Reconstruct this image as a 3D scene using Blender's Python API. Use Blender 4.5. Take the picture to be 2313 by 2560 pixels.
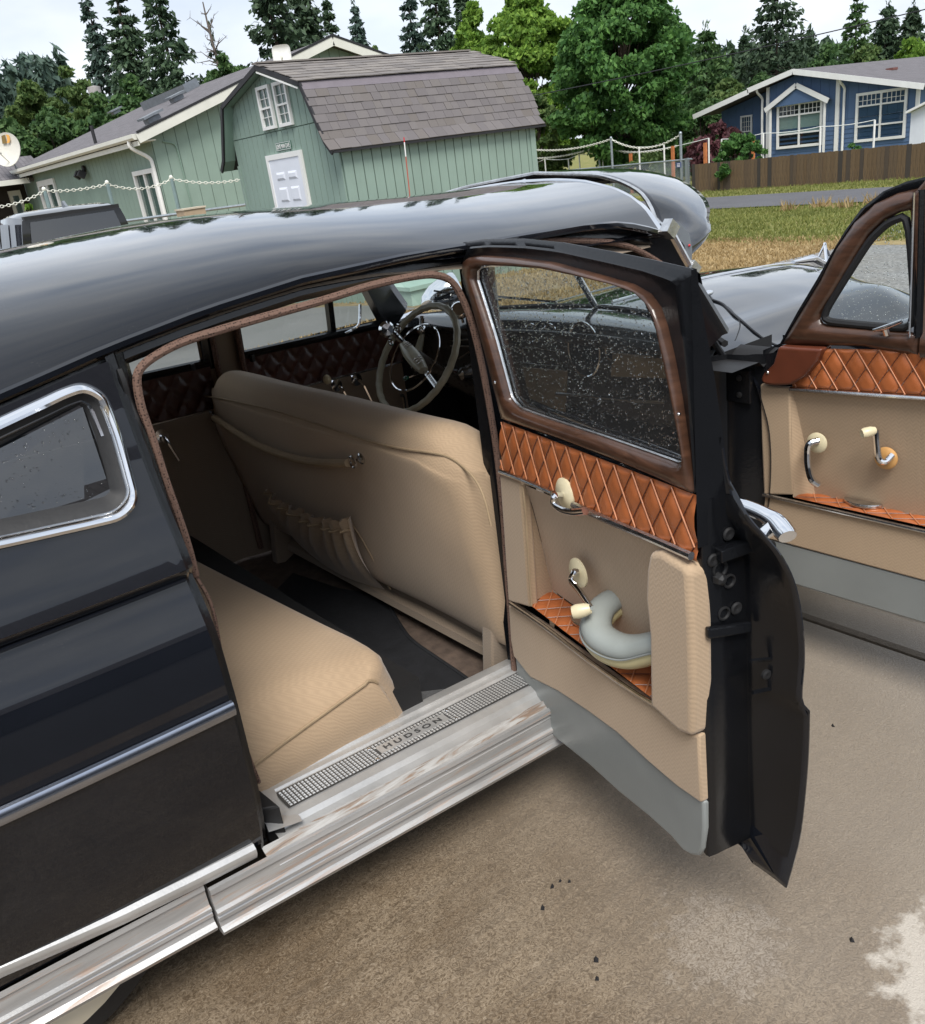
import bpy, bmesh, math, random
import numpy as np
from mathutils import Vector, Matrix

random.seed(7); np.random.seed(7)
for o in list(bpy.data.objects): bpy.data.objects.remove(o)
SC = bpy.context.scene
COL = SC.collection
rad = math.radians

# ------------------------------------------------------------------ camera
# world axes: X = along the sedan towards its nose, Y = across it away from the photographer, Z up
IMG_W, IMG_H = 2313.0, 2560.0
FPX, CXP, CYP = 2200.0, 1156.5, 1340.0
PITCH, ROLL, AZ = rad(23.3), rad(7.9), rad(54.7)
EYE = np.array([0.0, 0.0, 1.60])
_h = np.array([math.cos(AZ), math.sin(AZ), 0.0]); _r0 = np.array([math.sin(AZ), -math.cos(AZ), 0.0])
_f = _h*math.cos(PITCH) + np.array([0, 0, -math.sin(PITCH)]); _d0 = np.cross(_f, _r0)
_c, _s = math.cos(ROLL), math.sin(ROLL)
CAM_R = _c*_r0 + _s*_d0; CAM_D = -_s*_r0 + _c*_d0; CAM_F = _f
cam_data = bpy.data.cameras.new('camera'); cam = bpy.data.objects.new('camera', cam_data); COL.objects.link(cam)
cam.matrix_world = Matrix(((CAM_R[0], -CAM_D[0], -CAM_F[0], EYE[0]), (CAM_R[1], -CAM_D[1], -CAM_F[1], EYE[1]),
                           (CAM_R[2], -CAM_D[2], -CAM_F[2], EYE[2]), (0, 0, 0, 1)))
cam_data.sensor_fit = 'HORIZONTAL'; cam_data.sensor_width = 36.0
cam_data.lens = 36.0*FPX/IMG_W
cam_data.shift_y = (CYP-IMG_H/2)/IMG_W
cam_data.clip_start = 0.05; cam_data.clip_end = 3000
SC.camera = cam

# ------------------------------------------------------------------ sky, sun, exposure
SUN_EL, SUN_AZ = rad(55), rad(-122)      # azimuth measured from +X towards +Y: veiled sun over the photographer's shoulder
world = bpy.data.worlds.new('World'); SC.world = world; world.use_nodes = True
wn, wl = world.node_tree.nodes, world.node_tree.links
bg = wn['Background']; bg.inputs['Strength'].default_value = 0.078
sky = wn.new('ShaderNodeTexSky'); sky.sky_type = 'NISHITA'; sky.sun_disc = False
sky.sun_elevation = SUN_EL; sky.sun_rotation = math.pi/2 - SUN_AZ
sky.air_density = 1.0; sky.dust_density = 2.0
tcw = wn.new('ShaderNodeTexCoord')
mpw = wn.new('ShaderNodeMapping'); mpw.inputs['Scale'].default_value = (1.0, 1.0, 2.2)
nzw = wn.new('ShaderNodeTexNoise'); nzw.inputs['Scale'].default_value = 2.6; nzw.inputs['Detail'].default_value = 7.0; nzw.inputs['Roughness'].default_value = 0.55
rmw = wn.new('ShaderNodeValToRGB'); rmw.color_ramp.elements[0].position = 0.25; rmw.color_ramp.elements[0].color = (0.70, 0.70, 0.70, 1)
rmw.color_ramp.elements[1].position = 0.55; rmw.color_ramp.elements[1].color = (1, 1, 1, 1)
nz2 = wn.new('ShaderNodeTexNoise'); nz2.inputs['Scale'].default_value = 4.5; nz2.inputs['Detail'].default_value = 6.0
rm2 = wn.new('ShaderNodeValToRGB'); rm2.color_ramp.elements[0].position = 0.3; rm2.color_ramp.elements[0].color = (3.7, 4.2, 5.0, 1)
rm2.color_ramp.elements[1].position = 0.68; rm2.color_ramp.elements[1].color = (5.6, 5.9, 6.3, 1)
mxw = wn.new('ShaderNodeMixRGB')
wl.new(tcw.outputs['Generated'], mpw.inputs['Vector']); wl.new(mpw.outputs[0], nzw.inputs['Vector']); wl.new(mpw.outputs[0], nz2.inputs['Vector'])
wl.new(nzw.outputs['Fac'], rmw.inputs['Fac']); wl.new(nz2.outputs['Fac'], rm2.inputs['Fac'])
wl.new(rmw.outputs['Color'], mxw.inputs['Fac']); wl.new(sky.outputs['Color'], mxw.inputs['Color1']); wl.new(rm2.outputs['Color'], mxw.inputs['Color2'])
wl.new(mxw.outputs['Color'], bg.inputs['Color'])
sun_d = bpy.data.lights.new('sun', 'SUN'); sun_d.energy = 1.5; sun_d.angle = rad(25); sun_d.color = (1.0, 0.96, 0.9)
sun = bpy.data.objects.new('sun', sun_d); COL.objects.link(sun)
_sd = Vector((math.cos(SUN_EL)*math.cos(SUN_AZ), math.cos(SUN_EL)*math.sin(SUN_AZ), math.sin(SUN_EL)))
sun.rotation_euler = _sd.to_track_quat('Z', 'Y').to_euler(); sun.location = (0, 0, 30)
SC.view_settings.view_transform = 'Standard'; SC.view_settings.look = 'None'
SC.view_settings.exposure = 1.3; SC.view_settings.gamma = 1.0; SC.view_settings.use_curve_mapping = False
SC.render.engine = 'CYCLES'
SC.cycles.max_bounces = 8; SC.cycles.transparent_max_bounces = 16

# ------------------------------------------------------------------ photo pixel -> ray
ZONES = dict(f=(0, 0, 1), d=(0, 0, .7873), a=(300, 600, 1.821), b=(1300, 400, 3.642), c=(1600, 400, 2.5203), e=(500, 1200, 2.0233),
             m=(1200, 1300, 2.0156), n=(1100, 550, 2.0233), p=(1250, 1150, 2.6873), q=(0, 800, 2.016), r=(0, 1700, 1.821),
             w=(850, 650, 4.0467), s=(1850, 900, 2.879), h1=(0, 200, 4.5525), h2=(300, 200, 4.5525), h3=(550, 130, 4.5525),
             h4=(950, 80, 4.5525), h5=(1300, 250, 4.0467), h6=(1700, 130, 5.69), h7=(1993, 130, 5.69), t=(1300, 0, 1.798))
def PX(z, x, y):
    o = ZONES[z]; return (o[0]+x/o[2], o[1]+y/o[2])
def ray(p):
    return CAM_R*((p[0]-CXP)/FPX) + CAM_D*((p[1]-CYP)/FPX) + CAM_F
def onx(p, X): d = ray(p); return EYE + d*((X-EYE[0])/d[0])
def ony(p, Y): d = ray(p); return EYE + d*((Y-EYE[1])/d[1])
def onz(p, Z): d = ray(p); return EYE + d*((Z-EYE[2])/d[2])
def atdist(p, D): d = ray(p); return EYE + d*(D/math.hypot(d[0], d[1]))
def ZL(z, pts): return [PX(z, *q) for q in pts]

# ------------------------------------------------------------------ curve helpers
def cr(pts, n=8, closed=False):
    """Catmull-Rom through pts, n samples per span."""
    P = [np.array(p, float) for p in pts]; N = len(P); out = []
    rng = range(N) if closed else range(N-1)
    for i in rng:
        p1, p2 = P[i], P[(i+1) % N]
        p0 = P[i-1] if (closed or i > 0) else 2*p1-p2
        p3 = P[(i+2) % N] if (closed or i+2 < N) else 2*p2-p1
        for k in range(n):
            t = k/n
            out.append(.5*((2*p1)+(-p0+p2)*t+(2*p0-5*p1+4*p2-p3)*t*t+(-p0+3*p1-3*p2+p3)*t**3))
    if not closed: out.append(P[-1])
    return out
def lerp(a, b, t): return a+(b-a)*t
def interp(x, xs, ys): return float(np.interp(x, xs, ys))
def sstep(a, b, x):
    t = min(1, max(0, (x-a)/(b-a))); return t*t*(3-2*t)

# ------------------------------------------------------------------ mesh builder
class MB:
    def __init__(s): s.v = []; s.f = []; s.mi = []
    def add(s, vs, fs, mi=0):
        o = len(s.v); s.v += [tuple(map(float, q)) for q in vs]; s.f += [tuple(i+o for i in f) for f in fs]; s.mi += [mi]*len(fs); return s
    def grid(s, rows, closed_u=False, closed_v=False, mi=0):
        R, Cn = len(rows), len(rows[0]); vs = [p for r in rows for p in r]; fs = []
        for i in range(R if closed_u else R-1):
            for j in range(Cn if closed_v else Cn-1):
                a = i*Cn+j; b = i*Cn+(j+1) % Cn; c = ((i+1) % R)*Cn+(j+1) % Cn; d = ((i+1) % R)*Cn+j
                fs.append((a, b, c, d))
        return s.add(vs, fs, mi)
    def poly(s, pts, mi=0): return s.add(pts, [tuple(range(len(pts)))], mi)
    def prism(s, pts, vec, mi=0):
        n = len(pts); v = np.array(vec, float); P = [np.array(p, float) for p in pts]
        vs = P+[p+v for p in P]
        fs = [tuple(range(n))[::-1], tuple(range(n, 2*n))]+[(i, (i+1) % n, n+(i+1) % n, n+i) for i in range(n)]
        return s.add(vs, fs, mi)
    def box(s, lo, hi, mi=0):
        x0, y0, z0 = lo; x1, y1, z1 = hi
        return s.add([(x0,y0,z0),(x1,y0,z0),(x1,y1,z0),(x0,y1,z0),(x0,y0,z1),(x1,y0,z1),(x1,y1,z1),(x0,y1,z1)],
                     [(3,2,1,0),(4,5,6,7),(0,1,5,4),(1,2,6,5),(2,3,7,6),(3,0,4,7)], mi)
    def obox(s, c, ax, ay, az, mi=0):
        """box from centre and three half-extent vectors"""
        c, ax, ay, az = (np.array(q, float) for q in (c, ax, ay, az)); vs = []
        for k in (-1, 1):
            for (i, j) in ((-1,-1),(1,-1),(1,1),(-1,1)): vs.append(c+i*ax+j*ay+k*az)
        return s.add(vs, [(3,2,1,0),(4,5,6,7),(0,1,5,4),(1,2,6,5),(2,3,7,6),(3,0,4,7)], mi)
    def tube(s, path, r, n=8, closed=False, caps=True, flat=None, up=None, mi=0):
        P = [np.array(p, float) for p in path]; N = len(P); rows = []; nrm = None
        for i in range(N):
            a = P[i-1] if (closed or i > 0) else P[0]; b = P[(i+1) % N] if (closed or i < N-1) else P[-1]
            t = b-a; L = np.linalg.norm(t); t = t/L if L > 1e-9 else np.array([0, 0, 1.])
            if up is not None: nrm = np.array(up, float)
            elif nrm is None: nrm = np.array([0, 0, 1.]) if abs(t[2]) < .9 else np.array([1., 0, 0])
            nrm = nrm-t*(nrm@t); nrm /= np.linalg.norm(nrm)+1e-12; bi = np.cross(t, nrm)
            ri = r[i] if hasattr(r, '__len__') else r
            fl = 1.0 if flat is None else flat
            rows.append([P[i]+nrm*(ri*fl*math.cos(2*math.pi*k/n))+bi*(ri*math.sin(2*math.pi*k/n)) for k in range(n)])
        s.grid(rows, closed_u=closed, closed_v=True, mi=mi)
        if caps and not closed:
            o = len(s.v)-N*n; s.f.append(tuple(range(o, o+n))[::-1]); s.f.append(tuple(range(o+(N-1)*n, o+N*n))); s.mi += [mi, mi]
        return s
    def lathe(s, c, axis, prof, n=20, mi=0):
        """prof: list of (radius, height along axis)"""
        c = np.array(c, float); ax = np.array(axis, float); ax /= np.linalg.norm(ax)
        t = np.array([1., 0, 0]) if abs(ax[0]) < .9 else np.array([0, 1., 0])
        e1 = np.cross(ax, t); e1 /= np.linalg.norm(e1); e2 = np.cross(ax, e1)
        rows = [[c+ax*h+(e1*math.cos(2*math.pi*k/n)+e2*math.sin(2*math.pi*k/n))*max(r, 1e-5) for k in range(n)] for r, h in prof]
        return s.grid(rows, closed_v=True, mi=mi)
    def ell(s, c, rx, ry, rz, n=12, m=8, mi=0):
        c = np.array(c, float); rx, ry, rz = (np.array(q, float) for q in (rx, ry, rz)); rows = []
        for i in range(m+1):
            t = math.pi*i/m; rows.append([c+rz*math.cos(t)+(rx*math.cos(2*math.pi*k/n)+ry*math.sin(2*math.pi*k/n))*max(math.sin(t), 1e-4) for k in range(n)])
        return s.grid(rows, closed_v=True, mi=mi)
    def build(s, name, mat, parent=None, smooth=True, **kw):
        return link_mesh(name, s.v, s.f, mat, parent, smooth, s.mi, **kw)

def link_mesh(name, v, f, mat, parent=None, smooth=True, mi=None, fix=True, sharp=35, **kw):
    me = bpy.data.meshes.new(name); me.from_pydata(v, [], f)
    mats = mat if isinstance(mat, (list, tuple)) else [mat]
    for m in mats: me.materials.append(m)
    if mi and len(mats) > 1: me.polygons.foreach_set('material_index', mi)
    if fix:
        bm = bmesh.new(); bm.from_mesh(me); bmesh.ops.remove_doubles(bm, verts=bm.verts, dist=1e-5)
        bmesh.ops.recalc_face_normals(bm, faces=bm.faces); bm.to_mesh(me); bm.free()
    if smooth:
        me.polygons.foreach_set('use_smooth', [True]*len(me.polygons))
        if sharp: me.set_sharp_from_angle(angle=rad(sharp))
    me.update()
    return link_obj(name, me, parent, **kw)

def link_obj(name, me, parent=None, label=None, cat=None, group=None, kind=None, loc=None):
    o = bpy.data.objects.new(name, me); COL.objects.link(o)
    if loc is not None: o.location = loc
    if parent is not None:
        o.parent = parent
        w = parent.get('_base')
        if w is not None: o.matrix_parent_inverse = Matrix.Translation((-w[0], -w[1], -w[2]))
    tag(o, label, cat, group, kind); return o
def tag(o, label=None, cat=None, group=None, kind=None):
    if label: o['label'] = label
    if cat: o['category'] = cat
    if group: o['group'] = group
    if kind: o['kind'] = kind
    return o
def thing(name, loc, label, cat, group=None):
    e = bpy.data.objects.new(name, None); COL.objects.link(e); e.location = loc; e.empty_display_size = .2
    e['_base'] = [float(q) for q in loc]
    return tag(e, label, cat, group)
def clone(o, loc=None, parent=None):
    c = o.copy(); COL.objects.link(c)
    if loc is not None: c.location = loc
    if parent is not None: c.parent = parent
    return c
def np_mesh(name, V, F, mat, smooth=False):
    """V (n,3), F (m,k) arrays -> mesh datablock, fast"""
    me = bpy.data.meshes.new(name); k = F.shape[1]
    me.vertices.add(len(V)); me.vertices.foreach_set('co', V.astype(np.float32).ravel())
    me.loops.add(F.size); me.loops.foreach_set('vertex_index', F.astype(np.int32).ravel())
    me.polygons.add(len(F)); me.polygons.foreach_set('loop_start', np.arange(0, F.size, k, dtype=np.int32))
    if smooth: me.polygons.foreach_set('use_smooth', np.ones(len(F), dtype=bool))
    me.materials.append(mat); me.update(calc_edges=True); return me

# ------------------------------------------------------------------ materials
class N:
    """tiny node-tree helper"""
    def __init__(s, name):
        s.m = bpy.data.materials.new(name); s.m.use_nodes = True; s.n = s.m.node_tree.nodes; s.l = s.m.node_tree.links
        s.b = s.n['Principled BSDF']; s.out = s.n['Material Output']; s._oc = None
    def new(s, t, **kw):
        q = s.n.new('ShaderNode'+t)
        for k, v in kw.items():
            if k in q.inputs: q.inputs[k].default_value = v
            else: setattr(q, k, v)
        return q
    def oc(s, scale=None):
        if s._oc is None: s._oc = s.new('TexCoord')
        if scale is None: return s._oc.outputs['Object']
        m = s.new('Mapping'); m.inputs['Scale'].default_value = scale; s.l.new(s._oc.outputs['Object'], m.inputs[0]); return m.outputs[0]
    def noise(s, scale, detail=4, vec=None, rough=.55, dist=0):
        q = s.new('TexNoise'); q.inputs['Scale'].default_value = scale; q.inputs['Detail'].default_value = detail
        q.inputs['Roughness'].default_value = rough; q.inputs['Distortion'].default_value = dist
        s.l.new(vec if vec is not None else s.oc(), q.inputs['Vector']); return q.outputs['Fac']
    def ramp(s, fac, stops, interp='LINEAR'):
        q = s.new('ValToRGB'); r = q.color_ramp; r.interpolation = interp
        while len(r.elements) < len(stops): r.elements.new(.5)
        for e, (p, c) in zip(r.elements, stops):
            e.position = p; e.color = c if len(c) == 4 else (*c, 1)
        s.l.new(fac, q.inputs[0]); return q.outputs['Color']
    def mix(s, fac, a, b, mode='MIX'):
        q = s.new('MixRGB'); q.blend_type = mode
        for i, x in ((0, fac), (1, a), (2, b)):
            if hasattr(x, 'links'): s.l.new(x, q.inputs[i])
            elif i == 0: q.inputs[0].default_value = x
            else: q.inputs[i].default_value = (*x, 1) if len(x) == 3 else x
        return q.outputs[0]
    def math(s, op, a, b=None, c=None):
        q = s.new('Math'); q.operation = op
        for i, x in enumerate((a, b, c)):
            if x is None: continue
            if hasattr(x, 'links'): s.l.new(x, q.inputs[i])
            else: q.inputs[i].default_value = x
        return q.outputs[0]
    def sep(s, vec):
        q = s.new('SeparateXYZ'); s.l.new(vec, q.inputs[0]); return q.outputs
    def comb(s, x, y, z):
        q = s.new('CombineXYZ')
        for i, v in enumerate((x, y, z)):
            if hasattr(v, 'links'): s.l.new(v, q.inputs[i])
            else: q.inputs[i].default_value = v
        return q.outputs[0]
    def col(s, c):
        if hasattr(c, 'links'): s.l.new(c, s.b.inputs['Base Color'])
        else: s.b.inputs['Base Color'].default_value = (*c, 1)
        return s
    def rough(s, r):
        if hasattr(r, 'links'): s.l.new(r, s.b.inputs['Roughness'])
        else: s.b.inputs['Roughness'].default_value = r
        return s
    def set(s, **kw):
        for k, v in kw.items(): s.b.inputs[k.replace('_', ' ')].default_value = v
        return s
    def bump(s, h, strength=.3, dist=.01):
        q = s.new('Bump'); q.inputs['Strength'].default_value = strength; q.inputs['Distance'].default_value = dist
        s.l.new(h, q.inputs['Height']); s.l.new(q.outputs[0], s.b.inputs['Normal']); return s

def simple(name, c, rough=.5, metal=0., var=.12, vs=8., bump=0., bs=60., coat=0., spec=.5, rv=.08):
    k = N(name); f = k.noise(vs, 5)
    lo = tuple(max(0, x*(1-var)) for x in c); hi = tuple(min(1, x*(1+var)) for x in c)
    k.col(k.ramp(f, [(.3, lo), (.7, hi)]))
    g = k.noise(vs*2.3, 4); k.rough(k.math('MULTIPLY_ADD', g, rv*2, max(.02, rough-rv)))
    k.set(Metallic=metal, Coat_Weight=coat, Specular_IOR_Level=spec)
    if coat: k.set(Coat_Roughness=.04)
    if bump: k.bump(k.noise(bs, 3), bump, .004)
    return k.m
MAT = {}
def fabric(name, c, dark=.72):
    k = N(name); x, y, z = k.sep(k.oc())
    s_ = k.math('ADD', y, k.math('MULTIPLY', x, .45)); t_ = k.math('ADD', z, k.math('MULTIPLY', x, .75))
    zig = k.math('PINGPONG', s_, .009)
    wv = k.math('SINE', k.math('MULTIPLY', k.math('ADD', t_, zig), 620.))
    st = k.math('SINE', k.math('MULTIPLY', s_, 2*math.pi/.018))
    wv01 = k.math('MULTIPLY_ADD', wv, .5, .5)
    big = k.noise(5, 4); fine = k.noise(260, 2)
    c1 = tuple(q*dark for q in c); c2 = tuple(min(1, q*1.08) for q in c)
    base = k.mix(k.math('MULTIPLY', wv01, .32), c2, c1)
    base = k.mix(k.ramp(big, [(.35, (0, 0, 0)), (.75, (.35, .35, .35))]), base, tuple(q*.78 for q in c))
    base = k.mix(k.math('MULTIPLY', fine, .3), base, c1)
    k.col(base).rough(.9).set(Sheen_Weight=.25, Specular_IOR_Level=.2)
    k.bump(k.math('ADD', k.math('MULTIPLY', wv, .25), k.math('ADD', fine, k.math('MULTIPLY', st, .12))), .35, .0012)
    return k.m
MAT['fabric'] = fabric('tan_herringbone_cloth', (.46, .335, .22))
MAT['fabric_cord'] = simple('tan_cord', (.36, .265, .165), .85, bump=.5, bs=400)
def paint(name, c, spec=.08, rough=.07, drops=True):
    k = N(name); x = k.noise(3.0, 4)
    k.col(k.ramp(x, [(.3, tuple(q*.8 for q in c)), (.7, tuple(q*1.2 for q in c))]))
    smear = k.noise(7, 6, k.oc((1, 1, 3)), dist=1.5)
    k.rough(k.math('MULTIPLY_ADD', k.ramp(smear, [(.45, (0, 0, 0)), (.8, (1, 1, 1))]), .10, rough))
    k.set(Specular_IOR_Level=spec, Coat_Weight=1.0, Coat_Roughness=.025, Coat_IOR=1.52)
    h = k.noise(1.6, 2)
    if drops:
        v = k.new('TexVoronoi', Scale=170.0); k.l.new(k.oc(), v.inputs['Vector'])
        d = k.ramp(v.outputs['Distance'], [(.05, (1, 1, 1)), (.2, (0, 0, 0))])
        msk = k.ramp(k.noise(3.5, 3), [(.5, (0, 0, 0)), (.62, (1, 1, 1))])
        h = k.math('ADD', k.math('MULTIPLY', h, 1.6), k.math('MULTIPLY', d, k.math('MULTIPLY', msk, .5)))
        k.bump(h, .25, .0025)
    else: k.bump(h, .1, .01)
    return k.m
MAT['paint'] = paint('black_car_paint', (.006, .007, .010))
MAT['jamb'] = simple('black_satin_jamb', (.006, .0065, .008), .20, spec=.5, bump=.10, bs=90)
MAT['rubber'] = simple('black_rubber', (.012, .012, .013), .6, bump=.2, bs=60)
MAT['chrome'] = simple('chrome', (.80, .81, .83), .09, metal=1, var=.05, rv=.05)
MAT['chrome_worn'] = simple('pitted_chrome', (.62, .62, .62), .22, metal=1, var=.2, vs=40, bump=.1, bs=300)
def alu():
    k = N('worn_aluminium'); x = k.noise(6, 6, k.oc((.6, 4, 4))); r = k.noise(9, 6, k.oc((.7, 9, 12)), dist=.6)
    g = k.ramp(x, [(.3, (.34, .34, .34)), (.7, (.56, .56, .555))])
    rust = k.ramp(r, [(.53, (0, 0, 0)), (.66, (1, 1, 1))])
    k.col(k.mix(k.math('MULTIPLY', rust, .55), g, (.30, .15, .06)))
    k.l.new(k.math('SUBTRACT', .45, k.math('MULTIPLY', rust, .4)), k.b.inputs['Metallic'])
    k.rough(k.math('MULTIPLY_ADD', x, .3, .22)); k.bump(k.noise(240, 3), .08, .002); return k.m
MAT['alu'] = alu()
def rusty():
    k = N('rust_streaked_step'); r = k.noise(11, 6, k.oc((.9, 6, 10)), dist=.8); f = k.noise(60, 4, k.oc((.5, 3, 6)))
    c = k.ramp(r, [(.42, (.44, .435, .425)), (.54, (.30, .28, .26)), (.62, (.20, .11, .055)), (.72, (.10, .075, .06))])
    k.col(k.mix(k.math('MULTIPLY', f, .4), c, (.45, .44, .42))).rough(.55).set(Metallic=.15); k.bump(f, .3, .002); return k.m
MAT['rusty'] = rusty()
MAT['alu_clean'] = simple('brushed_aluminium', (.54, .54, .535), .34, metal=.5, var=.12, vs=14, bump=.08, bs=200)
MAT['strip'] = simple('polished_side_strip', (.40, .43, .50), .22, metal=1, var=.08, vs=10)
MAT['alu_dark'] = simple('tarnished_stud_gaps', (.10, .10, .10), .5, metal=.6)
def wood():
    k = N('brown_woodgrain_moulding'); f = k.noise(9, 6, k.oc((1, 1, 5)), dist=1.2); g = k.noise(55, 3, k.oc((.4, .4, 3)))
    c = k.ramp(f, [(.3, (.042, .020, .012)), (.7, (.115, .052, .029))])
    k.col(k.mix(k.math('MULTIPLY', g, .35), c, (.035, .018, .012))); k.rough(k.math('MULTIPLY_ADD', f, .2, .22)).set(Coat_Weight=.35, Coat_Roughness=.12)
    k.bump(g, .08, .002); return k.m
MAT['wood'] = wood()
def leather(name, c):
    k = N(name); f = k.noise(14, 5); g = k.noise(350, 3)
    k.col(k.mix(k.math('MULTIPLY', g, .25), k.ramp(f, [(.3, tuple(q*.85 for q in c)), (.7, tuple(min(1, q*1.15) for q in c))]), tuple(q*.6 for q in c)))
    k.rough(.36).set(Specular_IOR_Level=.5); k.bump(g, .12, .001); return k.m
MAT['leather'] = leather('tan_orange_leather', (.42, .125, .040))
MAT['leather_pipe'] = leather('tan_leather_piping', (.62, .27, .14))
MAT['leather_far'] = leather('shaded_orange_leather', (.070, .026, .018))  # same orange leather, darkened in colour for the shade on the far doors
MAT['leather_dark'] = leather('brown_leather_cap', (.13, .036, .018))
MAT['vinyl'] = simple('grey_vinyl', (.235, .25, .245), .45, var=.07, vs=5, bump=.1, bs=260)
MAT['vinyl_arm'] = simple('grey_armrest_vinyl', (.30, .325, .31), .36, var=.06, bump=.06, bs=200)
MAT['cream'] = simple('cream_plastic', (.52, .46, .26), .4, var=.08)
MAT['ivory'] = simple('ivory_plastic', (.68, .60, .40), .35, var=.1, vs=30)
MAT['amber'] = simple('amber_plastic', (.62, .34, .12), .35, var=.1, vs=30)
MAT['wheel_ivory'] = simple('aged_ivory_steering_rim', (.36, .33, .24), .34, var=.15, vs=20)
def lace():
    k = N('brown_spotted_windlace'); v = k.new('TexVoronoi', Scale=190.); v.inputs['Randomness'].default_value = .45; k.l.new(k.oc(), v.inputs['Vector'])
    d = k.ramp(v.outputs['Distance'], [(.25, (.036, .019, .015)), (.45, (.17, .102, .076))])
    k.col(d).rough(.85); k.bump(v.outputs['Distance'], .4, .003); return k.m
MAT['lace'] = lace()
MAT['mat'] = simple('black_rubber_mat', (.014, .015, .018), .62, var=.2, vs=25, bump=.15, bs=120)
MAT['carpet'] = simple('brown_carpet', (.105, .075, .058), .95, var=.3, vs=30, bump=.6, bs=500)
MAT['darkcloth'] = fabric('taupe_and_shaded_cloth', (.28, .22, .165))  # darker cloth; on the far doors the cabin shade is in its colour
MAT['dash'] = simple('dark_dash_enamel', (.055, .046, .038), .28, var=.2, spec=.6)
MAT['dash_top'] = simple('dash_top_gloss_enamel', (.045, .05, .055), .12, var=.1, coat=.8)
MAT['dash_tan'] = simple('dash_tan_panel', (.26, .19, .11), .35, var=.2)
MAT['black'] = simple('flat_black', (.008, .008, .009), .7)
MAT['whitewall'] = simple('cream_whitewall', (.66, .60, .47), .55, var=.06, vs=3)
MAT['yellow'] = simple('wheel_yellow_pinstripe', (.55, .48, .16), .4)
MAT['green_knob'] = simple('green_knob', (.01, .08, .05), .2, spec=.7)
MAT['red'] = simple('red_lens', (.5, .02, .03), .2)
def glass(name, tint=(.93, .97, .96), refl=1.0, rough=.01, dirty=.0):
    k = N(name); tr = k.new('BsdfTransparent'); tr.inputs[0].default_value = (*tint, 1)
    gl = k.new('BsdfGlossy'); gl.inputs['Roughness'].default_value = rough
    fr = k.new('Fresnel'); ge = k.new('NewGeometry')      # same reflectance from either side of the thin pane
    k.l.new(k.math('MULTIPLY_ADD', ge.outputs['Backfacing'], 1/1.52-1.52, 1.52), fr.inputs['IOR'])
    fac = k.math('MINIMUM', k.math('MULTIPLY', fr.outputs[0], 1.5*refl), 1.)
    mx = k.new('MixShader'); k.l.new(fac, mx.inputs[0]); k.l.new(tr.outputs[0], mx.inputs[1]); k.l.new(gl.outputs[0], mx.inputs[2])
    k.l.new(mx.outputs[0], k.out.inputs['Surface']); return k.m
MAT['glass'] = glass('car_glass')
MAT['glass_dark'] = glass('privacy_glass', (.10, .11, .12), 2.4)
MAT['house_glass'] = glass('window_glass', (.62, .68, .69), .8)
MAT['truck_glass'] = glass('truck_glass', (.10, .10, .11), 1.0)
def wetglass():
    m = glass('wet_door_glass', refl=1.5); nt = m.node_tree; out = nt.nodes['Material Output']; src = out.inputs['Surface'].links[0].from_socket
    d = nt.nodes.new('ShaderNodeBsdfDiffuse'); d.inputs[0].default_value = (.55, .58, .60, 1); mx = nt.nodes.new('ShaderNodeMixShader'); mx.inputs[0].default_value = .035
    nt.links.new(src, mx.inputs[1]); nt.links.new(d.outputs[0], mx.inputs[2]); nt.links.new(mx.outputs[0], out.inputs['Surface']); return m
MAT['glass_wet'] = wetglass()
def water():
    k = N('rain_drop'); k.col((1, 1, 1)).rough(.0).set(Transmission_Weight=1.0, IOR=1.33); return k.m
MAT['drop'] = water()
# ---- outdoors
def siding(name, c):
    k = N(name); f = k.noise(1.2, 4); g = k.noise(30, 4, k.oc((1, 1, .12)))
    a = k.ramp(f, [(.3, tuple(q*.9 for q in c)), (.7, tuple(q*1.08 for q in c))])
    k.col(k.mix(k.math('MULTIPLY', g, .25), a, tuple(q*.72 for q in c))).rough(.75); k.bump(g, .25, .006); return k.m
MAT['green'] = siding('sage_green_siding', (.240, .328, .280))
MAT['green_trim'] = siding('sage_green_trim', (.205, .305, .25))
MAT['blue'] = siding('blue_siding', (.080, .140, .255))
MAT['white'] = simple('white_paint', (.76, .76, .74), .5, var=.05, vs=3)
MAT['offwhite'] = simple('offwhite_paint', (.66, .66, .60), .55, var=.06, vs=3)
MAT['doorwhite'] = simple('white_door', (.70, .73, .80), .45, var=.04, vs=3)
MAT['blacktrim'] = simple('dark_roof_edge', (.014, .014, .017), .6)
MAT['galv'] = simple('galvanised_steel', (.36, .40, .43), .45, metal=.7, var=.2, vs=20)
MAT['greymetal'] = simple('grey_metal', (.20, .22, .24), .5, metal=.4)
MAT['orange'] = simple('orange_stake', (.50, .17, .06), .6, var=.2)
MAT['chainwhite'] = simple('white_plastic_chain', (.72, .72, .64), .5)
MAT['rope'] = simple('white_rope', (.70, .72, .70), .7)
MAT['dish'] = simple('dish_grey', (.62, .60, .54), .5, var=.05)
MAT['blind'] = simple('pale_green_blind', (.42, .52, .48), .7, var=.06)
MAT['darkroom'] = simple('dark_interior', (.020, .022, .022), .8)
MAT['teal'] = simple('teal_curtain', (.13, .25, .25), .6, var=.12)
MAT['lace_curtain'] = simple('grey_curtain', (.30, .28, .30), .8, var=.2, vs=12)
MAT['tanbox'] = simple('tan_planter', (.42, .32, .22), .8)
MAT['navy'] = simple('sign_navy', (.02, .05, .22), .5)
MAT['signgreen'] = simple('sign_green', (.02, .12, .08), .4)
MAT['truckpaint'] = paint('dark_truck_paint', (.012, .013, .015), drops=False)
MAT['tyre'] = simple('tyre_rubber', (.016, .016, .017), .7, bump=.3, bs=40)
MAT['utility'] = simple('pale_green_utility_box', (.30, .42, .36), .55, var=.06)
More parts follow.
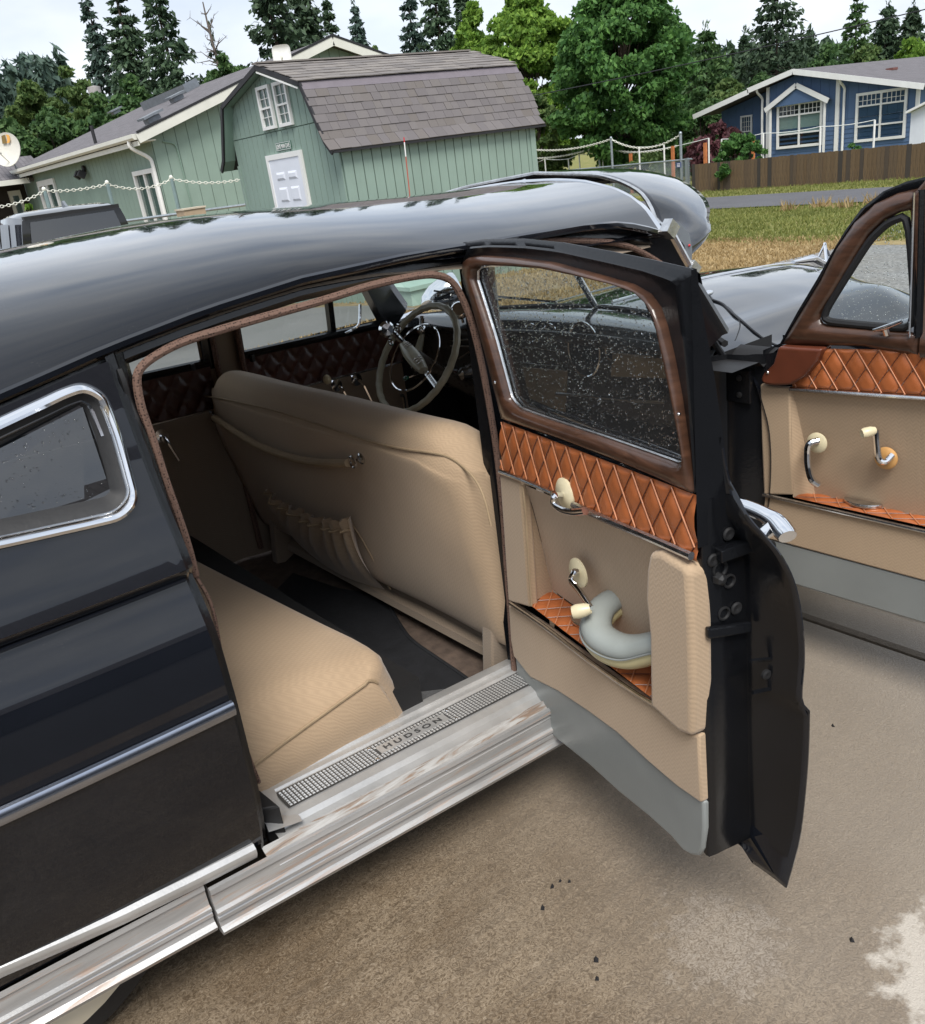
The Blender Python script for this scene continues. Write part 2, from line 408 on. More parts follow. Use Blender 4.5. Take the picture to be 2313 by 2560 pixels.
MAT['wire'] = simple('black_wire', (.01, .01, .012), .4)
def shingle_mat(name, stops):
    k = N(name); oi = k.new('ObjectInfo')
    f = k.noise(2.5, 5); g = k.noise(90, 3)
    a = k.ramp(oi.outputs['Random'], stops)
    k.col(k.mix(k.math('MULTIPLY', g, .5), a, (.07, .062, .068))).rough(.9); k.bump(g, .5, .004); return k.m
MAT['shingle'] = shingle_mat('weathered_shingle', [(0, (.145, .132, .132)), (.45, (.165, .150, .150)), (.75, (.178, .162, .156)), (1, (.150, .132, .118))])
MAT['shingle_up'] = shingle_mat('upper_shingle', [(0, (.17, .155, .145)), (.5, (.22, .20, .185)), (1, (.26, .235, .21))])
def roofing(name, c):
    k = N(name); br = k.new('TexBrick', Scale=1.0); br.inputs['Brick Width'].default_value = .32; br.inputs['Row Height'].default_value = .14
    br.inputs['Mortar Size'].default_value = .012; br.inputs['Color1'].default_value = (*[q*1.15 for q in c], 1); br.inputs['Color2'].default_value = (*[q*.8 for q in c], 1)
    br.inputs['Mortar'].default_value = (*[q*.55 for q in c], 1)
    x, y, z = k.sep(k.oc()); k.l.new(k.comb(y, k.math('MULTIPLY', x, 1.05), 0), br.inputs['Vector'])
    g = k.noise(60, 3); f = k.noise(.8, 4)
    k.col(k.mix(k.math('MULTIPLY', g, .4), k.mix(k.math('MULTIPLY', f, .3), br.outputs['Color'], tuple(q*.7 for q in c)), tuple(q*.6 for q in c))).rough(.92)
    k.bump(k.math('ADD', g, br.outputs['Fac']), .4, .008); return k.m
MAT['roofgrey'] = roofing('grey_asphalt_roof', (.155, .145, .155))
def picket_mat():
    k = N('weathered_fence_board'); oi = k.new('ObjectInfo'); g = k.noise(22, 5, k.oc((2.5, 2.5, .25)), dist=.5)
    a = k.ramp(oi.outputs['Random'], [(0, (.125, .080, .042)), (.45, (.150, .100, .055)), (.7, (.105, .072, .045)), (.82, (.055, .045, .038)), (1, (.040, .036, .033))])
    k.col(k.mix(k.ramp(g, [(.45, (0, 0, 0)), (.75, (.8, .8, .8))]), a, (.045, .034, .026))).rough(.9); k.bump(g, .4, .006); return k.m
MAT['picket'] = picket_mat()
def foliage(name, lo, hi, trans=.25):
    k = N(name); ge = k.new('NewGeometry'); f = k.noise(.55, 4)
    a = k.ramp(ge.outputs['Random Per Island'], [(0, lo), (.6, tuple(lerp(p, q, .55) for p, q in zip(lo, hi))), (1, hi)])
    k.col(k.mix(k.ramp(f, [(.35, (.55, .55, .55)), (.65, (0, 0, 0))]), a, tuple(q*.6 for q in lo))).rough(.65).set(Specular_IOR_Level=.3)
    tl = k.new('BsdfTranslucent'); k.l.new(a, tl.inputs[0]); mx = k.new('MixShader'); mx.inputs[0].default_value = trans
    k.l.new(k.b.outputs[0], mx.inputs[1]); k.l.new(tl.outputs[0], mx.inputs[2]); k.l.new(mx.outputs[0], k.out.inputs['Surface']); return k.m
MAT['fir'] = foliage('fir_needles', (.034, .068, .038), (.100, .160, .082), .15)
MAT['fir_blue'] = foliage('bluish_fir_needles', (.044, .080, .066), (.115, .175, .135), .15)
MAT['fir_dark'] = foliage('dark_pine_needles', (.028, .056, .030), (.078, .122, .064), .12)
MAT['maple'] = foliage('maple_leaves', (.040, .115, .030), (.150, .310, .075), .3)
MAT['lime'] = foliage('lime_green_foliage', (.10, .21, .030), (.30, .46, .075), .3)
MAT['olive'] = foliage('olive_foliage', (.060, .12, .035), (.18, .25, .075), .3)
MAT['mid'] = foliage('mid_green_foliage', (.040, .095, .032), (.12, .21, .065), .25)
MAT['redleaf'] = foliage('purple_red_foliage', (.075, .028, .034), (.20, .075, .085), .25)
MAT['corn'] = foliage('garden_leaves', (.05, .14, .035), (.15, .30, .08), .3)
MAT['twig'] = simple('grey_twig', (.12, .10, .085), .9)
MAT['bark'] = simple('bark', (.065, .048, .036), .95, var=.3, vs=12, bump=.8, bs=30)
MAT['blade'] = foliage('lawn_blades', (.13, .165, .040), (.30, .30, .09), .3)
MAT['straw'] = foliage('straw_blades', (.30, .21, .095), (.56, .42, .22), .25)
# ================================================================== GROUND
def tz(x, y):
    z = -.06 - .036*max(0.0, min(x, 46.0)-6.0)
    z -= .18*sstep(9.5, 13.0, y)*(1-sstep(6.0, 8.0, x))*(1-sstep(24, 32, y))
    return z
def ground_sheet(name, xs, ys, mat, dz=0.0, **kw):
    m = MB(); m.grid([[(x, y, tz(x, y)+dz) for x in xs] for y in ys]); return m.build(name, mat, smooth=True, sharp=None, **kw)
def spaced(a, b, fine0, fine1, df, dc):
    out = [a]
    while out[-1] < b-1e-6:
        x = out[-1]; out.append(min(b, x+(df if fine0 <= x < fine1 else dc)))
    return out
def grass_ground():
    k = N('grass_ground'); x, y, z = k.sep(k.oc()); n1 = k.noise(.7, 6); n2 = k.noise(6, 5); n3 = k.noise(45, 3); n4 = k.noise(.25, 3)
    dry = k.ramp(n2, [(.3, (.34, .24, .115)), (.55, (.47, .345, .185)), (.8, (.56, .43, .26))])
    grn = k.ramp(n2, [(.25, (.145, .175, .045)), (.5, (.225, .235, .075)), (.8, (.30, .275, .11))])
    drt = k.ramp(n2, [(.3, (.10, .085, .062)), (.7, (.20, .175, .13))])
    # where the mown lawn begins (a line across the plot, ragged)
    edge = k.math('ADD', x, k.math('MULTIPLY_ADD', n1, 2.4, -1.2))
    lawn = k.ramp(k.math('MULTIPLY_ADD', edge, .5, -6.05), [(0, (0, 0, 0)), (1, (1, 1, 1))])
    patch = k.ramp(n1, [(.48, (0, 0, 0)), (.66, (.75, .75, .75))])
    c = k.mix(lawn, dry, grn); c = k.mix(k.math('MULTIPLY', patch, k.math('MULTIPLY', lawn, .8)), c, (.38, .31, .14))
    bare = k.ramp(k.math('MULTIPLY_ADD', k.math('ADD', x, k.math('MULTIPLY', n1, 3.)), -.4, 4.65), [(0, (0, 0, 0)), (1, (1, 1, 1))])
    c = k.mix(k.math('MULTIPLY', bare, k.ramp(n4, [(.3, (.35, .35, .35)), (.7, (.9, .9, .9))])), c, drt)
    tuft = k.ramp(n2, [(.66, (0, 0, 0)), (.74, (1, 1, 1))])
    c = k.mix(k.math('MULTIPLY', tuft, .25), c, (.10, .14, .04))
    k.col(k.mix(k.math('MULTIPLY', n3, .55), c, (.09, .08, .03))).rough(.95).set(Specular_IOR_Level=.15); k.bump(k.math('ADD', n3, n2), .7, .03); return k.m
MAT['ground'] = grass_ground()
ground_sheet('terrain', spaced(-90, 160, 2, 34, 1.0, 8), spaced(-120, 200, -2, 36, 1.0, 8), MAT['ground'], kind='structure')
def asphalt(name, c, wet=.0):
    k = N(name); g = k.noise(140, 3); f = k.noise(1.1, 5)
    k.col(k.mix(k.math('MULTIPLY', g, .6), k.ramp(f, [(.3, tuple(q*.85 for q in c)), (.7, tuple(q*1.2 for q in c))]), tuple(q*.5 for q in c)))
    k.rough(k.math('MULTIPLY_ADD', f, .3, .72-wet)); k.bump(g, .6, .006); return k.m
MAT['road'] = asphalt('road_asphalt', (.105, .105, .115)); MAT['apron_dark'] = asphalt('added_apron_asphalt', (.035, .036, .040), .35); MAT['drive'] = asphalt('wet_drive_asphalt', (.15, .148, .14), .32)
ground_sheet('road', [20.2, 21.5, 22.8, 24, 25.3], spaced(-100, 120, -2, 34, 2, 8), MAT['road'], .03, kind='structure')
def gravel():
    k = N('gravel'); v = k.new('TexVoronoi', Scale=38.0); k.l.new(k.oc(), v.inputs['Vector']); f = k.noise(1.3, 5)
    g = k.new('SeparateColor'); k.l.new(v.outputs['Color'], g.inputs[0])
    a = k.ramp(g.outputs[0], [(0, (.14, .137, .135)), (.6, (.215, .21, .205)), (1, (.33, .325, .315))])
    k.col(k.mix(k.ramp(f, [(.4, (0, 0, 0)), (.8, (.5, .5, .5))]), a, (.17, .145, .11))).rough(.85); k.bump(v.outputs['Distance'], -.6, .015); return k.m
MAT['gravel'] = gravel()
ground_sheet('gravel_drive', spaced(4.65, 12.2, 0, 99, 1.2, 1.2), spaced(-30, 6.9, 0, 9, 1.2, 5), MAT['gravel'], .02, kind='structure')
ground_sheet('added_dark_apron', spaced(-12, 4.6, 0, 99, 2, 2), spaced(-9, 0.0, 0, 99, 1.5, 2), MAT['apron_dark'], .045, kind='structure')  # unseen dark sheet added to darken the reflection in the car paint
ground_sheet('asphalt_drive', spaced(-30, 6.2, 0, 99, 1.5, 6), spaced(9.0, 13.2, 0, 99, 1.0, 2), MAT['drive'], .025, kind='structure')

def concrete():
    k = N('wet_stained_concrete'); x, y, z = k.sep(k.oc())
    fine = k.noise(200, 2, dist=.8); worm = k.noise(75, 3, dist=2.5); med = k.noise(18, 5); big = k.noise(1.9, 6); blot = k.noise(4.2, 5, dist=.8)
    a = k.ramp(big, [(.25, (.185, .132, .082)), (.5, (.265, .202, .135)), (.78, (.34, .272, .195))])
    a = k.mix(k.ramp(blot, [(.38, (.75, .75, .75)), (.6, (0, 0, 0))]), a, (.175, .125, .078))
    a = k.mix(k.ramp(worm, [(.37, (.78, .78, .78)), (.53, (0, 0, 0))]), a, (.085, .058, .034))
    a = k.mix(k.ramp(worm, [(.56, (0, 0, 0)), (.74, (.55, .55, .55))]), a, (.47, .39, .29))
    # broom marks running across the pour
    br = k.noise(70, 3, k.comb(y, k.math('MULTIPLY', x, .045), 0)); a = k.mix(k.ramp(br, [(.45, (0, 0, 0)), (.7, (.45, .45, .45))]), a, (.105, .080, .055))
    # wet dark patch spreading from below the car, dry pale flakes near the walkway, cooler grey towards the joint
    cool = k.ramp(k.math('MULTIPLY_ADD', k.math('ADD', x, k.math('MULTIPLY', big, .5)), 1.1, -1.05), [(0, (0, 0, 0)), (1, (.7, .7, .7))])
    a = k.mix(cool, a, (.31, .268, .220))
    def spot(cx, cy, r, rag=.5, s=9):
        d = k.math('SQRT', k.math('ADD', k.math('POWER', k.math('SUBTRACT', x, cx), 2.), k.math('POWER', k.math('SUBTRACT', y, cy), 2.)))
        d = k.math('ADD', d, k.math('MULTIPLY_ADD', k.noise(s, 5), r*rag*2, -r*rag))
        return k.math('SUBTRACT', 1., k.math('SMOOTH_MIN', k.math('MULTIPLY', k.math('MAXIMUM', k.math('SUBTRACT', d, r*.8), 0.), 1/(r*.22)), 1., .1))
    a = k.mix(k.math('MULTIPLY', spot(1.40, .47, .17, .7, 20), .8), a, (.60, .55, .48))
    a = k.mix(k.math('MULTIPLY', k.math('MULTIPLY', spot(1.13, .86, .13, 1.3, 22), k.ramp(worm, [(.4, (0, 0, 0)), (.6, (1, 1, 1))])), .28), a, (.46, .42, .38))
    k.col(k.mix(k.math('MULTIPLY', fine, .25), a, (.07, .055, .040)))
    k.rough(k.math('MULTIPLY_ADD', med, .35, .22)).set(Specular_IOR_Level=.45)
    k.bump(k.math('ADD', worm, k.math('MULTIPLY', fine, .6)), .55, .004); return k.m
MAT['concrete'] = concrete()
def slab(x0, x1, y0, y1):
    m = MB(); b = .012
    m.add([(x0,y0,-.12),(x1,y0,-.12),(x1,y1,-.12),(x0,y1,-.12),(x0,y0,-b),(x1,y0,-b),(x1,y1,-b),(x0,y1,-b),(x0+b,y0+b,0),(x1-b,y0+b,0),(x1-b,y1-b,0),(x0+b,y1-b,0)],
          [(3,2,1,0),(0,1,5,4),(1,2,6,5),(2,3,7,6),(3,0,4,7),(4,5,9,8),(5,6,10,9),(6,7,11,10),(7,4,8,11),(8,9,10,11)])
    return m.build('concrete_slab', MAT['concrete'], smooth=False, kind='structure')
for xa, xb in ((-9, -1.42), (-1.40, 2.42), (2.44, 4.62)):
    slab(xa, xb, .02, 6.6)
# loose chips of stone on the slab
rock_v = None
for i, (p, sz) in enumerate(((PX('m', 365, 1851), .009), (PX('m', 315, 1960), .010), (PX('m', 405, 1822), .006), (PX('m', 450, 1824), .006), (PX('f', 1490, 2402), .010), (PX('f', 1493, 2448), .007), (PX('m', 1780, 1040), .008), (PX('f', 2130, 2352), .008))):
    c = onz(p, 0); m = MB(); rr = [random.uniform(.5, .95) for _ in range(9)]
    m.add([(sz*rr[0], 0, 0), (0, sz*rr[1], 0), (-sz*rr[2], 0, 0), (0, -sz*rr[3], 0), (sz*.4*rr[4], sz*.3, sz*.9), (-sz*.3, -sz*.3*rr[5], sz*.8)],
          [(0, 1, 4), (1, 2, 4), (2, 5, 4), (2, 3, 5), (3, 0, 5), (0, 4, 5), (3, 2, 1, 0)])
    m.build('stone_chip', MAT['blacktrim'], smooth=False, label='tiny dark stone chip lying on the stained concrete', cat='stone chip', group='stone chips on the concrete', loc=(c[0], c[1], .0005))

# ================================================================== generic house parts
def board(m, x0, x1, y0, y1, z0, z1, mi=0): m.box((min(x0, x1), min(y0, y1), min(z0, z1)), (max(x0, x1), max(y0, y1), max(z0, z1)), mi); return m
def bar(name, mat, parent, a, b, w, d, up=(0, 0, 1)):
    """square bar between a and b, w across (up-ish) and d deep"""
    a, b = np.array(a, float), np.array(b, float); t = b-a; L = np.linalg.norm(t); t /= L
    u = np.array(up, float); u -= t*(u@t); u /= np.linalg.norm(u); s = np.cross(t, u)
    m = MB(); m.obox((a+b)/2, t*L/2, u*w/2, s*d/2); return m.build(name, mat, parent, smooth=False)
def planks_on_x(parent, X, y0, y1, step, zb, ztop, mat, gap=.014, th=.02, out=-1):
    """vertical boards on the wall plane X = const (facing -X)"""
    n = int(round(abs(y1-y0)/step)); st = (y1-y0)/n
    for i in range(n):
        a = y0+i*st+gap/2; b = y0+(i+1)*st-gap/2; zt = ztop if callable(ztop) else (lambda q: ztop); zbb = zb if not callable(zb) else max(zb(a), zb(b))
        if min(zt(a), zt(b))-zbb < .02 and max(zt(a), zt(b))-zbb < .05: continue
        m = MB(); m.prism([(X, a, zbb), (X, b, zbb), (X, b, max(zbb+.005, zt(b))), (X, a, max(zbb+.005, zt(a)))], (out*th, 0, 0)); m.build('plank', mat, parent, smooth=False)
def planks_on_y(parent, Y, x0, x1, step, zb, ztop, mat, gap=.014, th=.02):
    n = int(round(abs(x1-x0)/step)); st = (x1-x0)/n
    for i in range(n):
        a = x0+i*st+gap/2; b = x0+(i+1)*st-gap/2; zt = ztop if callable(ztop) else (lambda q: ztop)
        m = MB(); m.prism([(a, Y, zb), (b, Y, zb), (b, Y, zt(b)), (a, Y, zt(a))], (0, -th, 0)); m.build('plank', mat, parent, smooth=False)
def window_x(parent, X, ya, yb, za, zb, fw=.06, mull=(), rails=(), grid=None, pane='house_glass', back='darkroom', mat='white', th=.05, backparts=None):
    """window facing -X. ya<yb; rails: z fractions; mull: y fractions; grid: list of (f0,f1,g0,g1,nc,nr) muntin grids in fractions"""
    m = MB()
    board(m, X-th, X, ya, yb, za, za+fw); board(m, X-th, X, ya, yb, zb-fw, zb); board(m, X-th, X, ya, ya+fw, za+fw, zb-fw); board(m, X-th, X, yb-fw, yb, za+fw, zb-fw)
    iy0, iy1, iz0, iz1 = ya+fw, yb-fw, za+fw, zb-fw; W, Hh = iy1-iy0, iz1-iz0
    for f in mull: board(m, X-th*.9, X, iy0+f*W-fw*.35, iy0+f*W+fw*.35, iz0, iz1)
    for f in rails: board(m, X-th*.8, X, iy0, iy1, iz0+f*Hh-fw*.3, iz0+f*Hh+fw*.3)
    w = m.build('window', MAT[mat], parent, smooth=False)
    if grid:
        g = MB()
        for f0, f1, g0, g1, nc, nr in grid:
            a0, a1, b0, b1 = iy0+f0*W, iy0+f1*W, iz0+g0*Hh, iz0+g1*Hh
            for i in range(1, nc): yy = lerp(a0, a1, i/nc); board(g, X-th*.5, X-th*.2, yy-fw*.1, yy+fw*.1, b0, b1)
            for j in range(1, nr): zz = lerp(b0, b1, j/nr); board(g, X-th*.49, X-th*.21, a0, a1, zz-fw*.1, zz+fw*.1)
        g.build('muntin', MAT[mat], w, smooth=False)
    p = MB(); p.poly([(X-th*.15, iy0, iz0), (X-th*.15, iy1, iz0), (X-th*.15, iy1, iz1), (X-th*.15, iy0, iz1)]); p.build('pane', MAT[pane], w, smooth=False)
    q = MB()
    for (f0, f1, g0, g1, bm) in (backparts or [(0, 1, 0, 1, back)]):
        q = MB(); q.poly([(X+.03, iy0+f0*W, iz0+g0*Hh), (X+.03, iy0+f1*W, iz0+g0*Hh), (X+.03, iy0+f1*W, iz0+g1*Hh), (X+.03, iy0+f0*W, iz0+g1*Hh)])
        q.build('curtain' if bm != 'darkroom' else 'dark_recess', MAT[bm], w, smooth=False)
    return w
def text_mesh(name, txt, size, mat, parent, origin, udir, vdir, depth=.002, fit=None, bold=0.0):
    cu = bpy.data.curves.new(name, 'FONT'); cu.body = txt; cu.size = size; cu.align_x = 'CENTER'; cu.align_y = 'CENTER'; cu.extrude = depth; cu.offset = bold
    ob = bpy.data.objects.new(name, cu); COL.objects.link(ob); bpy.context.view_layer.update()
    dg = bpy.context.evaluated_depsgraph_get(); me = bpy.data.meshes.new_from_object(ob.evaluated_get(dg)); bpy.data.objects.remove(ob); bpy.data.curves.remove(cu)
    u = np.array(udir, float); v = np.array(vdir, float); u /= np.linalg.norm(u); v /= np.linalg.norm(v); n = np.cross(u, v); o = np.array(origin, float)
    co = np.array([q.co[:] for q in me.vertices]); sx = sy = 1.0
    if fit: sx = fit[0]/(np.ptp(co[:, 0])+1e-9); sy = fit[1]/(np.ptp(co[:, 1])+1e-9)
    cx, cy = (co[:, 0].max()+co[:, 0].min())/2, (co[:, 1].max()+co[:, 1].min())/2
    for q, c in zip(me.vertices, co): q.co = o+u*((c[0]-cx)*sx)+v*((c[1]-cy)*sy)+n*c[2]
    me.materials.clear(); me.materials.append(mat); return link_obj(name, me, parent)

# ================================================================== GAMBREL SHED
KS = .55
def sh(y, z): return (y*KS, 1.6+(z-1.6)*KS)
XS, YS = 11.91*KS, 19.62*KS               # near corner of the shed
YL = 25.18*KS; XE = 18.11*KS; YR = 22.40*KS
shed = thing('garden_shed', ((XS+XE)/2, (YS+YL)/2, tz(8, 12)), 'sage green gambrel roofed garden shed with a white door and two upper windows', 'shed')
ZBRK, ZRDG, ZEAV = 2.715, 3.06, 1.86
YB_R, YB_L = 11.22, 13.62; YEAV_R, YEAV_L = 10.80, 14.0
def shed_top(y):
    if y < YB_R: return lerp(ZEAV+.13, ZBRK, (y-YEAV_R)/(YB_R-YEAV_R))
    if y < YR: return lerp(ZBRK, ZRDG, (y-YB_R)/(YR-YB_R))
    if y < YB_L: return lerp(ZRDG, ZBRK, (y-YR)/(YB_L-YR))
    return lerp(ZBRK, ZEAV+.13, (y-YB_L)/(YEAV_L-YB_L))
ST = lambda y: shed_top(y)-.05
m = MB(); m.prism([(XS, YS+.02, -.3), (XS, YL-.02, -.3), (XS, YL-.02, ST(YL)-.03), (XS, YB_L, ST(YB_L)-.03), (XS, YR, ST(YR)-.03), (XS, YB_R, ST(YB_R)-.03), (XS, YS+.02, ST(YS+.02)-.03)], (XE-XS-.02, 0, 0))
m.build('wall', MAT['green_trim'], shed, smooth=False)
ZSEAM = 2.215
planks_on_x(shed, XS, YS, YL, .158, -.3, lambda y: min(ZSEAM, ST(y)), MAT['green'])
planks_on_x(shed, XS-.006, YB_R-.24, YB_L+.24, .158, ZSEAM+.012, ST, MAT['green'])
planks_on_y(shed, YS, XS, XE, .152, -.3, ZEAV+.02, MAT['green'])
bar('corner_trim', MAT['green'], shed, (XE-.04, YS-.03, -.3), (XE-.04, YS-.03, ZEAV), .02, .10, up=(0, 1, 0))
bar('corner_trim', MAT['green'], shed, (XS-.03, YL-.03, -.3), (XS-.03, YL-.03, ZEAV), .02, .06, up=(1, 0, 0))
# roof deck
RX0, RX1 = XS-.20, XE+.16
sec = [(YEAV_R-.13, ZEAV-.01), (YEAV_R+.01, ZEAV+.125), (YB_R-.015, ZBRK), (YR, ZRDG), (YB_L+.015, ZBRK), (YEAV_L-.01, ZEAV+.125), (YEAV_L+.13, ZEAV-.01)]
th = .035; low = [(y+(.03 if y < YR else -.03 if y > YR else 0), z-th) for y, z in sec]
m = MB(); m.prism([(RX0, y, z) for y, z in sec]+[(RX0, y, z) for y, z in low[::-1]], (RX1-RX0, 0, 0)); roof = m.build('roof', MAT['blacktrim'], shed, smooth=False)
# front rake boards (soffit side seen from below is green)
for (a, b) in ((0, 1), (1, 2), (2, 3), (3, 4), (4, 5), (5, 6)):
    (y0, z0), (y1, z1) = sec[a], sec[b]
    bar('rake_board', MAT['blacktrim'], roof, (RX0+.012, y0, z0-.035), (RX0+.012, y1, z1-.035), .06, .028)
    m = MB(); m.add([(RX0+.03, low[a][0], low[a][1]-.004), (RX0+.03, low[b][0], low[b][1]-.004), (XS, low[b][0], low[b][1]-.004), (XS, low[a][0], low[a][1]-.004)], [(0, 1, 2, 3)]); m.build('soffit', MAT['green_trim'], roof, smooth=False)
bar('rake_trim', MAT['white'], roof, (RX0-.006, YR-.03, ZRDG-.095), (RX0-.006, YB_R+.02, ZBRK-.075), .018, .012)
# shingles, each one a piece: lower slope, bell-cast foot and upper slope
def shingle_mesh(w, h, t=.007):
    m = MB(); m.add([(0, 0, 0), (w, 0, 0), (w, h, 0), (0, h, 0), (0, 0, t*1.7), (w, 0, t*1.7), (w, h*.98, t*.5), (0, h*.98, t*.5)], [(3,2,1,0),(4,5,6,7),(0,1,5,4),(1,2,6,5),(2,3,7,6),(3,0,4,7)])
    me = bpy.data.meshes.new('shingle'); me.from_pydata(m.v, [], m.f); return me
def lay(y0, z0, y1, z1, courses, mat, wmin, wmax, over=1.12):
    """courses from the foot (y0,z0) up to (y1,z1) on the side facing -Y"""
    L = math.hypot(y1-y0, z1-z0); up = np.array([0, (y1-y0)/L, (z1-z0)/L]); nr = np.cross((1, 0, 0), up); h = L/courses
    lib = []
    for k in range(5):
        me = shingle_mesh(lerp(wmin, wmax, k/4)-.004, h*over); me.materials.append(mat); lib.append((lerp(wmin, wmax, k/4), me))
    for c in range(courses):
        x = RX0-random.uniform(0, .05)+.05*(c % 2)
        while x < RX1-.02:
            w, me = random.choice(lib)
            if x+w > RX1+.03: w, me = lib[0]
            o = link_obj('shingle', me, roof); p = np.array([x, y0, z0])+up*(h*c-.01)+nr*(.004+random.uniform(0, .006))
            o.matrix_local = Matrix(((1, up[0], nr[0], p[0]), (0, up[1], nr[1], p[1]), (0, up[2], nr[2], p[2]), (0, 0, 0, 1))); x += w
kn = sec[1]; bk = sec[2]; fl = 0.86
lay(sec[0][0], sec[0][1], kn[0], kn[1], 1, MAT['shingle'], .13, .18, 1.06)
lay(kn[0], kn[1], lerp(kn[0], bk[0], fl), lerp(kn[1], bk[1], fl), 6, MAT['shingle'], .12, .21)
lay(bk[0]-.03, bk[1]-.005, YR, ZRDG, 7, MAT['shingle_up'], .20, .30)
MAT['flash'] = simple('grey_flashing', (.165, .145, .165), .7, var=.08)
yf, zf = lerp(kn[0], bk[0], .84), lerp(kn[1], bk[1], .84)
m = MB(); m.prism([(RX0+.01, yf, zf+.004), (RX0+.01, yf-.014, zf+.008), (RX0+.01, bk[0]-.016, bk[1]-.01), (RX0+.01, bk[0]+.004, bk[1]-.012)], (RX1-RX0-.02, 0, 0)); m.build('flashing', MAT['flash'], roof, smooth=False)
bar('ridge_cap', MAT['shingle_up'], roof, (RX0, YR, ZRDG+.018), (RX1, YR, ZRDG+.018), .02, .16)
bar('drip_edge', MAT['blacktrim'], roof, (RX0, sec[0][0]-.004, sec[0][1]-.022), (RX1, sec[0][0]-.004, sec[0][1]-.022), .03, .012)
bar('eave_block', MAT['galv'], shed, (XS-.13, YEAV_R-.01, ZEAV+.06), (XS-.02, YEAV_R-.01, ZEAV+.06), .05, .04)
# door
DY0, DY1, DZ = 21.37*KS, 23.30*KS, 1.6+(2.20-1.6)*KS
m = MB(); board(m, XS-.05, XS-.021, DY0+.07, DY1-.07, .05, DZ-.07); door = m.build('door', MAT['doorwhite'], shed, smooth=False)
m = MB(); board(m, XS-.06, XS-.02, DY0, DY0+.07, 0, DZ-.07); board(m, XS-.06, XS-.02, DY1-.07, DY1, 0, DZ-.07); board(m, XS-.06, XS-.02, DY0, DY1, DZ-.07, DZ); m.build('door_frame', MAT['white'], shed, smooth=False)
for zc, hh in ((DZ-.30, .11), (DZ-.55, .20), (DZ-.95, .40), (DZ-1.45, .40)):
    for yc in (lerp(DY0, DY1, .32), lerp(DY0, DY1, .66)):
        m = MB(); y0, y1 = yc-.13, yc+.13; z0, z1 = zc-hh/2, zc+hh/2; X0 = XS-.0505; b = .03
        m.add([(X0, y0, z0), (X0, y1, z0), (X0, y1, z1), (X0, y0, z1), (X0-.014, y0+b, z0+b), (X0-.014, y1-b, z0+b), (X0-.014, y1-b, z1-b), (X0-.014, y0+b, z1-b)],
              [(0,1,5,4),(1,2,6,5),(2,3,7,6),(3,0,4,7),(4,5,6,7)]); m.build('door_panel', MAT['doorwhite'], door, smooth=False)
bar('hinge', MAT['blacktrim'], door, (XS-.056, DY1-.08, DZ-.46), (XS-.056, DY1-.08, DZ-.32), .012, .03)
for (pa, pb) in ((PX('h3', 445, 405), PX('h3', 680, 860)), (PX('h3', 630, 350), PX('h3', 870, 820))):
    A = onx(pa, 11.91); B = onx(pb, 11.91); za, zb = 1.6+(B[2]-1.6)*KS, 1.6+(A[2]-1.6)*KS; ya, yb = B[1]*KS, A[1]*KS
    if yb-ya > .5: yb = ya+.42
    window_x(shed, XS-.03, ya+.0, yb, za, zb, fw=.042, rails=(.49,), grid=((0, 1, 0, .49, 2, 2), (0, 1, .49, 1, 2, 2)), th=.04,
             backparts=[(0, 1, 0, .5, 'lace_curtain'), (0, 1, .5, 1, 'darkroom')])
SY, SZ = 22.26*KS, 1.6+(2.36-1.6)*KS
m = MB(); board(m, XS-.034, XS-.026, SY-.225, SY+.225, SZ-.055, SZ+.055); sign = m.build('name_sign', MAT['signgreen'], shed, smooth=False)
m = MB()
for z in (-.046, .046): board(m, XS-.037, XS-.034, SY-.216, SY+.216, SZ+z-.003, SZ+z+.003)
for y in (-.214, .214): board(m, XS-.0368, XS-.0342, SY+y-.003, SY+y+.003, SZ-.043, SZ+.043)
m.build('border', MAT['white'], sign, smooth=False)
text_mesh('lettering', "LEN'S MAN CAVE", .08, MAT['white'], sign, (XS-.038, SY, SZ), (0, -1, 0), (0, 0, 1), .001, fit=(.39, .062), bold=.0015)

# whip pole and stuff in front of the shed
pa = ony(PX('f', 1010, 345), 10.2); pb = ony(PX('f', 1022, 462), 10.2)
wp = thing('marker_pole', (pb[0], 10.2, tz(7, 10.2)), 'thin red and white fibreglass marker pole standing before the green shed wall', 'pole')
dv = (pa-pb)/(pa[2]-pb[2])
f0 = pb-dv*(pb[2]-tz(7, 10.2)); seg = lambda z: f0+dv*(z-f0[2])
m = MB(); m.tube([seg(f0[2]), seg(pa[2]-.22)], .008, 6); m.build('lower_rod', simple('red_rod', (.42, .09, .06), .5), wp)
m = MB(); m.tube([seg(pa[2]-.22), seg(pa[2]-.05)], .008, 6); m.build('white_band', MAT['white'], wp)
m = MB(); m.tube([seg(pa[2]-.05), seg(pa[2]+.01)], .008, 6); m.build('red_tip', MAT['red'], wp)

